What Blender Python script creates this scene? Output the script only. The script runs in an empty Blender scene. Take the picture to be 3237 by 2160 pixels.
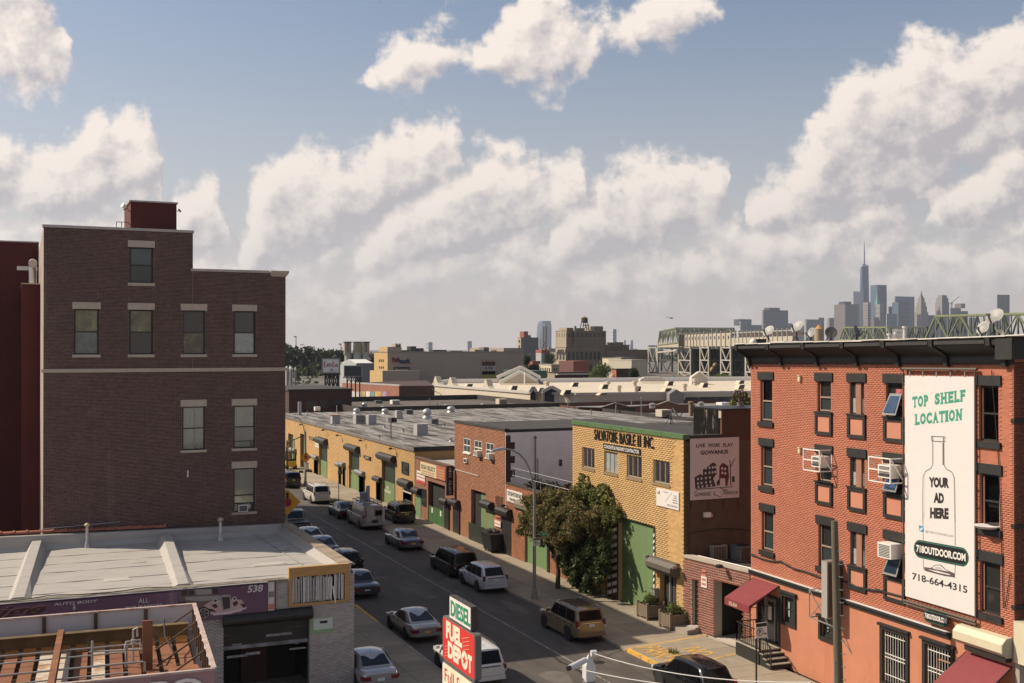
import bpy,math,random
import numpy as np
from mathutils import Vector,Matrix
random.seed(7);RNG=np.random.default_rng(7)
S=bpy.context.scene
COL=S.collection
R=math.radians
# -- camera
CAM_H=15.5
YAW=math.atan(1130/2570.) # camera looks this far to the right of the street
PITCH=math.atan(22/3540.)
FOC=3540.;CXP,CYP=1618.5,1080.
cam_d=bpy.data.cameras.new('camera');cam=bpy.data.objects.new('camera',cam_d);COL.objects.link(cam)
cam.location=(0,0,CAM_H);cam.rotation_euler=(R(90)+PITCH,0,-YAW)
cam_d.sensor_width=36;cam_d.lens=FOC/3237*36;cam_d.clip_start=.5;cam_d.clip_end=40000
S.camera=cam
# -- light
SUN_DIR=Vector((-18.35,12.0,19.8)).normalized() # towards the sun
sun_d=bpy.data.lights.new('sun','SUN');sun=bpy.data.objects.new('sun',sun_d);COL.objects.link(sun)
sun_d.energy=3.25;sun_d.angle=R(.55);sun_d.color=(1,.87,.69)
sun.rotation_euler=SUN_DIR.to_track_quat('Z','Y').to_euler();sun.location=(-60,40,80)
S.view_settings.view_transform='Standard';S.view_settings.look='None'
S.view_settings.exposure=.86;S.view_settings.gamma=1;S.view_settings.use_curve_mapping=False
S.render.engine='CYCLES'
W=bpy.data.worlds.new('World');S.world=W;W.use_nodes=True
def build_sky():
 nt=W.node_tree;N=nt.nodes;L=nt.links;N.clear()
 def nd(tree,t,**k):
  n=tree.nodes.new(t)
  for a,v in k.items():setattr(n,a,v)
  return n
 def m(tree,op,a,b=None,c=None,clamp=False):
  n=tree.nodes.new('ShaderNodeMath');n.operation=op;n.use_clamp=clamp
  for i,v in enumerate((a,b,c)):
   if v is None:continue
   if isinstance(v,(int,float)):n.inputs[i].default_value=v
   else:tree.links.new(v,n.inputs[i])
  return n.outputs[0]
  # cloud banks by compass direction: upper and lower outline of each bank as curves (x, y in tenths of a degree-like units)
 X0,X1,YA_,YB_=-200.,2550.,720.,-180.
 BANKS=[
 ([(-200,300),(0,308),(60,330),(130,332),(200,300),(260,255),(310,270),(350,335),(375,430),(400,560),(780,600),(820,555),(880,485),(950,445),(1010,415),(1060,372),(1130,346),(1200,350),(1260,385),(1310,362),(1345,430),(1370,600),(1700,560),(1732,445),(1790,395),(1850,335),(1880,270),(1930,215),(1980,160),(2050,130),(2100,100),(2160,88),(2200,100),(2260,90),(2310,62),(2350,50),(2550,20)],
 [(-200,480),(0,450),(120,470),(250,440),(340,400),(380,430),(400,500),(780,560),(830,605),(950,590),(1080,560),(1180,520),(1270,470),(1340,420),(1370,500),(1700,500),(1760,520),(1850,500),(1950,480),(2050,450),(2150,395),(2230,335),(2350,300),(2550,270)]),
 ([(-200,620),(370,470),(420,420),(470,405),(510,450),(535,560),(560,520),(590,430),(640,375),(690,345),(760,358),(830,340),(880,308),(940,280),(1000,276),(1040,310),(1065,400),(1085,600),(1240,600),(1270,520),(1330,465),(1390,392),(1450,368),(1520,378),(1590,357),(1650,366),(1685,405),(1705,560),(2080,560),(2130,455),(2180,392),(2230,378),(2270,350),(2295,300),(2350,285),(2550,250)],
 [(-200,600),(370,520),(430,560),(500,545),(535,540),(560,610),(650,590),(760,545),(850,490),(930,430),(1000,390),(1050,360),(1085,450),(1240,540),(1270,575),(1380,580),(1480,555),(1580,515),(1660,460),(1690,420),(1705,450),(2080,480),(2130,490),(2200,500),(2280,470),(2350,440),(2550,420)]),
 ([(-200,-180),(0,-180),(90,-60),(150,20),(172,110),(190,220),(230,400),(700,300),(840,205),(862,150),(900,112),(960,76),(1010,56),(1050,75),(1078,105),(1120,62),(1180,20),(1230,-5),(1290,5),(1350,30),(1400,48),(1430,45),(1460,10),(1500,-20),(1600,-20),(1640,30),(1660,110),(1720,300),(2550,300)],
 [(-200,180),(0,190),(60,203),(130,195),(165,160),(190,100),(230,60),(700,100),(840,160),(862,182),(950,172),(1050,138),(1120,150),(1200,172),(1310,182),(1345,152),(1365,90),(1420,66),(1470,68),(1530,74),(1600,48),(1640,20),(1660,-60),(1720,-100),(2550,-100)]),
 ([(-200,520),(0,500),(300,500),(450,520),(560,620),(800,640),(850,600),(1000,575),(1100,540),(1230,520),(1300,590),(1400,600),(1500,590),(1600,540),(1700,500),(1800,520),(1900,500),(2000,440),(2100,520),(2200,540),(2350,480),(2550,480)],
 [(-200,690),(500,690),(800,700),(1000,660),(1200,650),(1400,690),(1600,660),(1800,640),(2000,600),(2200,650),(2550,640)])]
 g=bpy.data.node_groups.new('cloud_density','ShaderNodeTree')
 g.interface.new_socket('Vector',in_out='INPUT',socket_type='NodeSocketVector')
 g.interface.new_socket('Density',in_out='OUTPUT',socket_type='NodeSocketFloat')
 g.interface.new_socket('Depth',in_out='OUTPUT',socket_type='NodeSocketFloat')
 gi=nd(g,'NodeGroupInput');go=nd(g,'NodeGroupOutput')
 wn=nd(g,'ShaderNodeTexNoise');wn.inputs['Scale'].default_value=11;wn.inputs['Detail'].default_value=6;wn.inputs['Roughness'].default_value=.62
 g.links.new(gi.outputs[0],wn.inputs['Vector'])
 ws=nd(g,'ShaderNodeVectorMath',operation='SUBTRACT');g.links.new(wn.outputs['Color'],ws.inputs[0]);ws.inputs[1].default_value=(.5,.5,.5)
 wm=nd(g,'ShaderNodeVectorMath',operation='SCALE');g.links.new(ws.outputs[0],wm.inputs[0]);wm.inputs['Scale'].default_value=.05
 wa=nd(g,'ShaderNodeVectorMath',operation='ADD');g.links.new(gi.outputs[0],wa.inputs[0]);g.links.new(wm.outputs[0],wa.inputs[1])
 sx=nd(g,'ShaderNodeSeparateXYZ');g.links.new(wa.outputs[0],sx.inputs[0])
 xx=m(g,'MULTIPLY_ADD',sx.outputs[0],2570/(X1-X0),(1175-X0)/(X1-X0),clamp=True)
 yy=m(g,'MULTIPLY_ADD',sx.outputs[1],2570/(YA_-YB_),(YA_-800)/(YA_-YB_))
 def curve(pts):
  n=nd(g,'ShaderNodeFloatCurve');cv=n.mapping.curves[0]
  P=[((x-X0)/(X1-X0),(YA_-y)/(YA_-YB_))for x,y in pts]
  cv.points[0].location=P[0];cv.points[1].location=P[-1]
  for p in P[1:-1]:cv.points.new(*p)
  n.mapping.update();g.links.new(xx,n.inputs[1]);return n.outputs[0]
 k=(YA_-YB_)/70.
 fld=dep=None
 for i,(tp,bt)in enumerate(BANKS):
  kk=k*(.55 if i==3 else 1);t_=m(g,'MULTIPLY',m(g,'SUBTRACT',curve(tp),yy),kk);b_=m(g,'MULTIPLY',m(g,'SUBTRACT',m(g,'ADD',yy,.045 if i in(0,1)else 0.),curve(bt)),kk*(.8 if i in(0,1)else.9));f_=m(g,'MINIMUM',t_,b_)
  if i==3:f_=m(g,'MINIMUM',f_,.4)
  inside=m(g,'MULTIPLY',f_,4,clamp=True);q_=m(g,'MULTIPLY',m(g,'MINIMUM',t_,5),inside)
  fld=f_ if fld is None else m(g,'SMOOTH_MAX',fld,f_,.15);dep=q_ if dep is None else(m(g,'MAXIMUM',dep,q_)if i==1 else dep)
 fld=m(g,'MINIMUM',m(g,'ADD',fld,.3),1.05);fld=m(g,'MAXIMUM',fld,-1.6)
 # the same sort of sky goes on outside
 far=nd(g,'ShaderNodeTexNoise');far.inputs['Scale'].default_value=3.2;far.inputs['Detail'].default_value=2;g.links.new(gi.outputs[0],far.inputs['Vector'])
 so=nd(g,'ShaderNodeSeparateXYZ');g.links.new(gi.outputs[0],so.inputs[0])
 o1=m(g,'SUBTRACT',m(g,'ABSOLUTE',so.outputs[0]),.52);o2=m(g,'SUBTRACT',so.outputs[1],.36)
 out_=m(g,'MULTIPLY',m(g,'MAXIMUM',o1,o2),6,clamp=True)
 mixf=nd(g,'ShaderNodeMix');g.links.new(out_,mixf.inputs[0]);g.links.new(fld,mixf.inputs[2]);g.links.new(m(g,'MULTIPLY',m(g,'SUBTRACT',far.outputs['Fac'],.58),7),mixf.inputs[3])
 n1=nd(g,'ShaderNodeTexNoise');n1.inputs['Scale'].default_value=26;n1.inputs['Detail'].default_value=11;n1.inputs['Roughness'].default_value=.6
 g.links.new(gi.outputs[0],n1.inputs['Vector'])
 d=m(g,'MULTIPLY_ADD',m(g,'SUBTRACT',n1.outputs['Fac'],.5),3.6,mixf.outputs[0])
 g.links.new(d,go.inputs[0]);g.links.new(dep,go.inputs[1])
 # ---- main tree: direction as (sideways, upwards) per unit along the street's compass heading
 tc=nd(nt,'ShaderNodeTexCoord');nv=nd(nt,'ShaderNodeVectorMath',operation='NORMALIZE');L.new(tc.outputs['Generated'],nv.inputs[0])
 def dot(v):
  n=nd(nt,'ShaderNodeVectorMath',operation='DOT_PRODUCT');L.new(nv.outputs[0],n.inputs[0]);n.inputs[1].default_value=v;return n.outputs['Value']
 fw=m(nt,'MAXIMUM',m(nt,'ABSOLUTE',dot((math.sin(YAW),math.cos(YAW),0))),.12);sd=dot((math.cos(YAW),-math.sin(YAW),0));ez=dot((0,0,1))
 cv=nd(nt,'ShaderNodeCombineXYZ');L.new(m(nt,'DIVIDE',sd,fw),cv.inputs[0]);L.new(m(nt,'DIVIDE',ez,fw),cv.inputs[1])
 def dens(off):
  a=nd(nt,'ShaderNodeVectorMath',operation='ADD');L.new(cv.outputs[0],a.inputs[0]);a.inputs[1].default_value=off
  q=nd(nt,'ShaderNodeGroup');q.node_tree=g;L.new(a.outputs[0],q.inputs[0]);return q.outputs
 d0,depth=dens((0,0,0));d1=dens((-.010,.013,0))[0]
 def sm(v,lo,hi):
  n=nd(nt,'ShaderNodeMapRange',interpolation_type='SMOOTHSTEP');L.new(v,n.inputs[0]);n.inputs[1].default_value=lo;n.inputs[2].default_value=hi;return n.outputs[0]
 mask=sm(d0,-.2,.6)
 dif=m(nt,'SUBTRACT',d0,d1)
 lit=m(nt,'MULTIPLY_ADD',dif,CL_SHADE,.64,clamp=True)
 lit=m(nt,'SUBTRACT',lit,m(nt,'MULTIPLY',sm(depth,.5,3.6),.45),clamp=True)
 cc=nd(nt,'ShaderNodeMix',data_type='RGBA');L.new(lit,cc.inputs[0]);cc.inputs[6].default_value=(*CL_DARK,1);cc.inputs[7].default_value=(*CL_LIT,1)
 sky=nd(nt,'ShaderNodeTexSky',sky_type='NISHITA',sun_disc=False);sky.sun_elevation=math.asin(SUN_DIR.z)
 sky.sun_rotation=math.atan2(SUN_DIR.x,SUN_DIR.y);sky.altitude=20;sky.air_density=1.0;sky.dust_density=1.6;sky.ozone_density=1.4
 sat=nd(nt,'ShaderNodeHueSaturation');sat.inputs['Saturation'].default_value=SKY_SAT;sat.inputs['Value'].default_value=SKY_VAL;L.new(sky.outputs[0],sat.inputs['Color'])
 # thin grey-beige murk towards the horizon
 mk=m(nt,'POWER',m(nt,'SUBTRACT',1,m(nt,'MULTIPLY',m(nt,'ABSOLUTE',ez),MK_K),clamp=True),MK_P)
 mk=m(nt,'MULTIPLY',mk,.95)
 mx0=nd(nt,'ShaderNodeMix',data_type='RGBA');L.new(mk,mx0.inputs[0]);L.new(sat.outputs[0],mx0.inputs[6]);mx0.inputs[7].default_value=(*MK_COL,1)
 fade=m(nt,'SUBTRACT',1,m(nt,'MULTIPLY',m(nt,'POWER',mk,3),.8))
 mm=m(nt,'MULTIPLY',m(nt,'MULTIPLY',mask,.97),fade)
 mx=nd(nt,'ShaderNodeMix',data_type='RGBA');L.new(mm,mx.inputs[0]);L.new(mx0.outputs[2],mx.inputs[6]);L.new(cc.outputs[2],mx.inputs[7])
 bg=nd(nt,'ShaderNodeBackground');L.new(mx.outputs[2],bg.inputs[0]);bg.inputs[1].default_value=.1
 ow=nd(nt,'ShaderNodeOutputWorld');L.new(bg.outputs[0],ow.inputs[0])
HAZE=6.5e-5
CL_SHADE=.80;CL_DARK=(2.85,2.65,2.75);CL_LIT=(5.7,5.05,4.5);SKY_SAT=.95;SKY_VAL=.575;MK_K=2.9;MK_P=1.8;MK_COL=(4.15,3.6,3.28)
build_sky()
# -- seeing along the photograph's lines of sight: pixel -> point on a real plane
FR=dict(S=(0,0,1),A=(880,1240,.25506),B=(1380,1280,.33167),C=(1780,1260,.28058),D=(880,1500,.2934),E=(1080,1760,.29787),F=(1600,1600,.35714),G=(2320,1060,.36988),H=(2700,1060,.36983),I=(2320,1600,.35714),J=(2700,1600,.35705),K=(2200,740,.44128),L=(0,580,.43359),N=(0,1200,.40426),O=(0,1620,.48936),Q=(880,980,.34894),R=(1600,980,.34894),T=(2060,1000,.15319),U=(2560,980,.28809),Z=(0,0,1.37745))
def ray(f,x,y):
 o=FR[f];a=(o[0]+x*o[2]-CXP)/FOC;b=-(o[1]+y*o[2]-CYP)/FOC
 fw=math.cos(PITCH)-b*math.sin(PITCH);up=math.sin(PITCH)+b*math.cos(PITCH)
 return(a*math.cos(YAW)+fw*math.sin(YAW),-a*math.sin(YAW)+fw*math.cos(YAW),up)
def onZ(f,x,y,z=0.):
 r=ray(f,x,y);t=(z-CAM_H)/r[2];return Vector((r[0]*t,r[1]*t,z))
def onX(f,x,y,X):
 r=ray(f,x,y);t=X/r[0];return Vector((X,r[1]*t,CAM_H+r[2]*t))
def onY(f,x,y,Y):
 r=ray(f,x,y);t=Y/r[1];return Vector((r[0]*t,Y,CAM_H+r[2]*t))
def onD(f,x,y,d):
 r=ray(f,x,y);return Vector((r[0]*d,r[1]*d,CAM_H+r[2]*d))
 # -- materials
MATS={}
def mat(name,rgb,rough=.8,var=.0,scale=2.,stretch=(1,1,1),island=0.,objr=0.,bump=0.,bscale=30.,metal=0.,spec=.5,spots=None,emit=None,coat=0.,detail=5,streak=None):
 if name in MATS:return MATS[name]
 m=bpy.data.materials.new(name);m.use_nodes=True;nt=m.node_tree;N=nt.nodes;L=nt.links
 p=N['Principled BSDF'];p.inputs['Roughness'].default_value=rough;p.inputs['Metallic'].default_value=metal
 p.inputs['Specular IOR Level'].default_value=spec;p.inputs['Coat Weight'].default_value=coat
 p.inputs['Base Color'].default_value=(*rgb,1)
 if emit:p.inputs['Emission Color'].default_value=(*emit[:3],1);p.inputs['Emission Strength'].default_value=emit[3]
 tc=None
 def coord(st):
  nonlocal tc
  if tc is None:tc=N.new('ShaderNodeTexCoord')
  mp=N.new('ShaderNodeMapping');mp.inputs['Scale'].default_value=st;L.new(tc.outputs['Object'],mp.inputs['Vector']);return mp.outputs[0]
 col=None
 def rgbn():
  c=N.new('ShaderNodeRGB');c.outputs[0].default_value=(*rgb,1);return c.outputs[0]
 def mixm(fac,a,b,mode='MIX'):
  x=N.new('ShaderNodeMix');x.data_type='RGBA';x.blend_type=mode;x.clamp_result=True
  for s,v in((0,fac),(6,a),(7,b)):
   if isinstance(v,(int,float)):x.inputs[s].default_value=v
   elif isinstance(v,tuple):x.inputs[s].default_value=(*v,1)if len(v)==3 else v
   else:L.new(v,x.inputs[s])
  return x.outputs[2]
 def scalecol(c,src,lo,hi): # multiply colour by map(src 0..1 -> lo..hi)
  r=N.new('ShaderNodeMapRange');L.new(src,r.inputs[0]);r.inputs[3].default_value=lo;r.inputs[4].default_value=hi
  v=N.new('ShaderNodeVectorMath');v.operation='SCALE';L.new(c,v.inputs[0]);L.new(r.outputs[0],v.inputs['Scale']);return v.outputs[0]
 if var or island or objr or spots or streak:col=rgbn()
 if var:
  n=N.new('ShaderNodeTexNoise');n.inputs['Scale'].default_value=scale;n.inputs['Detail'].default_value=detail;n.inputs['Roughness'].default_value=.65
  L.new(coord(stretch),n.inputs['Vector'])
  r=N.new('ShaderNodeMapRange');L.new(n.outputs['Fac'],r.inputs[0]);r.inputs[1].default_value=.25;r.inputs[2].default_value=.75
  col=scalecol(col,r.outputs[0],1-var,1+var)
 if island:
  g=N.new('ShaderNodeNewGeometry');col=scalecol(col,g.outputs['Random Per Island'],1-island,1+island)
 if objr:
  g=N.new('ShaderNodeObjectInfo');col=scalecol(col,g.outputs['Random'],1-objr,1+objr)
 for(k,st)in((spots,None),(streak,1)):
  if not k:continue
  crgb,sc,thr,amt=k[:4]
  n=N.new('ShaderNodeTexNoise');n.inputs['Scale'].default_value=sc;n.inputs['Detail'].default_value=6;n.inputs['Roughness'].default_value=.7
  L.new(coord(k[4]if len(k)>4 else stretch),n.inputs['Vector'])
  r=N.new('ShaderNodeMapRange');L.new(n.outputs['Fac'],r.inputs[0]);r.inputs[1].default_value=thr;r.inputs[2].default_value=thr+.12;r.inputs[4].default_value=amt
  col=mixm(r.outputs[0],col,crgb)
 if col is not None:L.new(col,p.inputs['Base Color'])
 if bump:
  n=N.new('ShaderNodeTexNoise');n.inputs['Scale'].default_value=bscale;n.inputs['Detail'].default_value=4;L.new(coord(stretch),n.inputs['Vector'])
  b=N.new('ShaderNodeBump');b.inputs['Strength'].default_value=bump;b.inputs['Distance'].default_value=.02;L.new(n.outputs['Fac'],b.inputs['Height']);L.new(b.outputs[0],p.inputs['Normal'])
 MATS[name]=m;return m
def glass(name,rgb,alpha): # thin clear pane: see-through plus mirror
 if name in MATS:return MATS[name]
 m=bpy.data.materials.new(name);m.use_nodes=True;nt=m.node_tree;N=nt.nodes;L=nt.links;N.clear()
 t=N.new('ShaderNodeBsdfTransparent');t.inputs[0].default_value=(*rgb,1);g=N.new('ShaderNodeBsdfGlossy');g.inputs['Roughness'].default_value=.03
 f=N.new('ShaderNodeFresnel');f.inputs[0].default_value=1.5;x=N.new('ShaderNodeMixShader');o=N.new('ShaderNodeOutputMaterial')
 a=N.new('ShaderNodeMath');a.operation='MULTIPLY_ADD';L.new(f.outputs[0],a.inputs[0]);a.inputs[1].default_value=1-alpha;a.inputs[2].default_value=alpha
 L.new(a.outputs[0],x.inputs[0]);L.new(t.outputs[0],x.inputs[1]);L.new(g.outputs[0],x.inputs[2]);L.new(x.outputs[0],o.inputs[0]);MATS[name]=m;return m
M=MATS
RU=random.uniform
# -- mesh building
class FXp: # wall plane X = const seen from the street: U is the y coordinate, D comes out towards -x
 def __init__(s,X):s.X=X
 def p(s,u,z,d=0.):return(s.X-d,u,z)
 ud=(0,-1,0);n=(-1,0,0)
class FYp: # wall plane Y = const facing the camera: U is x, D comes out towards -y
 def __init__(s,Y):s.Y=Y
 def p(s,u,z,d=0.):return(u,s.Y-d,z)
 ud=(1,0,0);n=(0,-1,0)
class MB:
 def __init__(s):s.v=[];s.f=[]
 def quad(s,a,b,c,d):i=len(s.v);s.v+=[tuple(a),tuple(b),tuple(c),tuple(d)];s.f.append((i,i+1,i+2,i+3));return s
 def poly(s,pts):i=len(s.v);s.v+=[tuple(p)for p in pts];s.f.append(tuple(range(i,i+len(pts))));return s
 def hexa(s,q): # 8 corners: bottom 4, top 4
  i=len(s.v);s.v+=[tuple(p)for p in q]
  s.f+=[(i+3,i+2,i+1,i),(i+4,i+5,i+6,i+7)]+[(i+k,i+(k+1)%4,i+4+(k+1)%4,i+4+k)for k in range(4)];return s
 def box(s,x0,x1,y0,y1,z0,z1):return s.hexa([(x0,y0,z0),(x1,y0,z0),(x1,y1,z0),(x0,y1,z0),(x0,y0,z1),(x1,y0,z1),(x1,y1,z1),(x0,y1,z1)])
 def fb(s,F,u0,u1,z0,z1,d0,d1):
  return s.hexa([F.p(u0,z0,d1),F.p(u1,z0,d1),F.p(u1,z0,d0),F.p(u0,z0,d0),F.p(u0,z1,d1),F.p(u1,z1,d1),F.p(u1,z1,d0),F.p(u0,z1,d0)])
 def frame(s,F,u0,u1,z0,z1,w,d0,d1): # four bars round an opening
  if u0>u1:u0,u1=u1,u0
  s.fb(F,u0,u0+w,z0,z1,d0,d1);s.fb(F,u1-w,u1,z0,z1,d0,d1);s.fb(F,u0+w,u1-w,z0,z0+w,d0,d1);s.fb(F,u0+w,u1-w,z1-w,z1,d0,d1);return s
 def pm(s,pts,ex): # planar polygon pts swept along the vector ex
  i=len(s.v);n=len(pts);s.v+=[tuple(p)for p in pts];s.v+=[tuple(Vector(p)+Vector(ex))for p in pts]
  s.f+=[tuple(range(i+n-1,i-1,-1)),tuple(range(i+n,i+2*n))]+[(i+k,i+(k+1)%n,i+n+(k+1)%n,i+n+k)for k in range(n)];return s
 def tube(s,pts,r,seg=8,r2=None,cap=True):
  pts=[Vector(p)for p in pts];n=len(pts);i0=len(s.v);up=None
  for k,p in enumerate(pts):
   d=(pts[min(k+1,n-1)]-pts[max(k-1,0)]).normalized()
   a=(Vector((0,0,1))if abs(d.z)<.95 else Vector((1,0,0))).cross(d).normalized()
   if up is not None and a.dot(up)<0:a=-a
   up=a
   b=d.cross(a);rr=r if r2 is None else r+(r2-r)*k/(n-1)
   for j in range(seg):
    t=2*math.pi*j/seg;s.v.append(tuple(p+a*(math.cos(t)*rr)+b*(math.sin(t)*rr)))
  for k in range(n-1):
   for j in range(seg):s.f.append((i0+k*seg+j,i0+k*seg+(j+1)%seg,i0+(k+1)*seg+(j+1)%seg,i0+(k+1)*seg+j))
  if cap:s.f.append(tuple(range(i0+seg-1,i0-1,-1)));s.f.append(tuple(range(i0+(n-1)*seg,i0+n*seg)))
  return s
 def bar(s,a,b,w,h=None): # square bar between two points
  a=Vector(a);b=Vector(b);d=(b-a).normalized();u=(Vector((0,0,1))if abs(d.z)<.9 else Vector((1,0,0))).cross(d).normalized();v=d.cross(u)
  h=h or w;q=[]
  for p in(a,b):q+=[p-u*w/2-v*h/2,p+u*w/2-v*h/2,p+u*w/2+v*h/2,p-u*w/2+v*h/2]
  return s.hexa(q)
 def la(s,prof,seg=16,o=(0,0,0),mt=None): # profile (r, z) round the z axis
  i0=len(s.v);n=len(prof);mt=mt or Matrix.Identity(4)
  for r,z in prof:
   for j in range(seg):
    t=2*math.pi*j/seg;s.v.append(tuple(mt@Vector((r*math.cos(t),r*math.sin(t),z))+Vector(o)))
  for k in range(n-1):
   for j in range(seg):s.f.append((i0+k*seg+j,i0+k*seg+(j+1)%seg,i0+(k+1)*seg+(j+1)%seg,i0+(k+1)*seg+j))
  s.f.append(tuple(range(i0+seg-1,i0-1,-1)));s.f.append(tuple(range(i0+(n-1)*seg,i0+n*seg)));return s
 def wall(s,F,u0,u1,z0,z1,holes=(),reveal=.2): # flat wall with rectangular openings and their reveals
  us=sorted({u0,u1,*[h[0]for h in holes],*[h[1]for h in holes]});zs=sorted({z0,z1,*[h[2]for h in holes],*[h[3]for h in holes]})
  us=[u for u in us if u0<=u<=u1];zs=[z for z in zs if z0<=z<=z1]
  for a,b in zip(us,us[1:]):
   for c,d in zip(zs,zs[1:]):
    mu,mz=(a+b)/2,(c+d)/2
    if any(h[0]<mu<h[1]and h[2]<mz<h[3]for h in holes):continue
    s.quad(F.p(a,c),F.p(b,c),F.p(b,d),F.p(a,d))
  for h in holes:
   a,b,c,d=h[:4];r=-reveal
   s.quad(F.p(a,c),F.p(a,c,r),F.p(a,d,r),F.p(a,d));s.quad(F.p(b,c),F.p(b,c,r),F.p(b,d,r),F.p(b,d))
   s.quad(F.p(a,c),F.p(b,c),F.p(b,c,r),F.p(a,c,r));s.quad(F.p(a,d),F.p(b,d),F.p(b,d,r),F.p(a,d,r))
  return s
 def mesh(s,name,m=None,sm=None,off=None):
  me=bpy.data.meshes.new(name)
  v=np.array(s.v,dtype=np.float32)
  if off is not None:v=v-np.array(off,dtype=np.float32)
  me.from_pydata(v.tolist()if len(v)else[],[],s.f)
  if m:me.materials.append(m)
  if sm is not None:
   me.polygons.foreach_set('use_smooth',np.ones(len(me.polygons),dtype=bool));me.set_sharp_from_angle(angle=R(sm))
  me.update();return me
 def B(s,name,m,parent=None,sm=None,kind=None,world=True):
  off=ORIG.get(parent.name)if(parent is not None and world)else None
  return link(name,s.mesh(name,m,sm,off),parent,kind)
ORIG={} # where each unrotated thing's own origin stands, so its parts can be written in world metres
def link(name,me,parent=None,kind=None,loc=None):
 o=bpy.data.objects.new(name,me);COL.objects.link(o)
 if parent is not None:
  o.parent=parent
  if parent.name in ORIG:ORIG[o.name]=ORIG[parent.name]if loc is None else ORIG[parent.name]
 if loc is not None:o.location=loc
 if kind:o['kind']=kind
 return o
def tag(o,label,cat,group=None):
 o['label']=label;o['category']=cat
 if group:o['group']=group
 return o
def tg(name,label,cat,loc=(0,0,0),rz=0.,group=None):
 o=bpy.data.objects.new(name,None);COL.objects.link(o);o.location=loc;o.rotation_euler=(0,0,rz);o.empty_display_size=.2
 ORIG[o.name]=tuple(loc)if rz==0 else(0,0,0)
 return tag(o,label,cat,group)
def solo(mb,name,m,label,cat,group=None,sm=None,loc=None): # a thing that is one mesh, written in world metres; its origin goes to its foot
 v=np.array(mb.v);c=tuple(loc)if loc is not None else(float(v[:,0].mean()),float(v[:,1].mean()),float(v[:,2].min()))
 o=link(name,mb.mesh(name,m,sm,c));o.location=c;ORIG[o.name]=c
 return tag(o,label,cat,group)
def struct(mb,name,m,sm=None):
 o=link(name,mb.mesh(name,m,sm));o['kind']='structure';return o
 # -- lettering
TXT={}
def text_mesh(s,bold=0.,shear=0.,ext=.01):
 k=(s,bold,shear,ext)
 if k in TXT:return TXT[k]
 cu=bpy.data.curves.new('lettering','FONT');cu.body=s;cu.size=1;cu.offset=bold;cu.shear=shear;cu.extrude=ext;cu.resolution_u=3;cu.fill_mode='FRONT' if ext==0 else 'BOTH'
 cu.align_x='LEFT'
 o=bpy.data.objects.new('lettering',cu);me=bpy.data.meshes.new_from_object(o)
 n=len(me.vertices);v=np.empty(n*3,dtype=np.float32);me.vertices.foreach_get('co',v);v=v.reshape(-1,3)
 f=[tuple(p.vertices)for p in me.polygons]
 bpy.data.objects.remove(o);bpy.data.curves.remove(cu);bpy.data.meshes.remove(me)
 TXT[k]=(v,f);return TXT[k]
def text(s,m,parent,p0,ud,vd,width,height,bold=0.,shear=0.,ext=.004,name='lettering',lift=.004,world=True):
 """fit the words into width x height with the lower left corner p0, along ud and up vd"""
 v,f=text_mesh(s,bold,shear,.01)
 lo=v.min(0);hi=v.max(0);ud=np.array(Vector(ud).normalized());vd=np.array(Vector(vd).normalized());nn=np.cross(ud,vd)
 q=(v-lo)/np.maximum(hi-lo,1e-6)
 P=np.array(p0)+np.outer(q[:,0]*width,ud)+np.outer(q[:,1]*height,vd)+np.outer(q[:,2]*ext+lift,nn)
 b=MB();b.v=[tuple(x)for x in P];b.f=f
 return b.B(name,m,parent,world=world)
def ft(s,m,parent,F,u,z,width,height,d=.0,**k): # on a wall frame; u is the left end as seen
 return text(s,m,parent,F.p(u,z,d),F.ud,(0,0,1),width,height,**k)
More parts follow.
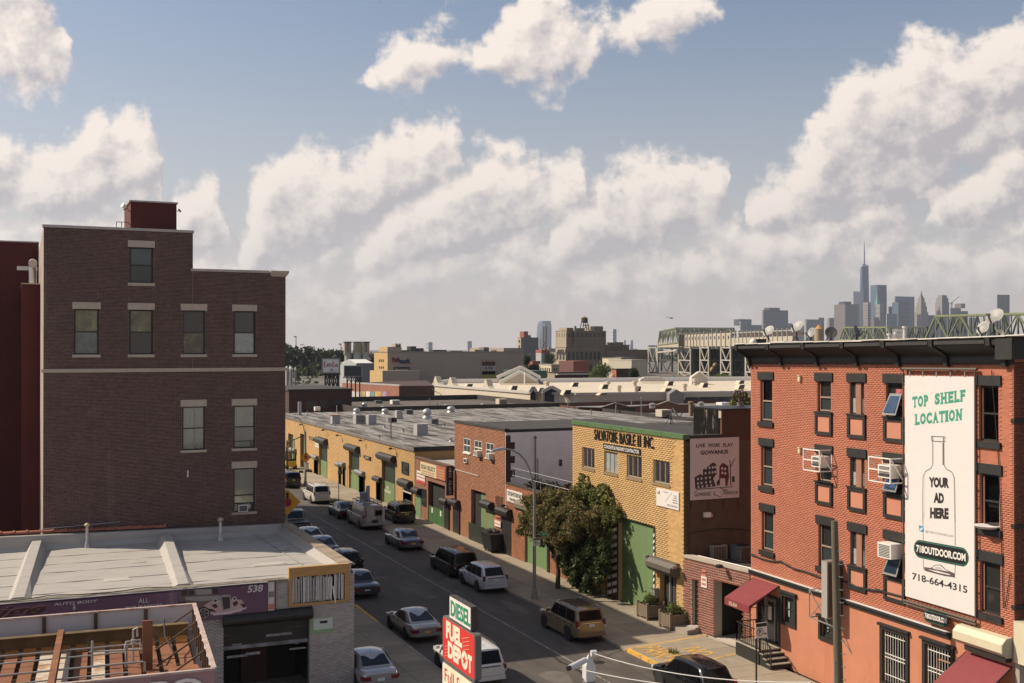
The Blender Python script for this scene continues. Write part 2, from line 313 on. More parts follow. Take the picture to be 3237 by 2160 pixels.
 # -- brickwork: every brick a box standing proud of its mortar
def bricks(root,F,u0,u1,z0,z1,holes,m,m_one=None,course=.0735,ln=.225,joint=.012,dep=.009,n_ind=300,near=None,name='brick'):
 B=[]
 nz=int((z1-z0)/course)
 course=(z1-z0)/nz
 for r in range(nz):
  za=z0+r*course+joint/2;zb=z0+(r+1)*course-joint/2;zm=(za+zb)/2
  cut=sorted([(h[0],h[1])for h in holes if h[2]<zm<h[3]])
  iv=[(u0,u1)]
  for c in cut:
   nv=[]
   for a,b in iv:
    if c[1]<=a or c[0]>=b:nv.append((a,b));continue
    if c[0]>a:nv.append((a,c[0]))
    if c[1]<b:nv.append((c[1],b))
   iv=nv
  off=(r%2)*ln/2
  for a,b in iv:
   k0=math.floor((a-u0-off)/ln)
   x=u0+off+k0*ln
   while x<b-1e-6:
    c,d=max(x+joint/2,a),min(x+ln-joint/2,b)
    if d-c>.03:B.append((c,d,za,zb))
    x+=ln
 B=np.array(B)
 if near is not None and n_ind: # the ones that show largest
  pts=np.array([F.p((b[0]+b[1])/2,(b[2]+b[3])/2)for b in B]);full=(B[:,1]-B[:,0])>ln*.9
  dd=np.linalg.norm(pts-np.array(near),axis=1)+np.where(full,0,1e5);idx=np.argsort(dd)[:n_ind]
 else:idx=np.array([],dtype=int)
 sel=np.zeros(len(B),bool);sel[idx]=True
 Bm=B[~sel];n=len(Bm)
 dj=dep*RNG.uniform(.75,1.25,n)
 o=np.array(F.p(0,0,0));uu=np.array(F.p(1,0,0))-o;zz=np.array(F.p(0,1,0))-o;nn=np.array(F.p(0,0,1))-o
 V=np.empty((n,8,3))
 for k,(ui,zi,di)in enumerate(((0,2,0),(1,2,0),(1,3,0),(0,3,0),(0,2,1),(1,2,1),(1,3,1),(0,3,1))):
  V[:,k]=o+Bm[:,ui,None]*uu+Bm[:,zi,None]*zz+((dj if di else np.full(n,-.002))[:,None])*nn
 Fc=np.array([(4,5,6,7),(0,1,5,4),(1,2,6,5),(2,3,7,6),(3,0,4,7)])
 faces=(Fc[None]+np.arange(n)[:,None,None]*8).reshape(-1,4)
 off=ORIG.get(root.name)or(0,0,0)
 V=V.reshape(-1,3)-np.array(off)
 me=bpy.data.meshes.new(name+'work');me.vertices.add(len(V));me.vertices.foreach_set('co',V.astype(np.float32).ravel())
 me.loops.add(len(faces)*4);me.loops.foreach_set('vertex_index',faces.astype(np.int32).ravel())
 me.polygons.add(len(faces));me.polygons.foreach_set('loop_start',np.arange(0,len(faces)*4,4,dtype=np.int32))
 me.update(calc_edges=True);me.materials.append(m)
 link(name+'work',me,root,'stuff')
 if len(idx):
  b=B[idx[0]];w=(b[1]-b[0]);h=(b[3]-b[2])
  one=bpy.data.meshes.new(name);q=[np.array(x)for x in((-w/2,-h/2,-.002),(w/2,-h/2,-.002),(w/2,h/2,-.002),(-w/2,h/2,-.002),(-w/2,-h/2,dep),(w/2,-h/2,dep),(w/2,h/2,dep),(-w/2,h/2,dep))]
  one.from_pydata([tuple(uu*a[0]+zz*a[1]+nn*a[2])for a in q],[],[tuple(int(t)for t in x)for x in Fc]);one.materials.append(m_one or m)
  for i in idx:
   b=B[i];c=np.array(F.p((b[0]+b[1])/2,(b[2]+b[3])/2,random.uniform(-.2,.2)*dep))-np.array(off)
   link(name,one,root,loc=tuple(c))
   # -- a sash window in a wall opening
def window(root,F,u0,u1,z0,z1,fm,pm,rec=.12,w=.06,rail=.5,vbars=(),lower=None,name='window',back=None,world=True):
 """frame with upper and lower pane(s); u0<u1. back: (material, u0,u1,z0,z1) things hanging behind clear glass"""
 b=MB();b.frame(F,u0+.003,u1-.003,z0+.003,z1-.003,w,-rec-.05,-rec+.02)
 zr=z0+(z1-z0)*rail if rail else None
 if rail:b.fb(F,u0+w,u1-w,zr-w*.4,zr+w*.4,-rec-.045,-rec+.03)
 for vb in vbars:
  ux=u0+(u1-u0)*vb;b.fb(F,ux-w*.35,ux+w*.35,z0+w,z1-w,-rec-.04,-rec+.015)
 o=b.B(name,fm,root,world=world)
 spans=[(z0+w,zr),(zr,z1-w)]if rail else[(z0+w,z1-w)]
 for i,(a,c)in enumerate(spans):
  pb=MB();d=-rec-.02-(.012 if i else 0)
  pb.fb(F,u0+w*.6,u1-w*.6,a,c,d-.008,d)
  pb.B('pane',(lower if(lower and i==0)else pm),o,world=world)
 return o
def cvr(root,F,u0,u1,z0,z1,d0,d1,m,name,world=True,**k):
 return MB().fb(F,min(u0,u1),max(u0,u1),z0,z1,d0,d1).B(name,m,root,world=world,**k)
 # -- the stock of materials
mat('asphalt',(.074,.063,.054),.88,var=.28,scale=.9,stretch=(1.3,.35,1),bump=.3,bscale=60,spots=((.13,.112,.096),.5,.52,.6,(1,.3,1)),streak=((.028,.025,.024),.55,.63,.7,(1,.5,1)))
mat('sidewalk',(.28,.232,.172),.9,var=.16,scale=.7,bump=.15,bscale=40,spots=((.17,.14,.105),.5,.58,.6))
mat('kerb',(.3,.26,.21),.9,var=.2,scale=2)
mat('line_white',(.24,.225,.20),.85,var=.25,scale=1.5,spots=((.075,.068,.063),2.2,.5,.85))
mat('line_yellow',(.62,.35,.05),.85,var=.2,scale=2,spots=((.26,.2,.13),1.6,.53,.9))
mat('brown_brick',(.092,.050,.042),.85,island=.33,var=.22,scale=.35,streak=((.19,.14,.12),.8,.57,.4,(1.1,1.1,.12)))
mat('brown_brick_one',(.092,.050,.042),.85,objr=.33)
mat('brown_mortar',(.34,.265,.23),.95,var=.25,scale=1.2)
mat('red_stucco',(.085,.019,.017),.92,var=.14,scale=.6,bump=.2,bscale=25)
mat('limestone',(.43,.37,.30),.85,var=.12,scale=3)
mat('coping',(.40,.36,.33),.8,var=.2,scale=2)
mat('black_metal',(.02,.018,.017),.5,var=.3,scale=4)
mat('black_trim',(.018,.0165,.0145),.65,var=.3,scale=4,bump=.1)
mat('dark_glass',(.026,.026,.026),.06,spec=.6)
mat('dim_glass',(.035,.045,.048),.08,spec=.6)
mat('grey_glass',(.12,.14,.13),.1,spec=.5,var=.35,scale=2.5)
mat('pale_glass',(.30,.33,.31),.12,spec=.5,var=.25,scale=2)
mat('blue_glass',(.14,.21,.32),.05,spec=.8)
glass('clear_glass',(.92,.95,.93),.06)
mat('curtain',(.52,.48,.44),.95,var=.1,scale=6)
mat('yellow_curtain',(.55,.45,.25),.95,var=.12,scale=5)
mat('white_paint',(.72,.68,.62),.6,var=.08,scale=3)
mat('white_metal',(.70,.67,.62),.45,var=.1,scale=3)
mat('galvanised',(.42,.41,.39),.38,metal=.55,var=.2,scale=4)
mat('dark_galvanised',(.20,.2,.2),.5,metal=.4,var=.25,scale=3)
mat('steel',(.55,.54,.52),.28,metal=.9,var=.1)
mat('roof_silver',(.355,.33,.305),.8,var=.12,scale=1.4,stretch=(.5,2.2,1),spots=((.25,.225,.195),.9,.56,.35,(.5,1.2,1)),bump=.5,bscale=4)
mat('wall_white',(.42,.38,.36),.85,island=.12)
mat('wall_white_one',(.42,.38,.36),.85,objr=.12)
mat('white_mortar',(.2,.175,.165),.95)
mat('purple_sign',(.125,.055,.105),.42,var=.22,scale=.7,stretch=(1.6,1,.3),spots=((.30,.21,.245),.55,.57,.6,(1.4,1,.25)))
mat('sign_white',(.70,.66,.62),.5,var=.03)
mat('sign_shadow',(.045,.01,.03),.6)
mat('ochre_wood',(.42,.24,.085),.7,var=.15,scale=3,stretch=(.5,4,4))
mat('rust',(.20,.075,.03),.85,var=.4,scale=2.2,spots=((.38,.17,.07),1.4,.55,.8))
mat('rust_dark',(.085,.045,.026),.85,var=.4,scale=2)
mat('rust_deck',(.20,.078,.035),.85,var=.3,scale=1.2,spots=((.16,.05,.022),1.8,.54,.8))
mat('faded_white',(.60,.56,.54),.7,var=.08,scale=1.5)
mat('pink_paint',(.46,.36,.32),.6,var=.2,scale=2,spots=((.26,.10,.045),2.5,.53,.85))
mat('pipe_pale',(.42,.4,.37),.5,metal=.4,var=.2)
mat('yellow_brick',(.50,.31,.13),.88,island=.08,var=.13,scale=.5,streak=((.30,.19,.09),.8,.6,.45,(1.2,1.2,.22)))
mat('yellow_brick_far',(.50,.305,.125),.88,var=.12,scale=3,stretch=(2,2,8),spots=((.36,.2,.08),1.1,.62,.5))
mat('yellow_mortar',(.45,.28,.12),.95)
mat('green_door',(.145,.205,.085),.55,var=.18,scale=1.5)
mat('green_dark',(.012,.022,.012),.6,var=.3)
mat('green_shutter',(.115,.185,.07),.5,var=.15,scale=2)
mat('green_coping',(.08,.145,.055),.6,var=.2,scale=2)
mat('tar_roof',(.055,.046,.04),.9,var=.4,scale=1.1,stretch=(1.2,.3,1),spots=((.27,.25,.232),.8,.44,.95,(1.0,.14,1)))
mat('tar_dark',(.042,.036,.032),.85,var=.35,scale=.8,stretch=(.4,1.5,1))
mat('tar_black',(.016,.013,.012),.45,var=.5,scale=1.5)
mat('brick_orange',(.31,.118,.058),.88,island=.26,var=.2,scale=.5,streak=((.17,.075,.05),.9,.58,.5,(1.2,1.2,.3)))
mat('brick_orange_far',(.30,.115,.06),.88,var=.2,scale=2)
mat('brick_mortar',(.36,.23,.15),.95)
mat('painted_white_wall',(.80,.73,.72),.85,var=.1,scale=1,bump=.3,bscale=12)
mat('garage_brick',(.20,.060,.036),.85,island=.22)
mat('garage_brick_one',(.20,.060,.036),.85,objr=.22)
mat('garage_mortar',(.50,.43,.36),.95)
mat('red_brick',(.395,.132,.076),.85,island=.10,var=.12,scale=.4,streak=((.30,.075,.045),.7,.6,.5,(1.1,1.1,.2)))
mat('red_brick_one',(.395,.132,.076),.8,objr=.12)
mat('red_mortar',(.47,.195,.12),.95)
mat('salmon_stucco',(.46,.185,.105),.92,var=.10,scale=.8,bump=.25,bscale=25,streak=((.38,.125,.065),.9,.55,.5,(1.2,1.2,.18)))
mat('salmon_panel',(.48,.20,.125),.85,var=.05)
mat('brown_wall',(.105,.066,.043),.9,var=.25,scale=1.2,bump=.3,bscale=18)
mat('brown_paint',(.23,.105,.06),.8,var=.12)
mat('maroon',(.19,.03,.035),.75,var=.12,scale=2)
mat('cream_sign',(.60,.50,.32),.6,var=.05)
mat('red_sign',(.52,.06,.04),.55,var=.06)
mat('orange_sign',(.42,.12,.05),.6,var=.06)
mat('fuel_red',(.62,.045,.035),.4)
mat('fuel_cream',(.78,.70,.54),.4)
mat('sign_green',(.02,.24,.12),.5)
mat('sign_black',(.012,.011,.012),.5)
mat('letter_brown',(.035,.018,.012),.5)
mat('teal',(.035,.27,.17),.6)
mat('banner',(.63,.595,.57),.7,var=.02,scale=1)
mat('ink',(.02,.015,.015),.7)
mat('ink_grey',(.22,.2,.19),.7)
mat('ink_red',(.32,.03,.03),.7)
mat('ink_pink',(.55,.18,.14),.7)
mat('concrete',(.32,.28,.23),.9,var=.18,scale=1.5)
mat('wood_grey',(.19,.145,.10),.85,var=.25,scale=4,stretch=(4,4,.7))
mat('pole_wood',(.115,.092,.06),.85,var=.3,scale=2,stretch=(5,5,.5))
mat('lamp_grey',(.26,.255,.23),.5,metal=.3,var=.1)
mat('leaf_green',(.12,.145,.04),.6,island=.45)
mat('leaf_bright',(.19,.185,.05),.6,island=.4)
mat('leaf_brown',(.20,.135,.055),.7,island=.5)
mat('leaf_dark',(.045,.058,.024),.7,island=.45)
mat('bark',(.06,.045,.032),.9,var=.3,scale=5)
for k_ in('leaf_green','leaf_bright','leaf_brown','leaf_dark'): # light comes through the leaves
 nt_=M[k_].node_tree;p_=nt_.nodes['Principled BSDF'];tr_=nt_.nodes.new('ShaderNodeBsdfTranslucent');nt_.links.new(p_.inputs['Base Color'].links[0].from_socket,tr_.inputs[0]);mx_=nt_.nodes.new('ShaderNodeMixShader');mx_.inputs[0].default_value=.38;nt_.links.new(p_.outputs[0],mx_.inputs[1]);nt_.links.new(tr_.outputs[0],mx_.inputs[2]);nt_.links.new(mx_.outputs[0],nt_.nodes['Material Output'].inputs['Surface'])
mat('rubber',(.016,.015,.015),.8)
mat('car_glass',(.010,.011,.013),.05,spec=.45)
mat('tint_glass',(.006,.006,.007),.08,spec=.2);mat('rim',(.55,.55,.56),.35,metal=.6)
mat('tail_red',(.16,.008,.007),.2,spec=.6)
mat('lamp_clear',(.5,.5,.5),.1,spec=.7)
mat('amber',(.7,.25,.03),.3)
mat('plate_yellow',(.62,.38,.06),.5)
mat('plate_white',(.6,.6,.58),.5)
mat('trim_dark',(.018,.017,.017),.5)
mat('chrome',(.6,.6,.6),.15,metal=1)
# -- GROUND
b=MB();b.box(-6000,7500,-60,9500,-.6,-.03);struct(b,'ground',mat('city_ground',(.13,.115,.10),.95,var=.25,scale=.02))
b=MB();n=46
for i in range(n):
 y0,y1=-40+i*6,-40+(i+1)*6
 b.quad((18.45,y0,0),(28.5,y0,0),(28.5,y1,0),(18.45,y1,0))
road=struct(b,'road',M['asphalt'])
b=MB()
random.seed(3)
y=30.
while y<205: # one worn line, painted in long dashes that have bled together
 l=RU(2,5);w=.09+RU(-.015,.02);dx=RU(-.02,.02)
 b.quad((25.06+dx-w/2,y,.004),(25.06+dx+w/2,y,.004),(25.06+dx+w/2,y+l,.004),(25.06+dx-w/2,y+l,.004))
 y+=l
link('lane_line',b.mesh('lane_line',M['line_white']),road)
mat('tar_seam',(.018,.017,.016),.6)
b=MB()
def ribbon(pts,w,z):
 for p,q in zip(pts,pts[1:]):
  p=Vector((p[0],p[1],z));q=Vector((q[0],q[1],z));s=(q-p).normalized().cross(Vector((0,0,1)))*w/2
  b.quad(p-s,p+s,q+s,q-s)
p1,p2,p3,p4=(onZ('F',*q)for q in((340,1270),(480,1380),(600,1430),(780,1560)))
ribbon([p1,p2,p3,p4],.14,.005);ribbon([(21.5,40),(21.7,60),(21.3,82),(21.6,110)],.035,.005);ribbon([(27.2,30),(27.0,44),(27.3,52)],.04,.005)
for i in range(16): # wandering cracks
 x,y=random.uniform(18.9,28),random.uniform(42,115);pts=[(x,y)];ax=random.random()<.5
 for k in range(random.randint(5,12)):x+=random.uniform(-.25,.25)+(.45 if ax else 0);y+=random.uniform(-.25,.25)+(0 if ax else.6);pts.append((min(28.3,x),y))
 ribbon(pts,random.uniform(.03,.07),.0055)
link('tar_seam',b.mesh('tar_seam',M['tar_seam']),road)
mat('asphalt_patch',(.12,.104,.09),.9,var=.3,scale=1.5)
for i,(x,y,w,l)in enumerate(((23.2,47.5,1.3,2.6),(26.6,70,.9,2.2),(22.4,73,1.2,.8),(27.2,61.5,.9,3.4),(26.2,86,1,2.4),(23.4,95,1.4,1.8))):
 b=MB();k=14
 b.poly([(x+w/2*math.cos(t)*(1+.2*math.sin(3*t+i)),y+l/2*math.sin(t)*(1+.15*math.cos(2*t+i)),.003)for t in[2*math.pi*j/k for j in range(k)]])
 link('patch',b.mesh('patch',M['asphalt_patch']),road)
for x,y in((23.6,66),(22.6,88),(26.2,49)):
 b=MB();b.la([(.33,.001),(.33,.008),(.27,.009),(.0,.007)],18,(x,y,0));link('manhole_cover',b.mesh('manhole_cover',M['black_metal']),road)
 # pavements: kerb stones and slabs that can be picked apart near by
def pavement(x0,x1,kx,ya,yb,yfar,cols,dy,name):
 b=MB();b.box(x0,x1,ya,yfar,-.1,.115);o=struct(b,name,mat('joint_dirt',(.10,.085,.065),.95))
 dx=(x1-x0)/cols
 one=MB().box(-dx/2+.012,dx/2-.012,-dy/2+.012,dy/2-.012,0,.022).mesh('slab',mat('slab_concrete',(.285,.238,.175),.9,var=.15,scale=.9,objr=.13,bump=.12,bscale=30,spots=((.17,.14,.105),.7,.58,.55)))
 y=ya+dy/2
 while y<yb:
  for c in range(cols):link('slab',one,o,loc=(x0+dx*(c+.5),y,.113))
  y+=dy
 if yfar>y:link('far_slabs',MB().box(x0,x1,y-dy/2+.01,yfar,.11,.134).mesh('far_slabs',M['sidewalk']),o)
 ks=MB().box(-.09,.09,-1.19,1.19,-.02,.142).mesh('kerb_stone',mat('kerb_obj',(.27,.235,.185),.9,objr=.15,var=.2,scale=2))
 y=ya+1.2
 while y<yb:link('kerb_stone',ks,o,loc=(kx,y,0));y+=2.4
 return o
pav_r=pavement(28.6,33.6,28.52,26,140,205,3,1.6,'pavement_right')
pav_l=pavement(13.9,18.35,18.43,46,64,205,3,1.6,'pavement_left')
# yellow paint round the driveway and its words
b=MB()
def strip(p,q,w,z=.140):
 p=Vector((p[0],p[1],z));q=Vector((q[0],q[1],z));s=(q-p).normalized().cross(Vector((0,0,1)))*w/2
 n=max(1,int((q-p).length/.6))
 for i in range(n):
  a=p.lerp(q,i/n);c=p.lerp(q,(i+1)/n);b.quad(a-s,a+s,c+s,c-s)
d1=onZ('F',1045,1268,.14);d2=onZ('F',1780,1140,.14);d3=onZ('F',1425,1452,.14);d4=onZ('F',2055,1300,.14)
strip(d1,d2,.13);strip(d3,d4,.13)
b.box(28.405,28.44,d3.y,d1.y,.0,.15);b.box(28.44,28.64,d3.y,d1.y,.143,.149)
link('yellow_paint',b.mesh('yellow_paint',M['line_yellow']),pav_r)
pk=onZ('F',1195,1262,.14);pe=onZ('F',1575,1395,.14)
text('PARKING',M['line_yellow'],pav_r,(29.0,pk.y+.1,.139),(0,-1,0),(1,0,0),abs(pk.y-pe.y)*1.0,1.35,bold=.01,name='painted_words')
q1=onZ('F',1450,1290,.14)
text('NO',M['line_yellow'],pav_r,(30.95,q1.y+.2,.139),(0,-1,0),(1,0,0),1.5,1.2,bold=.01,name='painted_words')
# tufts in the joints
def tuft(x,y,z,r,n,m,name='weeds'):
 b=MB()
 for i in range(n):
  a=RU(0,6.28);rr=r*math.sqrt(random.random());px,py=x+rr*math.cos(a),y+rr*math.sin(a);h=RU(.08,.28);s=.02
  dx,dy=RU(-.1,.1),RU(-.1,.1)
  b.quad((px-s,py,z),(px+s,py,z),(px+dx+s*.3,py+dy,z+h),(px+dx-s*.3,py+dy,z+h))
 o=link(name,b.mesh(name,m));o['kind']='stuff';return o
for f in((1480,1302),(1630,1120),(1720,1100)):
 p=onZ('F',*f,.14);tuft(p.x,p.y,.14,.25,60,M['leaf_green'])
p=onZ('D',650,300,.14)
b=MB();b.box(p.x-1.0,p.x+.9,p.y-.9,p.y+.9,.13,.142);link('tree_pit',b.mesh('tree_pit',mat('soil',(.05,.038,.026),.95,var=.3)),pav_r);tuft(p.x-.1,p.y,.14,.8,160,M['leaf_green'])
# station forecourt and the yard behind the shop
b=MB();b.quad((-60,-30,-.005),(18.3,-30,-.005),(18.3,46,-.005),(-60,46,-.005));struct(b,'forecourt',mat('forecourt_concrete',(.20,.18,.155),.9,var=.2,scale=.5))
# faint yellow kerb line on the left
b=MB();e1=onZ('D',845,1395,.15);e2=onZ('E',375,690,.15)
b.box(18.36,18.54,e2.y,e1.y,.143,.150);link('yellow_kerb_paint',b.mesh('yellow_kerb_paint',M['line_yellow']),pav_l)
# -- DARK BROWN BRICK BUILDING
Y0=64.2;F0=FYp(Y0);RED_NEAR=None
bb=tg('brick_building','tall dark brown brick building with pale stone lintels rising behind the grey flat roof','building',(7.6,Y0,0))
cols=[(2.66,3.90),(5.47,6.69),(8.26,9.49),(11.06,12.27)]
wins=[(cols[1],19.08,21.03,'a')]+[(c,15.17,17.62,k)for c,k in zip(cols,'bcde')]+[(cols[2],9.85,12.27,'f'),(cols[3],9.85,12.27,'g'),(cols[3],6.25,8.73,'h')]
holes=[(c[0],c[1],a,z)for c,a,z,k in wins]
w=MB();w.wall(F0,1.15,8.82,0,22.0,holes,.22);w.wall(F0,8.82,14.0,0,19.85,holes,.22)
w.box(1.15,14.0,Y0+.23,117,0,19.8);w.box(1.15,8.82,Y0+.24,80,19.8,21.99)
w.quad((8.82,Y0,19.8),(8.82,Y0+.3,19.8),(8.82,Y0+.3,22),(8.82,Y0,22));w.quad((14,Y0,0),(14,Y0+.3,0),(14,Y0+.3,19.85),(14,Y0,19.85));w.quad((1.15,Y0,0),(1.15,Y0+.3,0),(1.15,Y0+.3,22),(1.15,Y0,22))
w.B('wall',M['brown_mortar'],bb)
lin=[(c[0]-.09,c[1]+.10,z,z+.36)for c,a,z,k in wins];sil=[(c[0]-.09,c[1]+.10,a-.14,a)for c,a,z,k in wins]
hh=holes+lin+sil+[(1.0,14.2,14.2,14.42),(13.1,14.2,19.62,20)]
bricks(bb,F0,1.15,8.82,14.42,21.92,[h for h in hh],M['brown_brick'],M['brown_brick_one'],n_ind=150,near=(2,0,15.5))
bricks(bb,F0,8.83,14.0,14.42,19.80,hh,M['brown_brick'],n_ind=0)
bricks(bb,F0,1.15,14.0,4.4,14.2,hh,M['brown_brick'],M['brown_brick_one'],n_ind=150,near=(1.2,0,15.5))
for(a,b_,c,d),(e,f,g,h)in zip(lin,sil):
 cvr(bb,F0,a,b_,c,d,-.05,.035,M['limestone'],'lintel');cvr(bb,F0,e,f,g,h,-.2,.06,M['limestone'],'sill')
 # stone courses, each length a piece of its own
st=(14.16-1.05)/9
for i in range(9):cvr(bb,F0,1.05+i*st+.004,1.05+(i+1)*st-.004,14.22,14.40,-.1,.07+.004*(i%2),M['limestone'],'belt_stone')
for i in range(5):cvr(bb,F0,1.08+i*1.56+.004,1.08+(i+1)*1.56-.004,21.93,22.07,-.4,.06,M['coping'],'coping_stone')
for i in range(3):cvr(bb,F0,8.70+i*1.46+.004,8.70+(i+1)*1.46-.004,19.81,19.95,-.4,.06,M['coping'],'coping_stone')
b=MB();b.fb(F0,13.12,14.16,19.80,19.95,-.6,.20);b.fb(F0,13.16,14.10,19.70,19.80,-.5,.14);b.fb(F0,13.2,14.04,19.62,19.70,-.4,.07);b.B('corner_cornice',M['limestone'],bb)
b=MB();b.box(5.6,8.05,Y0+.9,Y0+5,21.9,23.62);b.B('stair_bulkhead',M['red_stucco'],bb)
b=MB();b.box(5.52,8.12,Y0+.82,Y0+5.08,23.62,23.70);b.B('bulkhead_cap',M['coping'],bb)
b=MB()
for x0 in(4.83,5.1):b.tube([(x0,Y0+.5,22),(x0,Y0+.5,22.42)],.02,6)
b.tube([(4.83,Y0+.5,22.42),(5.42,Y0+.5,22.42),(5.8,Y0+.6,22.05)],.02,6);b.B('roof_rail',M['black_metal'],bb)
fl=tg('floodlight','white floodlight on a bent arm at the left edge of the rooftop bulkhead','floodlight',(5.5,Y0+.9,23.2))
b=MB();b.tube([(5.6,Y0+.95,23.05),(5.5,Y0+.9,23.1),(5.38,Y0+.85,23.25)],.02,6);b.B('arm',M['black_metal'],fl)
b=MB();mt=Matrix.Rotation(R(-62),4,'Y')@Matrix.Rotation(R(20),4,'X');b.la([(.04,0),(.10,.06),(.13,.2),(.16,.24),(.15,.25)],14,(5.36,Y0+.85,23.28),mt);b.B('lamp_head',M['white_paint'],fl,sm=40)
fl2=tg('floodlight','small dark twin floodlight at the right edge of the rooftop bulkhead','floodlight',(8.1,Y0+.9,23.2))
b=MB();b.tube([(8.05,Y0+.95,23.2),(8.2,Y0+.85,23.25)],.015,6);b.box(8.12,8.2,Y0+.7,Y0+.8,23.2,23.32);b.box(8.2,8.28,Y0+.78,Y0+.88,23.15,23.26);b.B('lamp_head',M['black_metal'],fl2)
# windows
gl={'a':(mat('blue_grey_glass',(.055,.075,.082),.08,spec=.5),mat('slate_glass',(.022,.03,.033),.08)),'b':(mat('painted_reflection_glass',(.13,.125,.075),.06,var=.6,scale=.8,spots=((.27,.25,.13),.9,.5,.8)),M['grey_glass']),'c':(M['painted_reflection_glass'],M['dark_glass']),  # upper panes: a reflected cream building painted into the glass colour
'd':(M['dark_glass'],mat('cluttered_glass',(.10,.085,.055),.1,var=.6,scale=1.5,spots=((.32,.32,.28),1.1,.52,.85))),'e':(M['dim_glass'],M['pale_glass'])}
def curtain(root,F,u0,u1,z0,z1,d,m,n=14,amp=.025,name='curtain'):
 b=MB();N=n*4
 for i in range(N):
  a,c=i/N,(i+1)/N;f=lambda t:d+amp*math.sin(t*n*2*math.pi)+amp*.5*math.sin(t*n*5.1)
  b.quad(F.p(u0+(u1-u0)*a,z0,f(a)),F.p(u0+(u1-u0)*c,z0,f(c)),F.p(u0+(u1-u0)*c,z1,f(c)),F.p(u0+(u1-u0)*a,z1,f(a)))
 return b.B(name,m,root,sm=60)
room=mat('room_shade',(.02,.018,.016),.9)  # near-black flat panels: interior shade put into their colour
for c,a,z,k in wins:
 if k in gl:window(bb,F0,c[0],c[1],a,z,M['black_metal'],gl[k][0],lower=gl[k][1],rec=.1,w=.075);cvr(bb,F0,*c,a,z,-.22,-.2,room,'room_shade_panel');continue
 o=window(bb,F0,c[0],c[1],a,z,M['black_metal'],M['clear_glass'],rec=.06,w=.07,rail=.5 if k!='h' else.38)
 cvr(bb,F0,*c,a,z,-.222,-.215,room,'room_shade_panel')
 if k=='f':
  curtain(o,F0,c[0]+.05,c[0]+.68,a,z,-.16,M['curtain'],5);curtain(o,F0,c[0]+.70,c[1]-.04,a,z,-.17,M['curtain'],5)
 if k=='g':
  curtain(o,F0,c[0]+.05,c[1]-.05,a+1.2,z,-.165,M['curtain'],8);cvr(o,F0,c[0]+.05,c[1]-.05,a+.4,a+1.25,-.15,-.145,mat('dull_blind',(.24,.21,.2),.9),'blind')
  cvr(o,F0,c[0]+.05,c[1]-.05,a+.38,a+.42,-.12,-.03,M['black_metal'],'rail');cvr(o,F0,c[0]+.1,c[1]-.3,a+.08,a+.36,-.16,-.15,M['pale_glass'],'shelf_clutter')
 if k=='h':
  b=MB();b.fb(F0,c[0]+.05,c[1]-.05,a+1.28,z-.05,-.16,-.15);b.B('sheet',M['curtain'],o);cvr(o,F0,c[0]+.05,c[1]-.05,a+.5,a+1.28,-.17,-.165,mat('pale_sheet',(.62,.58,.48),.9,var=.15,scale=2),'sheet')
  cvr(o,F0,c[0]+.05,c[1]-.05,a+.46,a+.52,-.12,-.02,M['black_metal'],'rail')
ac=tg('air_conditioner','white window air conditioner in the lowest window of the dark brown brick building','air conditioner',(11.6,Y0,6.3))
c=cols[3];b=MB();b.fb(F0,11.33,11.85,6.28,6.66,-.1,.16);b.B('case',M['white_paint'],ac);cvr(ac,F0,11.37,11.81,6.32,6.62,.15,.168,mat('grille_dark',(.05,.05,.055),.6),'grille')
for i in range(6):cvr(ac,F0,11.375,11.805,6.335+i*.05,6.35+i*.05,.168,.176,M['dark_galvanised'],'louvre')
cvr(bb,F0,8.53,8.60,8.35,8.75,0,.03,M['white_paint'],'wall_vent')
# -- plain red stucco neighbour on the far left
an=tg('stucco_building','plain dark red stucco building on the far left edge behind the brick building','building',(-4,80,0))
p=onY('L',0,418,80);q=onY('L',318,428,80)
b=MB();b.box(-14,1.14,80,100,0,p.z-.06);b.B('wall',M['red_stucco'],an);b=MB();b.box(-14.05,1.16,79.93,100,p.z-.06,p.z+.02);b.B('coping',M['coping'],an)
YB_=74.
t=onY('L',160,735,YB_)
b=MB();b.box(t.x,1.6,YB_,79.99,0,t.z);b.B('projecting_bay',M['red_stucco'],an);b=MB();b.box(t.x-.05,1.6,YB_-.1,79.98,t.z,t.z+.07);b.B('bay_cap',M['limestone'],an)
b=MB();e0=onY('L',123,603,79.9);e1=onY('L',273,636,79.9);b.box(e0.x,e1.x,79.9,79.995,e1.z,e0.z);b.B('white_panel',M['white_paint'],an)
vd=tg('vent_duct','shiny metal vent duct with a bent hood standing on the red stucco ledge','vent',(.7,YB_+.6,t.z+.07))
YV=YB_+.6;v0=onY('L',238,720,YV);v1=onY('L',238,575,YV);rr=(onY('L',268,680,YV).x-v0.x)
b=MB();b.tube([(v0.x,YV,t.z+.07),(v0.x,YV,v1.z-.55)],rr,16);b.B('pipe',M['steel'],vd,sm=40)
b=MB();b.tube([(v0.x,YV,v1.z-.58),(v0.x,YV,v1.z-.3),(v0.x,YV-.1,v1.z-.12),(v0.x,YV-.3,v1.z-.06),(v0.x,YV-.5,v1.z-.12)],rr*1.08,16);b.B('hood',M['steel'],vd,sm=50)
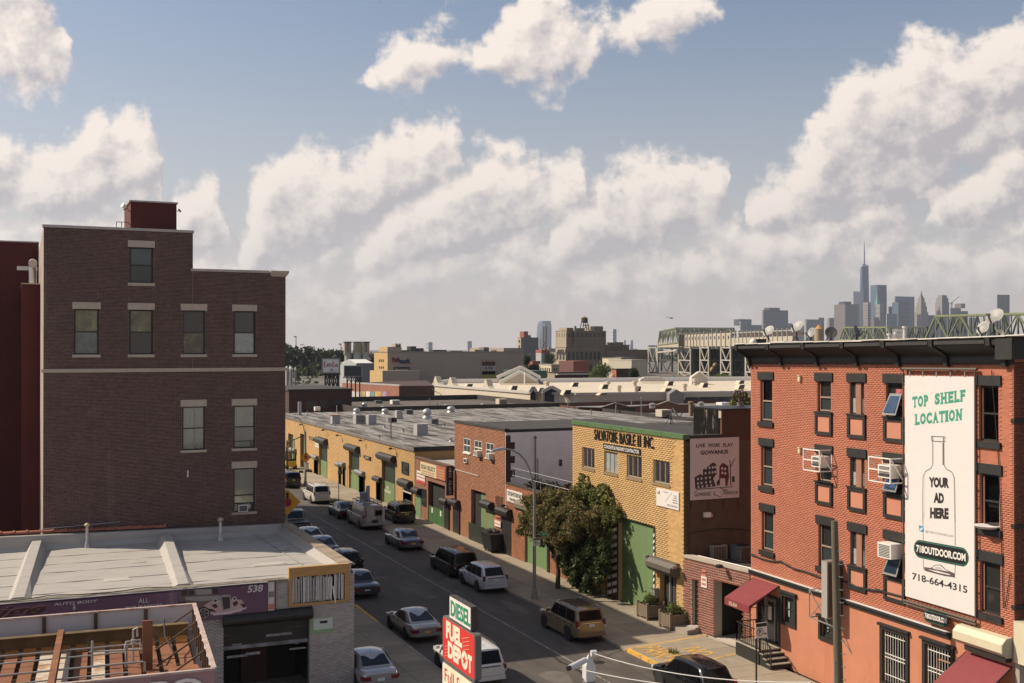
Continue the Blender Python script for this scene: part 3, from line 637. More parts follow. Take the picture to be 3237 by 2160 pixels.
# -- AUTO BODY SHOP
YA=49.8;FA=FYp(YA);YR=63.3
ab=tg('auto_body_shop','low grey white brick workshop with a pale flat roof and a purple sign in front','building',(7,YA,0))
ZF,ZR=5.2,5.05
sh=(8.17,11.96,0.,3.55);wbx=(11.05,13.72,4.05,5.3)
w=MB();w.wall(FA,-12,14.03,0,5.24,[sh],.35);w.quad((14.03,YA,0),(14.03,YR,0),(14.03,YR,5.3),(14.03,YA,5.3));w.hexa([(-12,YR+.02,0),(14,YR+.02,0),(14,YR+.4,0),(-12,YR+.4,0),(-12,YR+.02,5.98),(14,YR+.02,5.55),(14,YR+.4,5.55),(-12,YR+.4,5.98)])
w.B('wall',M['white_mortar'],ab)
bricks(ab,FA,7.0,14.03,.1,5.22,[sh,wbx,(7.0,8.0,3.7,5.3),(8.0,10.06,3.74,5.3)],M['wall_white'],M['wall_white_one'],course=.078,ln=.23,n_ind=300,near=(12.5,40,4.5))
b=MB();nx,ny=22,12
for i in range(nx):
 for j in range(ny):
  q=[]
  for di,dj in((0,0),(1,0),(1,1),(0,1)):
   x=-12+26*(i+di)/nx;y=YA+(YR-YA)*(j+dj)/ny;z=ZF+(ZR-ZF)*min(1,(y-YA)/11.5)+.03*math.sin(x*2.1)*math.sin(y*1.7);q.append((x,y,z))
  b.quad(*q)
b.B('roof',M['roof_silver'],ab,sm=60)
b=MB();rp=lambda x,t_:[(x,YR+.01,ZR-.1),(x,YR+.01,t_),(x,YR-.12,t_),(x,YR-.2,ZR+.25),(x,YR-.45,ZR+.03),(x,YR-.45,ZR-.1)];A1,A2=rp(-12,6.0),rp(13.9,5.57);b.v=A1+A2;b.f=[tuple(range(6)),tuple(range(11,5,-1))]+[(k,(k+1)%6,6+(k+1)%6,6+k)for k in range(6)];b.B('rear_parapet',M['roof_silver'],ab)
b=MB();y_s=[YA+.35,53,56,59,61.5,YR-.1]
prev=None
for y in y_s:
 zr=ZF+(ZR-ZF)*min(1,(y-YA)/11.5);ring=[(13.97,y,zr-.1),(13.97,y,5.56),(13.66,y,5.56),(13.62,y,zr+.25),(13.3,y,zr+.04),(13.3,y,zr-.1)]
 if prev:
  for k in range(6):b.quad(prev[k],prev[(k+1)%6],ring[(k+1)%6],ring[k])
 else:b.poly(ring)
 prev=ring
b.poly(prev);b.B('side_parapet',M['roof_silver'],ab)
ky=YA+.4;k=0
mat('coping_old',(.27,.215,.155),.9,var=.3,scale=2,objr=.2)
while ky<YR-.3:
 l=.62;b=MB();b.box(13.55,14.10,ky+.01,ky+l-.01,5.56,5.63);b.B('coping_stone',M['coping_old'],ab);ky+=l
for xr,xf in((7.28,6.5),(.84,-.02),(-6.2,-7)):
 b=MB();prev=None
 for t_ in(0,.35,.7,1):
  y=YR-.25+(YA+.25-(YR-.25))*t_;x=xr+(xf-xr)*t_;zr=ZF+(ZR-ZF)*min(1,(y-YA)/11.5);h=.5*(1-t_)+.14*t_
  ring=[(x-.5,y,zr-.05),(x-.22,y,zr+h),(x+.22,y,zr+h),(x+.5,y,zr-.05)]
  if prev:
   for j in range(4):b.quad(prev[j],prev[(j+1)%4],ring[(j+1)%4],ring[j])
  else:b.poly(ring)
  prev=ring
 b.poly(prev);b.B('fire_wall',M['roof_silver'],ab)
b=MB();b.pm([(-12,YA-.08,5.1),(-12,YA-.08,5.24),(-12,YA+.1,5.3),(-12,YA+.35,5.22),(-12,YA+.35,5.1)],(22.9,0,0));b.B('drip_edge',mat('old_edge',(.22,.19,.15),.9,var=.4,scale=3),ab)
# corrugated gutter guard just over the sign: small ribs
b=MB()
for i in range(130):b.box(-3+i*.1,-3+i*.1+.055,YA-.14,YA-.05,5.1,5.2)
b.B('gutter_ribs',M['dark_galvanised'],ab,kind='stuff')
cb=MB();pts=[(-3,YA-.02,5.33)]+[(-3+i*.5,YA-.05+.06*math.sin(i*1.7),5.32+.04*math.sin(i*.9))for i in range(1,19)];cb.tube(pts,.018,6);solo(cb,'cable',M['rubber'],'black cable lying along the front edge of the pale flat roof','cable')
# shutter, its drum and a workshop painted dark
cvr(ab,FA,sh[0],sh[1],2.4,3.55,-.3,-.25,M['black_metal'],'roller_shutter')
for i in range(10):cvr(ab,FA,sh[0]+.05,sh[1]-.05,2.42+i*.11,2.5+i*.11,-.25,-.225,mat('shutter_black',(.016,.014,.013),.5,var=.6,scale=3,spots=((.30,.28,.27),1.3,.62,.8,(.35,1,2.2))),'slat')
cvr(ab,FA,sh[0],sh[1],0,2.42,-3.0,-2.9,room,'interior_shade_panel');b=MB();b.box(sh[0]-.3,sh[1]+.3,YA+.4,YA+3,-.02,.01);b.B('workshop_floor',M['concrete'],ab)
for x0,y0,x1,y1 in((1720,805,1885,772),(1465,945,1600,915),(1590,925,1680,898),(1870,890,1975,868),(1500,860,1560,846),(1905,850,1930,836)):p=onY('O',x0,y0,YA+.2);q=onY('O',x1,y1,YA+.2);cvr(ab,FA,p.x,q.x,p.z,q.z,-.222,-.2,mat('peeled',(.24,.23,.24),.7,var=.4,scale=6),'peeled_strip')
cvr(ab,FA,9.4,10.6,0,2.0,-2.8,-2.7,mat('dull_red_door',(.06,.025,.02),.8),'inner_door')
cvr(ab,FA,sh[0]+.03,sh[1]-.03,2.28,2.44,-.31,-.2,mat('shutter_edge',(.2,.2,.22),.6,var=.6,scale=2),'bottom_rail')
b=MB();dr=[]
for i in range(9):t_=math.pi*i/8;dr.append((sh[0]-.05,YA-.02-.32*math.sin(t_),3.62-.28*math.cos(t_)+.02))
b.pm(dr,(sh[1]-sh[0]+.15,0,0));b.B('drum_cover',M['black_metal'],ab)
# timber frame of torn strips
for a in((11.0,13.75,5.30,5.72),(11.0,13.75,4.0,4.10)):cvr(ab,FA,*a,-.1,.14,M['ochre_wood'],'frame_board')
for a in((11.0,11.16),(13.55,13.75)):cvr(ab,FA,*a,4.1,5.30,-.1,.12,M['ochre_wood'],'frame_board')
cvr(ab,FA,11.16,13.55,4.1,5.30,-.06,.0,M['trim_dark'],'frame_back')
random.seed(5)
for i in range(31):
 x=11.19+i*.0755;w_=RU(.03,.062);lo=4.1+random.choice((0,.0,.02,.05));hi=5.28-random.choice((0,0,.03,.1,.2 if i%7==3 else 0));sk=RU(-.02,.02)
 if i==24:continue
 d_=RU(.02,.05);b=MB();b.hexa([FA.p(x+sk,lo,d_+.008),FA.p(x+w_+sk,lo,d_+.008),FA.p(x+w_+sk,lo,d_),FA.p(x+sk,lo,d_),FA.p(x,hi,d_+.03),FA.p(x+w_,hi,d_+.03),FA.p(x+w_,hi,d_+.02),FA.p(x,hi,d_+.02)])
 b.B('torn_strip',mat('strip_white',(.55,.52,.5),.7,objr=.3,var=.15,scale=5),ab)
b=MB();b.hexa([FA.p(13.08,4.0,.16),FA.p(13.14,4.0,.16),FA.p(13.14,4.0,.15),FA.p(13.08,4.0,.15),FA.p(12.98,4.75,.06),FA.p(13.06,4.72,.06),FA.p(13.06,4.72,.05),FA.p(12.98,4.75,.05)]);b.B('hanging_strip',M['white_paint'],ab)
# the sign
sg=tg('shop_sign','long purple painted sign with an old car and the number 538 along the workshop front','sign',(4,YA,3.8))
SL,SR,SZ0,SZ1=-3.2,10.05,3.77,5.18
cvr(sg,FA,SL,SR,SZ0,SZ1,.06,.14,M['purple_sign'],'board');cvr(sg,FA,SL,SR,SZ1,SZ1+.03,.05,.15,M['sign_white'],'top_trim')
cvr(sg,FA,10.08,10.36,3.85,5.15,.04,.10,M['faded_white'],'end_panel');cvr(sg,FA,10.36,10.42,3.8,5.18,.0,.12,mat('dull_red_edge',(.2,.05,.04),.7),'end_trim')
cvr(sg,FA,10.10,10.34,4.5,4.75,.10,.104,M['ink_grey'],'end_mark');cvr(sg,FA,10.1,10.34,3.95,4.2,.10,.104,M['ink_pink'],'end_mark')
def sgn(s,a,b_,m=None,dd=.141,sx=0.,sz=0.,bold=.0,shear=0.):
 p=onY('O',*a,YA-.14);q=onY('O',*b_,YA-.14)
 return ft(s,m or M['sign_white'],sg,FA,p.x+sx,p.z+sz,q.x-p.x,q.z-p.z,dd,bold=bold,shear=shear,lift=.0015)
for(m_,dx,dz,dd)in((M['sign_shadow'],.035,-.035,.141),(mat('sign_lilac',(.58,.50,.52),.5),0,0,.145)):
 sgn('538',(1598,520),(1700,465),m_,dd,dx,dz,.03,.15);sgn('AUTO BODY',(348,605),(632,562),m_,dd,dx,dz,.015,.1)
 sgn('&',(470,630),(492,592),m_,dd,dx,dz);sgn('ALL',(895,588),(962,552),m_,dd,dx,dz,.01);sgn('INSURANCES',(812,624),(1050,588),m_,dd,dx,dz,.01);sgn('RESTORATION',(330,668),(640,628),m_,dd,dx,dz,.01,.05)
for(m_,dx,dz,dd)in((mat('script_rim',(.36,.16,.13),.5),-.025,.02,.141),(mat('script_dark',(.05,.014,.02),.5),0,0,.145)):
 sgn('tige',(-110,712),(300,588),m_,dd,dx,dz,.03,.5)
 # the painted old car: flat shapes layered on the board
def shape(pts,m,dd,name='car_picture'):
 b=MB();q=[onY('O',x,y,YA-.14)for x,y in pts];b.pm([(p.x,YA-.14-dd,p.z)for p in q],(0,.0012,0));return b.B(name,m,sg)
ell=lambda x,y,rx,ry,n=18:[(x+rx*math.cos(2*math.pi*i/n),y+ry*math.sin(2*math.pi*i/n))for i in range(n)]
mat('pic_dark',(.035,.022,.025),.5);mat('pic_mid',(.15,.09,.09),.5);mat('pic_pink',(.50,.33,.31),.5);mat('pic_grey',(.30,.27,.26),.5)
shape([(1165,500),(1260,484),(1395,484),(1410,495),(1412,540),(1480,545),(1490,640),(1290,640),(1240,600),(1160,580)],M['pic_mid'],.002)
shape([(1165,500),(1185,490),(1395,484),(1408,492),(1260,497),(1172,508)],M['pic_dark'],.004);shape([(1172,510),(1210,505),(1210,535),(1170,540)],M['pic_dark'],.004);shape([(1218,505),(1252,503),(1252,533),(1218,536)],M['pic_dark'],.004)
shape([(1262,498),(1365,494),(1368,528),(1270,533)],M['pic_grey'],.004);shape([(1370,494),(1408,494),(1412,528),(1372,528)],M['pic_dark'],.004)
shape([(1195,548),(1420,536),(1440,560),(1300,575),(1200,565)],M['pic_grey'],.004);shape([(1320,600),(1360,575),(1480,560),(1560,565),(1592,605),(1560,640),(1440,660),(1340,660)],M['pic_pink'],.004)
shape([(1425,540),(1440,532),(1485,532),(1492,545),(1490,625),(1440,640),(1420,590)],M['pic_grey'],.006);shape([(1432,548),(1484,545),(1486,618),(1444,628)],M['pic_dark'],.008)
shape(ell(1391,570,17,15),M['sign_lilac'],.009);shape(ell(1391,570,11,9),M['pic_dark'],.010);shape(ell(1515,557,15,13),M['sign_lilac'],.009);shape(ell(1515,557,9,8),M['pic_dark'],.010)
shape(ell(1318,650,42,40),M['pic_dark'],.009);shape(ell(1318,652,34,33),M['pic_grey'],.010);shape(ell(1318,652,29,28),M['pic_dark'],.0105)
for i in range(5):
 a=i*1.257;shape([(1318,652),(1318+29*math.cos(a-.15),652+28*math.sin(a-.15)),(1318+29*math.cos(a+.15),652+28*math.sin(a+.15))],M['pic_grey'],.0112)
for q in([(1365,600),(1395,590),(1410,612),(1385,620)],[(1340,620),(1375,625),(1400,645),(1360,640)],[(1500,585),(1530,570),(1540,590),(1515,610)],[(1550,590),(1585,590),(1588,612),(1570,615)]):shape(q,M['pic_dark'],.006)
shape([(1375,655),(1480,642),(1595,612),(1590,622),(1485,656),(1380,666)],M['sign_lilac'],.010);shape([(1150,578),(1200,572),(1205,590),(1145,592)],M['pic_dark'],.004)
ns=tg('notice_sign','small pale green and white notice on the workshop wall right of the shutter','sign',(12.6,YA,3))
p=onY('O',2008,785,YA);q=onY('O',2150,672,YA);cvr(ns,FA,p.x,q.x,p.z,q.z,.01,.03,mat('pale_green',(.22,.36,.17),.6,var=.2,scale=2),'board');cvr(ns,FA,p.x+.12,q.x-.02,p.z+.16,q.z-.03,.03,.034,mat('pale_mint',(.5,.56,.5),.6),'panel')
cvr(ns,FA,(p.x+q.x)/2-.1,(p.x+q.x)/2+.25,q.z-.26,q.z-.15,.034,.038,M['ink'],'dark_label')
# pipes and bits on the roof
def roofz(y):return ZF+(ZR-ZF)*min(1,(y-YA)/11.5)
def vent_pipe(f,top,label,r,cap=True):
 y=61.0 if f[0]>1000 else 59.5
 p=onZ('O',*f,roofz(y));h=onY('O',*top,p.y).z-roofz(p.y)
 t=tg('vent_pipe',label,'vent pipe',(p.x,p.y,roofz(p.y)))
 b=MB();b.la([(r*2.2,-.02),(r*1.9,.06),(r*1.15,.32),(r,.34),(r,h)],12,(p.x,p.y,roofz(p.y)));b.B('pipe',M['galvanised'],t,sm=40)
 b=MB();b.la([(r*.9,h-.02),(r*1.9,h+.02),(r*2,h+.08),(r*1.2,h+.16),(0.02,h+.18)],12,(p.x,p.y,roofz(p.y)));b.B('cap',mat('cap_tan',(.42,.34,.22),.7),t,sm=40)
vent_pipe((563,225),(563,90),'tall grey vent pipe with a flared foot on the pale flat roof',.075);vent_pipe((1424,180),(1424,55),'short grey vent pipe near the shaded back parapet of the pale flat roof',.085)
b=MB();c1=onZ('O',1800,245,5.1);c2=onZ('O',1955,345,5.15);b.tube([(c1.x-.35,YR-.3,5.2),(c1.x-.15,YR-.48,5.12),(c1.x,c1.y,5.13),(c2.x,c2.y,5.2)],.022,6);solo(b,'conduit',M['galvanised'],'thin pale conduit running across the right bay of the pale flat roof','conduit')
# terracotta ridge tiles between the two buildings
tc_=tg('tile_coping','row of terracotta coping tiles behind the back parapet of the pale roof','coping',(-1,YR+.6,5.4))
mat('terracotta',(.33,.12,.075),.85,objr=.2,var=.2,scale=4)
x=-9.0
while x<7.0:
 b=MB();zt=6.10-.0166*(x+12)
 b.pm([(x,YR+.42,zt-.06),(x,YR+.47,zt+.03),(x,YR+.6,zt+.07),(x,YR+.73,zt+.03),(x,YR+.78,zt-.06)],(.52,0,0));b.pm([(x+.52,YR+.4,zt-.06),(x+.52,YR+.45,zt+.06),(x+.52,YR+.6,zt+.11),(x+.52,YR+.75,zt+.06),(x+.52,YR+.8,zt-.06)],(.09,0,0));b.B('tile',M['terracotta'],tc_);x+=.63
b=MB();b.box(-9.2,7.1,YR+.41,YR+.79,0,5.6);b.B('brick_wall',M['brown_mortar'],tc_)
a1=onY('N',325,1170,YR+.3);a2=onY('N',940,1113,YR+.6);b=MB();b.tube([a1,a2],.02,6);solo(b,'thin_pole',M['galvanised'],'thin pole leaning along the brick wall above the terracotta tiles','pole')
# -- FUEL STATION CANOPY
cz=6.0;cbk=Vector((5.98,42.98,0));cfr=Vector((5.32,34.05,0));ub=Vector((-6.59,.29,0)).normalized();bl=cbk+ub*14;fl_=cfr+ub*13
cn=tg('station_canopy','open topped fuel station canopy with white fascia panels and a rusty deck','canopy',(cfr.x,cfr.y,0))
random.seed(13)
for i in range(5): # laps of the roofing felt, a little crooked
 y=YA+1.3+i*2.4+RU(-.2,.2);b=MB();q=[(-12+26*k/9,y+RU(-.04,.04))for k in range(10)]
 for(x0,ya),(x1,yb)in zip(q,q[1:]):z0,z1=roofz(ya)+.018,roofz(yb)+.018;b.hexa([(x0,ya,z0-.05),(x1,yb,z1-.05),(x1,yb+.05,z1-.05),(x0,ya+.05,z0-.05),(x0,ya,z0),(x1,yb,z1),(x1,yb+.05,z1),(x0,ya+.05,z0)])
 b.B('felt_lap',mat('felt_lap',(.345,.32,.295),.85,var=.3,scale=1.5,stretch=(.5,3,1)),ab)
for x,y,w_,l_ in((3.4,52.6,1.2,.8),(5.0,57,.7,1.3),(10.2,53.6,1.6,.7),(12,57.5,.8,1.0),(-1.6,54,.9,.9),(8.6,56.2,1.1,.6)):b=MB();b.hexa([(x,y,roofz(y)-.02),(x+w_,y+.1,roofz(y)-.02),(x+w_-.1,y+l_,roofz(y+l_)-.02),(x+.1,y+l_,roofz(y+l_)-.02),(x,y,roofz(y)+.02),(x+w_,y+.1,roofz(y)+.02),(x+w_-.1,y+l_,roofz(y+l_)+.02),(x+.1,y+l_,roofz(y+l_)+.02)]);b.B('felt_patch',mat('felt_patch',(.385,.352,.315),.8,objr=.12,var=.2,scale=2),ab)
def upz(p,z):return Vector((p.x,p.y,z))
def plate(mb,p,q,z0,z1,t,inw):
 p=Vector(p);q=Vector(q);inw=Vector(inw);mb.hexa([upz(p,z0),upz(q,z0),upz(q+inw*t,z0),upz(p+inw*t,z0),upz(p,z1),upz(q,z1),upz(q+inw*t,z1),upz(p+inw*t,z1)])
nb=Vector((-ub.y,ub.x,0));nb=nb if nb.y<0 else-nb # towards the camera
rt=(cfr-cbk).normalized();rin=Vector((rt.y,-rt.x,0));rin=rin if rin.x<0 else-rin
zb0=5.05
step=1.72
for i in range(8):
 b=MB();p=cbk+ub*(i*step+.02);q=cbk+ub*((i+1)*step-.02);plate(b,p,q,zb0,cz-.04,.04,nb);b.B('fascia_panel',mat('fascia_inside',(.52,.48,.49),.55,var=.06,scale=1),cn)
 b=MB();p=cbk+ub*((i+1)*step-.06)+nb*.045;q=p+ub*.12;plate(b,p,q,zb0,cz-.03,.09,nb);b.B('post',M['rust_dark'],cn)
b=MB();plate(b,cbk-nb*.05,bl-nb*.05,cz-.04,cz+.02,.14,nb);b.B('top_rail',M['pink_paint'],cn)
b=MB();plate(b,cbk,cfr,zb0,cz-.04,.05,rin);b.B('fascia_panel',M['faded_white'],cn);b=MB();plate(b,cbk-rin*.06,cfr-rin*.06,cz-.04,cz+.03,.14,rin);b.B('top_rail',M['pink_paint'],cn)
b=MB();plate(b,cfr,fl_,zb0,cz-.04,.05,-nb);b.B('fascia_panel',mat('fascia_plum',(.33,.19,.20),.5,var=.15,scale=1),cn);b=MB();plate(b,cfr+nb*.06,fl_+nb*.06,cz-.04,cz+.02,.12,-nb);b.B('top_rail',M['pink_paint'],cn)
# words on the front fascia: only their tops show
text('PO',M['sign_white'],cn,(cfr.x-1.85,cfr.y-.02+.06,5.3),tuple(-ub),(0,0,1),1.5,.52,bold=.03,name='lettering',lift=.07)
for i in range(9):
 p=cbk.lerp(cfr,(i+.6)/9.2);b=MB();b.bar(upz(p+rin*.08,zb0),upz(p+rin*.08,cz-.05),.07);b.B('post',M['rust_dark'],cn)
 if i<8 and i%2==0:b=MB();b.bar(upz(p+rin*.1,cz-.1),upz(p+rin*1.5+rt*.2,zb0+.02),.05);b.B('brace',M['rust_dark'],cn)
 # inner channel beam and the pans of the deck
p=cbk+nb*.75+rin*.3;q=bl+nb*.75;b=MB();plate(b,p,q,5.0,5.5,.12,nb);plate(b,p,q,5.5,5.53,.3,nb);b.B('channel_beam',mat('rust_beam',(.12,.075,.03),.8,var=.5,scale=1.3,spots=((.25,.2,.1),1.2,.56,.6)),cn)
p=cfr-nb*.55+rin*.3;q=fl_-nb*.55;b=MB();plate(b,p,q,5.0,5.35,.12,-nb);plate(b,p,q,5.35,5.38,.3,-nb);b.B('channel_beam',M['rust'],cn)
deck0=4.92
L_=(cbk-cfr).length
random.seed(11)
for i in range(24):
 x0=.35+i*.56;a=cbk+nb*.95+ub*x0;c=cbk+nb*(L_-.75)+ub*(x0+.15)
 b=MB();wv=ub*.41;zt=deck0+RU(-.01,.02)
 for s0,s1 in((0,.33),(.34,.66),(.67,1)):
  A=a.lerp(c,s0);C=a.lerp(c,s1-.004);b.hexa([upz(A,zt-.05),upz(A+wv,zt-.05),upz(C+wv,zt-.05),upz(C,zt-.05),upz(A,zt),upz(A+wv,zt),upz(C+wv,zt),upz(C,zt)])
 b.B('deck_pan',M['rust_deck']if i not in(5,7,8)else mat('deck_pale',(.5,.43,.35),.8,var=.15,scale=1,spots=((.33,.15,.06),.9,.54,.9)),cn)
 A=a-nb*.1;b=MB();b.hexa([upz(A,zt+.02),upz(A+wv,zt+.02),upz(A+wv+nb*.35,zt),upz(A+nb*.35,zt),upz(A,zt+.16),upz(A+wv,zt+.16),upz(A+wv+nb*.03,zt+.16),upz(A+nb*.03,zt+.16)]);b.B('pan_lip',mat('rust_orange',(.45,.19,.05),.8,var=.3,scale=4),cn)
b=MB();b.hexa([upz(cbk+nb*.2+ub*.2,4.65),upz(bl+nb*.2,4.65),upz(fl_-nb*.2,4.65),upz(cfr-nb*.2+ub*.2,4.65)]+[upz(cbk+nb*.2+ub*.2,4.75),upz(bl+nb*.2,4.75),upz(fl_-nb*.2,4.75),upz(cfr-nb*.2+ub*.2,4.75)]);b.B('soffit',M['rust_dark'],cn)
for xx in(4.6,):
 a=cbk+ub*xx+nb*.5;c=cbk+ub*(xx+.25)+nb*(L_-.3);b=MB();b.bar(upz(a,5.56),upz(c,5.5),.2,.04);b.bar(upz(a,5.42),upz(c,5.36),.04,.28);b.bar(upz(a,5.28),upz(c,5.22),.2,.04);b.B('beam',M['rust'],cn)
b=MB();a=cbk+ub*1.75+nb*4.4;b.hexa([upz(a,4.4),upz(a+ub*.32,4.4),upz(a+ub*.32+nb*.1,4.4),upz(a+nb*.1,4.4),upz(a,6.55),upz(a+ub*.32,6.55),upz(a+ub*.32+nb*.1,6.55),upz(a+nb*.1,6.55)]);
b.B('upright_plate',M['rust_deck'],cn)
for i,(s,z,r)in enumerate(((2.4,5.3,.028),(3.3,5.28,.03),(4.6,5.25,.033),(5.6,5.22,.028),(6.6,5.2,.03))):
 a=cbk+nb*s+ub*(2.0+.5*(i%2));c=cbk+nb*(s+.1)+ub*13;b=MB();b.tube([upz(a,z-.35),upz(a,z-.03),upz(a+ub*.1,z),upz(c,z)],r,7);b.B('pipe',M['pipe_pale'],cn,sm=50)
a=cbk+nb*3.2+ub*2.3;b=MB()
b.tube([upz(a,4.9),upz(a,6.0),upz(a-ub*.12,6.05),upz(a-ub*.14,5.75)],.035,7);b.tube([upz(a+ub*.25+nb*.6,4.9),upz(a+ub*.25+nb*.6,5.75),upz(a-ub*.2+nb*.5,5.75),upz(a-ub*.2+nb*.5,5.4),upz(a+ub*.3+nb*.2,5.4)],.04,7);b.tube([upz(a+ub*1.3+nb*.3,4.9),upz(a+ub*1.3+nb*.3,5.8)],.04,7);b.tube([upz(a-ub*.3+nb*.6,5.45),upz(a+ub*1.4+nb*.3,5.45)],.03,7)
for p_ in(a,a+ub*.25+nb*.6):b.la([(.07,0),(.07,.16)],8,tuple(upz(p_,5.5)))
b.B('pipe_manifold',M['pipe_pale'],cn,sm=50)
b=MB();a=cbk+nb*6.2+ub*.9;b.box(a.x-.45,a.x+.45,a.y-.5,a.y+.3,4.9,5.35);b.B('junction_box',M['rust'],cn);b=MB();b.box(a.x-.4,a.x+.4,a.y-.53,a.y-.5,4.95,5.3);b.B('mesh_screen',mat('mesh_grey',(.3,.3,.28),.8,var=.4,scale=20),cn)
b=MB();a=cbk+nb*1.6+ub*1.2;b.tube([upz(a,5.9),upz(a-ub*-.05+nb*1.2,5.6),upz(a+nb*2.4-ub*.15,5.3),upz(a+nb*2.8+ub*.1,5.0)],.03,7);b.B('cable_loop',M['rubber'],cn,sm=50)
for x_,y_ in((2.0,38.5),(-4.5,38.8)):
 b=MB();b.box(x_-.18,x_+.18,y_-.18,y_+.18,0,4.66);b.B('column',M['faded_white'],cn)
b=MB();b.tube([(6.1,49.7,5.2),(4.2,42.5,4.9)],.012,5);solo(b,'wire',M['rubber'],'black wire running from the workshop sign down to the canopy','wire')
class FDir: # wall in any direction; u runs to the right as seen, d comes out of the wall
 def __init__(s,o,ang_from,tilt=0.):
  s.o=o;d=Vector((ang_from[0],ang_from[1],0)).normalized();s.dx,s.dy=d.x,d.y;s.nx,s.ny=d.y,-d.x;s.t=tilt;s.ud=(d.x,d.y,tilt);s.n=(s.nx,s.ny,0)
 def p(s,u,z,d=0.):return(s.o[0]+s.dx*u+s.nx*d,s.o[1]+s.dy*u+s.ny*d,z+s.t*u)
 def at(s,f,x,y,d=0.):
  r=ray(f,x,y);ox,oy=s.o[0]+s.nx*d,s.o[1]+s.ny*d
  k=(ox*s.nx+oy*s.ny)/(r[0]*s.nx+r[1]*s.ny);u=(r[0]*k-ox)*s.dx+(r[1]*k-oy)*s.dy
  return u,CAM_H+r[2]*k-s.t*u
def AX(f,x,y,X):p=onX(f,x,y,X);return p.y,p.z
def drum(root,F,u0,u1,zc,r,m,name='shutter_housing',flat=.0,world=True):
 """rounded box over a door, sticking out of the wall"""
 pr=[(0,-r),(r*1.1,-r),(r*1.75,-r*.35),(r*1.75,r*.4),(r*1.15,r),(0,r*1.05)]
 b=MB();q0=[F.p(u0,zc+z,d)for d,z in pr];q1=[F.p(u1,zc+z,d)for d,z in pr];n=len(pr)
 b.v=q0+q1;b.f=[tuple(range(n-1,-1,-1)),tuple(range(n,2*n))]+[(k,(k+1)%n,n+(k+1)%n,n+k)for k in range(n)]
 return b.B(name,m,root,world=world)
def slats(root,F,u0,u1,z0,z1,m,d0,h=.11,name='slat',d1=.05):
 n=max(1,int((z1-z0)/h));h=(z1-z0)/n
 a=np.array(F.p(u0,0,0));
 b=MB();b.hexa([F.p(u0,0,d0+d1),F.p(u1,0,d0+d1),F.p(u1,0,d0),F.p(u0,0,d0),F.p(u0,h*.82,d0+d1*.3),F.p(u1,h*.82,d0+d1*.3),F.p(u1,h*.86,d0),F.p(u0,h*.86,d0)])
 off=ORIG.get(root.name,(0,0,0));me=b.mesh(name,m,off=(off[0],off[1],0))
 for i in range(n):link(name,me,root,loc=(0,0,z0+i*h-off[2]))
def lbk(label,F,u,z,d=.5,m='black_metal'):
 t=tg('wall_lamp',label,'wall lamp',F.p(u,z,.1));b=MB();b.tube([F.p(u,z-.1,0),F.p(u,z,.15),F.p(u,z+.02,d)],.025,6);b.B('arm',M[m],t);b=MB();b.fb(F,u-.12,u+.12,z-.06,z+.1,d-.05,d+.22);b.B('lamp_head',M[m],t);return t
 # -- YELLOW BRICK WAREHOUSE
XW=33.3;FW=FXp(XW)
wh=tg('warehouse','long one-storey yellow brick warehouse with green doors and a streaked grey flat roof','building',(XW,98,0))
def wy(x,y):return AX('A',x,y,XW)
doors=[]
for(x0,x1,yt)in((505,605,600),(875,1000,690),(1283,1445,800),(122,185,510),(272,325,512)):
 a=wy(x0,yt)[0];b_=wy(x1,yt)[0];z=(wy(x0,yt)[1]);doors.append((b_,a,.13,z))
w=MB();w.wall(FW,97.95,160,0,6.05,doors,.35);w.box(XW+.36,78,97.98,160,0,6.0);w.quad((XW,97.95,0),(XW+.4,97.95,0),(XW+.4,97.95,6.05),(XW,97.95,6.05));w.B('wall',M['yellow_mortar'],wh)
sm=[((985,1070),1000),((1210,1280),1080),((1545,1660),1130),((745,778),905),((795,828),905),((440,495),810),((170,222),720)]
small=[]
for(x0,x1),yt in sm:a,z=wy(x0,yt);b_,_=wy(x1,yt);small.append((b_,a,.13,z))
bricks(wh,FW,97.97,125,.15,6.0,doors+small,M['yellow_brick'],mat('yellow_brick_one',(.50,.305,.125),.85,objr=.13),course=.115,ln=.33,joint=.009,dep=.003,n_ind=0)
bricks(wh,FW,125,160,.15,6.0,doors+small,M['yellow_brick'],course=.147,ln=.45,joint=.012,dep=.007,n_ind=0)
b=MB();b.box(XW-.12,XW+.25,97.9,160,6.0,6.27);b.B('fascia',mat('fascia_grey',(.16,.14,.125),.7,var=.25,scale=2,stretch=(1,.4,1)),wh)
b=MB();nx=30
b.quad((XW+.2,98,6.24),(78,98,6.24),(78,160,6.24),(XW+.2,160,6.24));b.B('roof',M['tar_roof'],wh)
for i in range(26): # felt seams lie across the roof
 x=XW+1.2+i*1.65;b=MB();b.box(x,x+.05,98.4,159,6.24,6.258);b.B('roof_seam',mat('seam_pale',(.24,.225,.21),.85,var=.3,scale=2),wh)
b=MB();b.box(XW-.1,60,97.86,98.15,6.0,6.42);b.B('end_parapet',M['tar_dark'],wh)
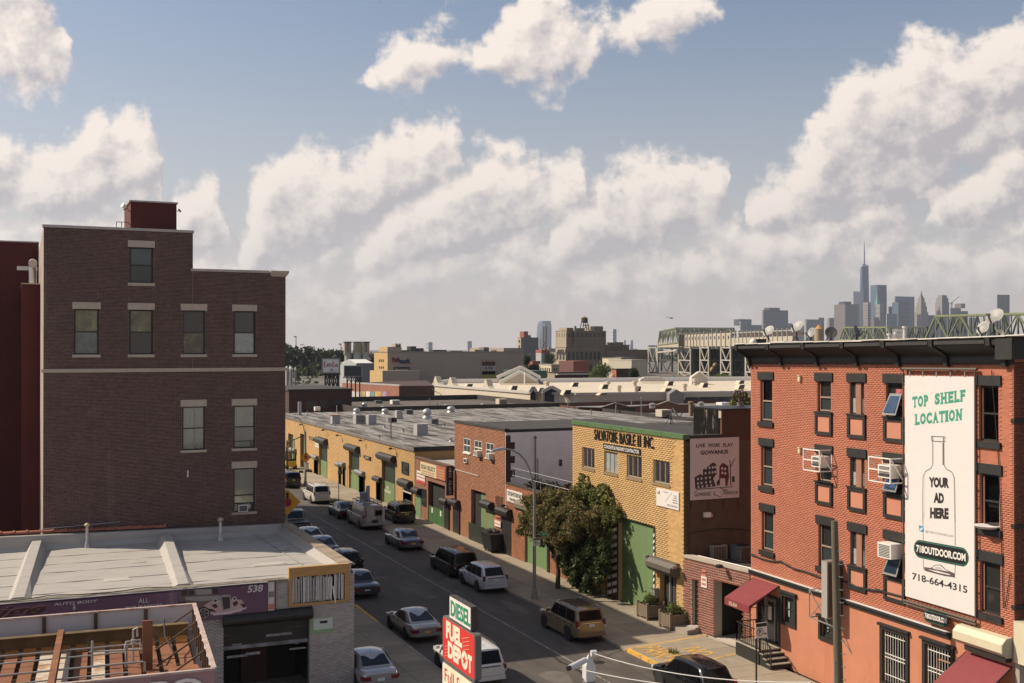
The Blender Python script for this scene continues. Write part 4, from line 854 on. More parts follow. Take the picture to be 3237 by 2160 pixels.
for i,(d,gy)in enumerate(zip(doors,(857,1005,1130,0,0))):
 u0,u1,z0,z1=d
 if i<3:
  zm=wy((605,1000,1445)[i]-40,gy+(20 if i else 10))[1]
  zm={0:2.0,1:2.15,2:2.25}[i]
  o=cvr(wh,FW,u0,u1,zm,z1,-.3,-.26,M['green_dark'],'door_top');o=cvr(wh,FW,u0,u1,z0,zm,-.3,-.2,M['green_door'],'door')
  drum(wh,FW,u0-.35,u1+.35,z1+.12,.34,M['black_metal'])
  for k in range(4):cvr(wh,FW,u0+.02,u1-.02,z0+.02+k*(zm-z0)/4,z0+(k+1)*(zm-z0)/4-.03,-.2,-.185,M['green_door'],'door_panel')
  if i==2:
   for s_,zz,h_ in(('NO',1.55,.28),('PARKING',1.15,.3)):ft(s_,M['sign_white'],wh,FW,u1-.9 if s_=='NO' else u1-.45,zz,.8 if s_=='NO' else 1.9,h_,-.185,bold=.01,name='painted_words')
  cvr(wh,FW,u0-.1,u0+.02,z0,z1,-.2,.03,M['green_dark'],'jamb')
 else:
  cvr(wh,FW,u0,u1,z0,z1,-.34,-.3,M['green_dark'],'door');cvr(wh,FW,u0-.9,u0-.1,z0,z1-.6,0,.08,M['green_door'],'folded_door')
for k,(u0,u1,z0,z1)in enumerate(small):
 gm=[M['green_door'],M['green_door'],M['black_metal'],M['green_door'],M['green_door'],M['black_metal'],M['green_door']][k]
 cvr(wh,FW,u0,u1,z0,z1,-.05,.0,gm,'side_door');drum(wh,FW,u0-.15,u1+.15,z1+.12,.26 if k!=2 else.36,M['dark_galvanised']if k not in(1,2)else M['black_metal'])
 cvr(wh,FW,u0-.07,u0,z0,z1,0,.1,M['green_dark'],'jamb')
 if k==2:cvr(wh,FW,u0+.1,u1-.05,z1-.75,z1-.2,0,.03,M['sign_white'],'panel');cvr(wh,FW,u0+.35,u1-.35,z1-.55,z1-.4,.03,.035,M['ink'],'panel_words')
a,z1=wy(1535,855);c,z0=wy(1620,1030);o=window(wh,FW,c,a,z0,z1,M['black_metal'],M['dark_glass'],rec=-.06,w=.07,rail=.5)
for i,(x0,x1,y0,y1,s_,wh_)in enumerate(((395,450,550,598,'29','left of the farthest roller door'),(1072,1150,782,842,'27','between the two nearer roller doors'))):
 a,zt=wy(x0,y0);c,zb=wy(x1,y1);t=tg('number_sign',f'dark square number {s_} sign {wh_} of the warehouse','sign',(XW,c,zb));cvr(t,FW,c,a,zb,zt,.02,.14,M['black_metal'],'board');ft(s_,M['cream_sign'],t,FW,a-.25*(a-c),zb+.2*(zt-zb),(a-c)*.55,(zt-zb)*.6,.14,bold=.02)
a,zt=wy(460,600);c,zb=wy(503,690);t=tg('poster','white poster beside the farthest green roller door of the warehouse','poster',(XW,c,zb));cvr(t,FW,c,a,zb,zt,.01,.04,M['sign_white'],'sheet');
for k in range(4):cvr(t,FW,c+.2,a-.2,zb+.2+k*.25,zb+.32+k*.25,.04,.043,M['ink_grey'],'printed_line')
for i,(x,y,wd)in enumerate(((325,390,'beside the farthest door'),(605,455,'second along the eaves'),(785,520,'above the middle roller door'),(1075,585,'between the two nearer roller doors'),(1455,685,'above the dark window at the near end'))):
 a,z=wy(x,y+15);lbk(f'black floodlight under the warehouse roof edge, {wd}',FW,a,min(z,5.9),.45)
 # ---- things on the warehouse roof
ZW=6.25
def px(f):return FR[f][2]
def rbx(f,x0,x1,yt,yb,zr,label,m,name='roof_unit',cat='roof unit',asp=1.,lid=None,legs=False,curved=False,louv=False,group=None):
 p=onZ(f,(x0+x1)/2,yb,zr);d=(Vector((p.x,p.y,0)).dot(Vector((math.sin(YAW),math.cos(YAW),0))));s=FR[f][2]*d/FOC
 w_=(x1-x0)*s*.86;h=(yb-yt)*s*.93;l=w_*asp
 t=tg(name,label,cat,(p.x,p.y+l/2,zr),0,group);b=MB();z0=zr+(.15 if legs else-.01)
 X0,X1,Y0_,Y1=p.x-w_/2,p.x+w_/2,p.y,p.y+l
 if curved:pr=[(X0,Y0_,z0),(X1,Y0_,z0),(X1,Y0_,zr+h*.6)]+[(X1-w_*.5*(1-math.cos(t_)),Y0_,zr+h*.6+h*.4*math.sin(t_))for t_ in(.5,1,1.57)]+[(X0,Y0_,zr+h)];b.pm(pr,(0,l,0))
 else:b.box(X0,X1,Y0_,Y1,z0,zr+h)
 b.B('casing',m,t)
 if legs:
  for xx in(X0+.06,X1-.06):
   for yy in(Y0_+.06,Y1-.06):b=MB();b.box(xx-.04,xx+.04,yy-.04,yy+.04,zr-.01,z0);b.B('leg',M['dark_galvanised'],t)
 if lid:b=MB();b.box(X0-.06,X1+.06,Y0_-.06,Y1+.06,zr+h,zr+h+.06);b.B('lid',lid,t)
 if louv:
  for k in range(5):cvr(t,FYp(Y0_),X0+w_*.1,X1-w_*.1,zr+h*(.2+.14*k),zr+h*(.26+.14*k),0,.03,M['trim_dark'],'louvre')
 return t
def mush(f,x,yb,r,h,zr,label,m=None):
 p=onZ(f,x,yb,zr);m=m or M['galvanised'];t=tg('roof_fan',label,'roof fan',(p.x,p.y,zr))
 b=MB();b.la([(r*1.1,-.02),(r*1.05,h*.12),(r*.72,h*.3),(r*.72,h*.42)],16,(p.x,p.y,zr));b.B('base',m,t,sm=40)
 b=MB();b.la([(r*.9,h*.42),(r,h*.5),(r*.98,h*.72),(r*.7,h*.92),(r*.3,h),(.01,h)],16,(p.x,p.y,zr));b.B('cowl',m,t,sm=40);return t
def spp(f,x,yb,yt,zr,label,r=.06,m=None,capr=1.7):
 p=onZ(f,x,yb,zr);h=onY(f,x,yt,p.y).z-zr
 t=tg('roof_pipe',label,'roof pipe',(p.x,p.y,zr));b=MB();b.la([(r*2,-.02),(r,.12),(r,h*.9)],10,(p.x,p.y,zr));b.B('pipe',m or M['dark_galvanised'],t,sm=40);b=MB();b.la([(r*capr,h*.88),(r*capr,h*.96),(.01,h)],10,(p.x,p.y,zr));b.B('cap',m or M['dark_galvanised'],t);return t
gal=M['galvanised'];mat('duct_grey',(.36,.345,.34),.6,var=.12,scale=2);dg=M['duct_grey']
rbx('A',660,775,285,395,ZW,'grey sheet metal housing with a rusty lid near the far end of the warehouse roof',dg,lid=M['rust'])
rbx('A',948,1095,268,395,ZW,'curved grey duct housing with louvres, left of a pair on the warehouse roof',dg,name='duct_housing',cat='duct',curved=True,louv=True)
rbx('A',1108,1225,272,402,ZW,'square grey duct housing, right of a pair on the warehouse roof',dg,name='duct_housing',cat='duct')
rbx('A',1458,1552,222,335,ZW,'tall narrow grey housing with a sloping back on the warehouse roof',dg,name='duct_housing',cat='duct',curved=True)
rbx('A',1578,1682,215,275,ZW,'low white framed unit beside the tall narrow housing on the warehouse roof',M['dark_galvanised'],louv=True)
rbx('A',1705,1868,385,538,ZW,'largest plain grey metal cube nearest on the warehouse roof',dg,name='duct_housing',cat='duct')
rbx('A',1888,1995,328,412,ZW,'dark condenser with bent pipes right of the large grey cube on the warehouse roof',M['dark_galvanised'],name='condenser',cat='condenser',legs=True,louv=True)
mush('A',1322,272,.5,.8,ZW,'squat grey roof fan left of the tall narrow housing');mush('A',1843,326,.6,1.3,ZW,'tall tiered roof fan behind the large grey cube');mush('A',2140,250,.6,.9,ZW,'grey roof fan at the right, in front of a dark rooftop trolley');mush('A',970,268,.5,.8,ZW,'roof fan peeping over the curved duct housing')
spp('A',1255,570,525,ZW,'thin roof pipe with a cap in the middle of the warehouse roof');spp('A',1546,492,455,ZW,'stubby roof pipe left of the large grey cube',.1);spp('A',1318,438,410,ZW,'stubby roof pipe below the duct pair',.1);spp('A',700,415,335,ZW,'upright pipe in front of the rusty lidded housing',.08);spp('A',2052,420,388,ZW,'short capped pipe right of the dark condenser',.1);spp('A',2140,612,565,ZW,'bright cowl with a dark cap by the two-storey brick wall',.14,gal)
spp('A',724,276,162,ZW,'tall thin white mast on the warehouse roof',.03,M['white_paint'],1.2);spp('A',362,300,228,ZW,'short mast with a cross bar at the far end of the roof',.05)
t=rbx('A',244,290,108,282,ZW,'tall flat grey flue with a bent head at the far end of the warehouse roof',dg,name='flue',cat='flue',asp=.6)
rbx('A',450,526,178,242,ZW,'white edged box unit in front of the dark brick wall on the warehouse roof',M['white_metal'],legs=True)
def dish(label,c,r,az,tilt,foot,m='dish_grey',back=False):
 mat('dish_grey',(.21,.205,.195),.5,var=.12,scale=3);mat('dish_dark',(.07,.066,.062),.5,var=.2)
 t=tg('satellite_dish',label,'satellite dish',foot);c=Vector(c);foot=Vector(foot)
 rot=Matrix.Rotation(az,4,'Z')@Matrix.Rotation(R(90)-tilt,4,'X') # local z -> pointing direction
 b=MB();n=22;pr=[(0.01,-.16*r),(r*.35,-.14*r),(r*.7,-.07*r),(r,.03*r),(r*1.02,.05*r),(r,.055*r),(r*.7,-.045*r),(.01,-.13*r)]
 b.la([(a,z)for a,z in pr],n,tuple(c),rot);b.B('reflector',M[m],t,sm=50)
 tip=c+rot@Vector((0,-r*.55,r*1.0));low=c+rot@Vector((0,-r*.95,.03*r))
 b=MB();b.bar(low,tip,.05);b.B('feed_arm',M['dish_dark'],t);b=MB();b.bar(tip-rot@Vector((r*.18,0,0)),tip+rot@Vector((r*.18,0,0)),.1,.1);b.B('feed_horn',M['dish_dark'],t)
 bk=c+rot@Vector((0,0,-.14*r));b=MB();b.tube([bk,bk+rot@Vector((0,-.1*r,-.25*r)),Vector((foot.x,foot.y,bk.z-r*.35)),foot],.035,7);b.B('mast',M['black_metal'],t);b=MB();b.bar(foot+Vector((-.35,.2,0)),Vector((foot.x,foot.y,foot.z+.5)),.03);b.bar(foot+Vector((.35,.2,0)),Vector((foot.x,foot.y,foot.z+.5)),.03);b.B('strut',M['black_metal'],t)
 return t
p=onZ('A',1395,578,ZW);
t=tg('mast_unit','fan head on a thin mast in the middle of the warehouse roof','roof mast',(p.x,p.y,ZW));b=MB();b.tube([(p.x,p.y,ZW),(p.x,p.y,ZW+1.7)],.06,8);b.B('mast',M['dark_galvanised'],t);b=MB();b.box(p.x-.4,p.x-.05,p.y-.3,p.y+.3,ZW+1.7,ZW+2.2);b.B('motor_box',gal,t);b=MB();b.la([(.3,0),(.35,.15),(.3,.45),(.1,.5)],14,(p.x+.3,p.y,ZW+1.68));b.B('fan_drum',M['black_metal'],t,sm=40)
# -- SIGN SHOP (brown single storey)
ss=tg('sign_shop','small brown one-storey shop front with a cream and red sign between warehouse and brick building','building',(XW,88,0))
o1,o2=AX('A',1855,1010,XW),AX('A',2065,1100,XW);op=(o2[0],o1[0],.13,3.75)
w=MB();w.wall(FW,87.68,97.84,0,5.45,[op],.4);w.box(XW+.41,48,87.7,97.85,0,5.2);w.B('wall',M['brown_paint'],ss)
b=MB();b.box(XW-.06,XW+.35,87.69,97.83,5.45,5.6);b.B('coping',mat('coping_brown',(.12,.07,.045),.8),ss);b=MB();b.quad((XW+.3,87.7,5.22),(48,87.7,5.22),(48,97.85,5.22),(XW+.3,97.85,5.22));b.B('roof',mat('roof_pale',(.33,.31,.285),.85,var=.2,scale=.6),ss)
cvr(ss,FW,op[0],op[1],.13,3.75,-.41,-.39,room,'interior_shade_panel');cvr(ss,FW,op[0]+.5,op[0]+1.3,.13,2.6,-.385,-.35,mat('stored_goods',(.16,.14,.12),.8),'stored_box')  # dark panel paints the shade of the shop opening
n_=4
for k in range(n_):
 a=op[0]+(op[1]-op[0])*k/n_;c=op[0]+(op[1]-op[0])*(k+1)/n_;cvr(ss,FW,a+.02,c-.02,.15,1.55,-.1,-.06,mat('green_gate',(.05,.12,.04),.6,var=.15),'gate_panel')
for k in(1,3):a=op[0]+(op[1]-op[0])*k/n_;cvr(ss,FW,a,a+.3,1.0,1.45,-.06,-.05,M['sign_white'],'notice')
t=tg('fascia_sign','cream and orange red sign reading SIGN SELECT over the brown shop opening','sign',(XW,90,4))
a=AX('A',1762,845,XW-.1);c=AX('A',1960,900,XW-.1);e=AX('A',2072,950,XW-.1);zt,zb=5.28,4.18
cvr(t,FW,c[0],a[0],zb,zt,.03,.12,M['cream_sign'],'cream_board');cvr(t,FW,e[0],c[0],zb,zt,.03,.12,M['orange_sign'],'orange_board')
ft('SIGN SELECT',M['ink'],t,FW,a[0]-.25,zb+.52,(a[0]-c[0])-.5,.38,.12,bold=.015)
for k in range(2):ft(('ARCHITECTURAL SIGNS','PLASTIC & METAL')[k],M['ink_red'],t,FW,a[0]-.4,zb+.28-.2*k,(a[0]-c[0])-.9,.11,.12)
for k,s_ in enumerate(('BANNERS','AWNINGS','VEHICLES','VINYL')):ft(s_,M['cream_sign'],t,FW,c[0]-.3,zb+.78-.23*k,(c[0]-e[0])-.6,.13,.12)
t=tg('blade_sign','tall narrow dark sign with SIGN SELECT written downwards at the right of the brown shop','sign',(XW-.5,88.4,2.8));y_=AX('A',2120,1000,XW-.45)[0]
zt=AX('A',2120,915,XW-.45)[1];zb=AX('A',2120,1280,XW-.45)[1];FB=FYp(y_-.1)
b=MB();b.box(XW-.72,XW-.12,y_-.1,y_+.1,zb,zt);b.B('board',M['sign_black'],t)
for k,ch in enumerate('SIGN SELECT'):
 if ch!=' ':h_=(zt-zb)/11.5;ft(ch,M['faded_white'],t,FB,XW-.54,zt-.12-(k+1)*h_+.04,.22,h_*.66,0,bold=.02)
b=MB();b.bar((XW,y_,zt-.3),(XW-.15,y_,zt-.3),.05);b.bar((XW,y_,zb+.3),(XW-.15,y_,zb+.3),.05);b.B('bracket',M['black_metal'],t)
a,zt=AX('A',1720,968,XW);c,zb=AX('A',1820,1155,XW);t=tg('wall_poster','white and red lettered poster left of the brown shop opening','poster',(XW,c,zb));cvr(t,FW,c,a,zb,zt,.02,.05,M['sign_white'],'board');cvr(t,FW,c,a,zb,zb+.25,.05,.054,M['red_sign'],'red_band')
for k in range(4):cvr(t,FW,c+.12,a-.12,zt-.3-.3*k,zt-.17-.3*k,.05,.054,M['ink_pink']if k else M['ink_grey'],'printed_line')
hx=[(1675,1770,1240,'green_shutter'),(2055,2120,1375,'black_metal'),(2165,2250,1385,'black_metal')]
for(x0,x1,yt,m_)in hx:
 a,z1=AX('A',x0+30 if x0<2000 else x0,yt,XW);c,_=AX('A',x1,yt,XW)
 if m_=='green_shutter':slats(ss,FW,c,a,.15,z1,M[m_],0,.12)
 else:cvr(ss,FW,c,a,.15,z1,-.02,.02,M[m_],'side_door');cvr(ss,FW,c-.08,c,.13,z1,0,.12,M['black_metal'],'jamb')
 drum(ss,FW,c-.1,a+.15,z1+.2,.28,M['black_metal'])
c,z1=AX('A',1835,1210,XW);a,z0=AX('A',1785,1400,XW);window(ss,FW,c,a,z0,z1,M['black_metal'],M['dim_glass'],rec=-.06,w=.06,rail=None,vbars=(.5,))
# -- TWO-STOREY RED-ORANGE BRICK BUILDING
XB=33.3;FB2=FXp(XB)
tb=tg('brick_workshop','two-storey orange brick workshop with three white windows and a whitewashed side wall','building',(XB,77,0))
by=lambda x,y:AX('B',x,y,XB)
w3=[]
for(x0,x1,y0,y1)in((257,322,312,465),(360,432,332,488),(470,548,352,513)):w3.append((by(x1,y1)[0],by(x0,y0)[0],7.03,8.22))
gd=(by(470,850)[0],by(330,800)[0],.13,4.18);sd=(by(540,1000)[0],by(478,1000)[0],.13,3.15)
w=MB();w.wall(FB2,77.0,87.66,0,9.3,w3+[gd],.3);w.box(XB+.31,47,77.0,87.64,0,9.2);w.quad((XB,87.66,0),(XB+.4,87.66,0),(XB+.4,87.66,9.3),(XB,87.66,9.3));w.B('wall',M['brick_mortar'],tb)
bricks(tb,FB2,77.02,87.64,.15,9.25,w3+[gd,sd],M['brick_orange'],mat('brick_orange_one',(.31,.115,.055),.85,objr=.28),course=.105,ln=.24,joint=.026,dep=.007,n_ind=0)
b=MB();b.box(XB-.05,XB+.3,76.95,87.7,9.3,9.5);b.box(XB+.3,47,76.95,77.25,9.2,9.42);b.B('coping',M['tar_dark'],tb);b=MB();b.quad((XB+.3,77,9.3),(47,77,9.3),(47,87.6,9.3),(XB+.3,87.6,9.3));b.B('roof',M['tar_dark'],tb)
b=MB();b.box(XB+.01,47.01,76.93,76.999,0,9.2);b.B('whitewashed_wall',M['painted_white_wall'],tb)
F77=FYp(76.93)
for k in range(7):cvr(tb,F77,XB,XB+(.75 if k%2 else.4),5.35+k*.52,5.35+(k+1)*.52,0,.03,mat('toothing',(.07,.035,.028),.9),'toothing')
b=MB();p=onY('B',940,320,76.9);b.tube([(p.x,76.85,p.z),(p.x,76.85,5.0)],.05,8);b.tube([(p.x+.2,76.85,5.0),(p.x+.2,76.85,7.2)],.03,8);b.la([(.1,0),(.12,.1),(.05,.2)],8,(p.x,76.85,p.z));b.B('drain_pipe',M['dark_galvanised'],tb);p=onY('B',1183,553,76.9);cvr(tb,F77,p.x-.12,p.x+.12,p.z-.25,p.z+.25,0,.05,M['rust_dark'],'stain_plate')
for k,(u0,u1,z0,z1)in enumerate(w3):
 o=window(tb,FB2,u0,u1,z0,z1,M['white_paint'],M['dim_glass'],rec=.03,w=.08,rail=.5,vbars=(.5,));cvr(tb,FB2,u0-.06,u1+.06,z0-.1,z0,-.1,.08,M['white_paint'],'sill')
 if k:
  t=tg('air_conditioner',f'small white air conditioner in the {("", "middle", "right")[k]} white window of the orange brick workshop','air conditioner',FB2.p(u0+.4,z0,.2));cvr(t,FB2,u0+.05,u0+.7,z0,z0+.42,-.05,.4,M['white_metal'],'case');
  for i in range(5):cvr(t,FB2,u0+.1,u0+.65,z0+.05+i*.07,z0+.08+i*.07,.4,.41,M['trim_dark'],'louvre')
t=tg('air_conditioner','through-wall air conditioner below the left white window of the orange brick workshop','air conditioner',FB2.p(85,6,0));a,z1=by(272,508);c,z0=by(300,555);cvr(t,FB2,c,a,z0,z1,-.05,.15,M['white_metal'],'case');cvr(t,FB2,c+.08,a-.08,z0+.06,z1-.06,.15,.16,M['trim_dark'],'grille')
a=by(180,640)[0];c=by(405,700)[0];cvr(tb,FB2,c,a,5.38,5.46,.01,.06,M['limestone'],'ledge')
mid=gd[0]+(gd[1]-gd[0])*.5
cvr(tb,FB2,gd[0],gd[1],.13,gd[3],-.31,-.295,room,'interior_shade_panel');slats(tb,FB2,gd[0],mid,.15,gd[3]-.1,M['green_shutter'],-.27,.12);cvr(tb,FB2,gd[0],gd[1]+.3,.13,1.5,.05,.10,M['green_dark'],'low_gate')  # dark panel: the gateway's shade put into its colour
slats(tb,FB2,sd[0],sd[1],.15,sd[3],M['green_shutter'],-.02,.12);drum(tb,FB2,sd[0]-.2,sd[1]+.35,sd[3]+.25,.3,M['black_metal'])
# -- CUSTOM FIXTURES (single-storey brick)
cf=tg('fixtures_shop','single-storey orange brick workshop with a white sign, half hidden by the brown leaved tree','building',(XB,66.3,0))
gs=(by(1060,1300)[0],by(842,1200)[0],.13,3.9);bw=(by(640,950)[0],by(563,950)[0],2.75,4.2);sd2=(by(715,1100)[0],by(620,1060)[0],.13,3.05)
w=MB();w.wall(FB2,66.24,76.9,0,5.4,[gs,bw],.25);w.box(XB+.26,47,66.25,76.9,0,4.9);w.B('wall',M['brick_mortar'],cf)
bricks(cf,FB2,66.25,76.92,.15,5.38,[gs,bw,sd2],M['brick_orange'],M['brick_orange_one'],course=.0735,ln=.225,joint=.014,n_ind=0)
b=MB();b.box(XB-.04,XB+.3,66.3,76.9,5.4,5.5);b.B('coping',M['tar_dark'],cf);b=MB();b.quad((XB+.25,66.3,4.92),(47,66.3,4.92),(47,76.9,4.92),(XB+.25,76.9,4.92));b.B('roof',M['tar_dark'],cf)
slats(cf,FB2,gs[0],gs[1],.15,gs[3],M['green_shutter'],-.2,.11);drum(cf,FB2,gs[0]-.3,gs[1]+.6,gs[3]+.3,.36,mat('hood_tan',(.16,.13,.09),.7,var=.2))
cvr(cf,FB2,gs[0]-.32,gs[0],.13,3.9,-.1,.08,M['black_metal'],'jamb')
window(cf,FB2,*bw,M['black_metal'],M['dark_glass'],rec=.1,w=.06,rail=.5)
for k in range(6):u=bw[0]+(bw[1]-bw[0])*(k+.5)/6;cvr(cf,FB2,u-.015,u+.015,bw[2],bw[3]+.1,.02,.05,M['black_metal'],'window_bar')
cvr(cf,FB2,*sd2,-.02,.03,M['black_metal'],'side_door');drum(cf,FB2,sd2[0]-.15,sd2[1]+.2,sd2[3]+.25,.3,M['black_metal'])
t=tg('shop_sign','white sign reading CUSTOM FIXTURES on the single-storey orange brick front','sign',(XB,75,4));a,zt=by(678,802);c,_=by(825,850);zb=by(678,915)[1];cvr(t,FB2,c,a,zb,zt,.02,.08,M['sign_white'],'board');wd=a-c
ft('CUSTOM FIXTURES INC',M['ink'],t,FB2,a-.1*wd*.5,zt-.42,wd*.9,.3,.08,bold=.015);ft('Store Fixtures',M['ink_grey'],t,FB2,a-.2*wd,zt-.72,wd*.6,.17,.08);ft('Millwork - Cabinets',M['ink_grey'],t,FB2,a-.15*wd,zt-.98,wd*.7,.15,.08);ft('718-965-1141',M['ink'],t,FB2,a-.2*wd,zb+.1,wd*.6,.2,.08,bold=.01)
t=tg('poster','white poster with faint lines beside the black door of the brick workshop','poster',(XB,77.5,1.8));a,zt=by(568,1090);c,zb=by(625,1170);cvr(t,FB2,c,a,zb,zt,.12,.14,M['sign_white'],'sheet')
for k in range(3):cvr(t,FB2,c+.1,a-.1,zb+.15+.28*k,zb+.25+.28*k,.14,.143,M['ink_pink'],'printed_line')
rl=tg('roof_railing','thin grey pipe railing along the roof of the single-storey brick workshop','railing',(XB+.3,66.5,5.5));b=MB();b.tube([(XB+.35,76.5,6.6),(XB+.35,66.4,6.6)],.025,6);b.tube([(XB+.35,76.5,6.05),(XB+.35,66.4,6.05)],.025,6);b.B('rail',M['galvanised'],rl)
for k in range(5):b=MB();y_=76.3-k*2.4;b.tube([(XB+.35,y_,5.45),(XB+.35,y_,6.62)],.025,6);b.B('post',M['galvanised'],rl)
lbk('dark wall lamp over the dumpster on the orange brick wall',FB2,by(685,970)[0],by(685,960)[1],.35)
# dumpster
p=onZ('B',560,1395,.13);ds=tg('dumpster','black wheeled dumpster heaped with rubbish on the pavement by the orange brick wall','dumpster',(p.x,p.y,.13));b=MB();x_,y_=p.x-.1,p.y
b.hexa([(x_-.55,y_-.75,.3),(x_+.55,y_-.75,.3),(x_+.55,y_+.75,.3),(x_-.55,y_+.75,.3),(x_-.7,y_-.95,1.5),(x_+.7,y_-.95,1.5),(x_+.7,y_+.95,1.5),(x_-.7,y_+.95,1.5)]);b.B('bin',M['trim_dark'],ds)
b=MB();b.box(x_-.76,x_+.76,y_-1,y_+1,1.48,1.56);b.B('rim',M['black_metal'],ds)
random.seed(2)
for k in range(9):b=MB();b.la([(.05,0),(.22,.08),(.2,.25),(.03,.32)],7,(x_+RU(-.45,.45),y_+RU(-.7,.7),1.5),Matrix.Rotation(RU(-.5,.5),4,'X'));b.B('rubbish_bag',mat('bag_grey',(.05,.047,.045),.4,objr=.5),ds,sm=40)
for sx in(-.45,.45):
 for sy in(-.6,.6):b=MB();b.la([(.14,-.04),(.14,.04)],12,(x_+sx,y_+sy,.27),Matrix.Rotation(R(90),4,'Y'));b.B('wheel',M['rubber'],ds)
 # -- YELLOW TWO-STOREY CONTRACTOR'S BUILDING
XS=33.5;FS=FXp(XS)
sv=tg('contractor_building','yellow brick two-storey building with a green roof edge and black raised letters','building',(XS,52.7,0))
cy=lambda x,y:AX('C',x,y,XS);fy=lambda x,y:AX('F',x,y,XS)
wn=[(63.14,64.82,7.80,9.14),(60.13,61.84,7.80,9.14),(57.23,58.98,7.80,9.14),(54.13,55.91,7.80,9.14)]
shu=(55.86,59.95,.13,5.25);dr_=(53.44,55.20,.13,2.95)
w=MB();w.wall(FS,52.70,66.22,0,10.5,wn+[shu,dr_],.3);w.box(XS+.31,52,52.72,66.2,0,10.35);w.quad((XS,66.22,0),(XS+.4,66.22,0),(XS+.4,66.22,10.5),(XS,66.22,10.5));w.B('wall',M['yellow_mortar'],sv)
sl4=[(a-.05,b_+.05,c-.16,c)for a,b_,c,d in wn]
bricks(sv,FS,52.71,66.21,.15,10.48,wn+[shu,dr_]+sl4,M['yellow_brick'],M['yellow_brick_one'],course=.115,ln=.33,joint=.008,dep=.003,n_ind=300,near=(33,45,6))
k0=52.66
for k in range(6):l_=(66.26-52.66)/6;cvr(sv,FS,k0+k*l_+.01,k0+(k+1)*l_-.01,10.5,10.74,-.35,.07+.008*(k%2),M['green_coping'],'coping_length')
b=MB();b.box(XS+.35,36.0,52.66,53.0,10.3,10.70);b.B('side_parapet',M['tar_dark'],sv);b=MB();b.quad((XS+.3,52.9,10.4),(52,52.9,10.4),(52,66.2,10.4),(XS+.3,66.2,10.4));b.B('roof',M['tar_dark'],sv)
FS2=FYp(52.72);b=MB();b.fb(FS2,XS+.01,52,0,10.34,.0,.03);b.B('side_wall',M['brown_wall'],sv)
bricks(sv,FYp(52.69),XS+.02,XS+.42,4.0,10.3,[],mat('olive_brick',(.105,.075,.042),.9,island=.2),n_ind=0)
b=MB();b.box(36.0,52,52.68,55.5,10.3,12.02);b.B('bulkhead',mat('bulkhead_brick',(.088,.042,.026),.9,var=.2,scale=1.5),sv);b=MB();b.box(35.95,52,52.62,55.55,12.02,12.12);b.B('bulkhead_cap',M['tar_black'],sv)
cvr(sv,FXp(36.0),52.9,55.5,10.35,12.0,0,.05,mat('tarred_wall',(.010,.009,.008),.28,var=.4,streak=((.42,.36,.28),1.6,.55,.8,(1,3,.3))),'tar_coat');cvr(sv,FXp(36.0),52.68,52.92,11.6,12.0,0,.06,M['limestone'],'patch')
for k,(a,b_,c,d)in enumerate(wn):
 o=window(sv,FS,a,b_,c,d,mat('window_alu',(.33,.27,.2),.5),M['clear_glass']if k!=1 else M['pale_glass'],rec=.08,w=.07,rail=None,vbars=(.33,.66));cvr(sv,FS,a-.05,b_+.05,c-.16,c,-.1,.05,mat('sill_brown',(.25,.17,.09),.85),'sill')
 cvr(sv,FS,a,b_,c,d,-.31,-.295,room,'room_shade_panel')
 if k==1:cvr(o,FS,a+.05,b_-.05,c+.05,d-.05,-.2,-.19,mat('white_blind',(.66,.65,.6),.8),'blind')
 if k==2:cvr(o,FS,a+.5,b_-.85,c+.25,d-.1,-.25,-.2,M['yellow_curtain'],'blind')
 if k==3:cvr(o,FS,a+.75,b_-.7,c+.75,d-.1,-.25,-.2,M['yellow_curtain'],'blind');cvr(o,FS,a+.6,b_-.7,c+.08,c+.6,-.28,-.2,mat('clutter_blue',(.05,.08,.2),.7),'clutter')
p,z=cy(360,345);q,_=cy(1030,520)
t=tg('raised_letters','black raised letters SALVATORE BASILE II INC. along the top of the yellow brick front','lettering',(XS,q,9.5))
zb_=cy(360,420)[1];u_=cy(358,400)[0];words=(('SALVATORE',358,615),('BASILE',642,818),('II',845,880),('INC.',918,1032))
for s_,x0,x1 in words:
 a=cy(x0,430)[0];c=cy(x1,460)[0];ft(s_,M['sign_black'],t,FS,a,9.72,a-c,.66,.02,bold=0,ext=.04,name='word')
t=tg('name_board','black board reading CONCRETE & MASONRY CONTRACTOR under the raised letters','sign',(XS,57.5,9.1));a=cy(462,500)[0];c=cy(878,580)[0];cvr(t,FS,c,a,9.22,9.56,.01,.06,M['sign_black'],'board');ft('CONCRETE & MASONRY CONTRACTOR',M['sign_white'],t,FS,a-.12,9.28,a-c-.24,.22,.06,bold=.02)
t=tg('info_board','white board with a phone number under the right window of the yellow building','sign',(XS,54,6.5));cvr(t,FS,53.12,55.50,6.52,7.52,.01,.06,M['sign_white'],'board')
ft('(718) 768-7425',M['ink_grey'],t,FS,54.35,6.6,1.1,.14,.06)
for k,s_ in enumerate(('Residential','Warehouses','Office','Lofts')):ft(s_,M['ink_grey'],t,FS,53.75-(.12 if k>1 else 0),6.86+k*.13,.5-(.15 if k>1 else 0),.08,.06)
ft('GowanusInc',M['ink_grey'],t,FS,54.75,7.36,.55,.06,.06);b=MB();b.hexa([FS.p(54.55,6.85,.063),FS.p(54.50,6.85,.063),FS.p(54.50,6.85,.06),FS.p(54.55,6.85,.06),FS.p(53.85,7.4,.063),FS.p(53.8,7.4,.063),FS.p(53.8,7.4,.06),FS.p(53.85,7.4,.06)]);b.B('slash',M['ink_grey'],t)
for k in range(3):cvr(t,FS,55.1+k*.1,55.18+k*.1,7.18,7.28+.06*(2-k),.06,.064,M['ink_grey']if k else M['rust'],'little_house')
slats(sv,FS,shu[0]+.02,shu[1]-.02,.15,5.2,M['green_shutter'],-.24,.105)
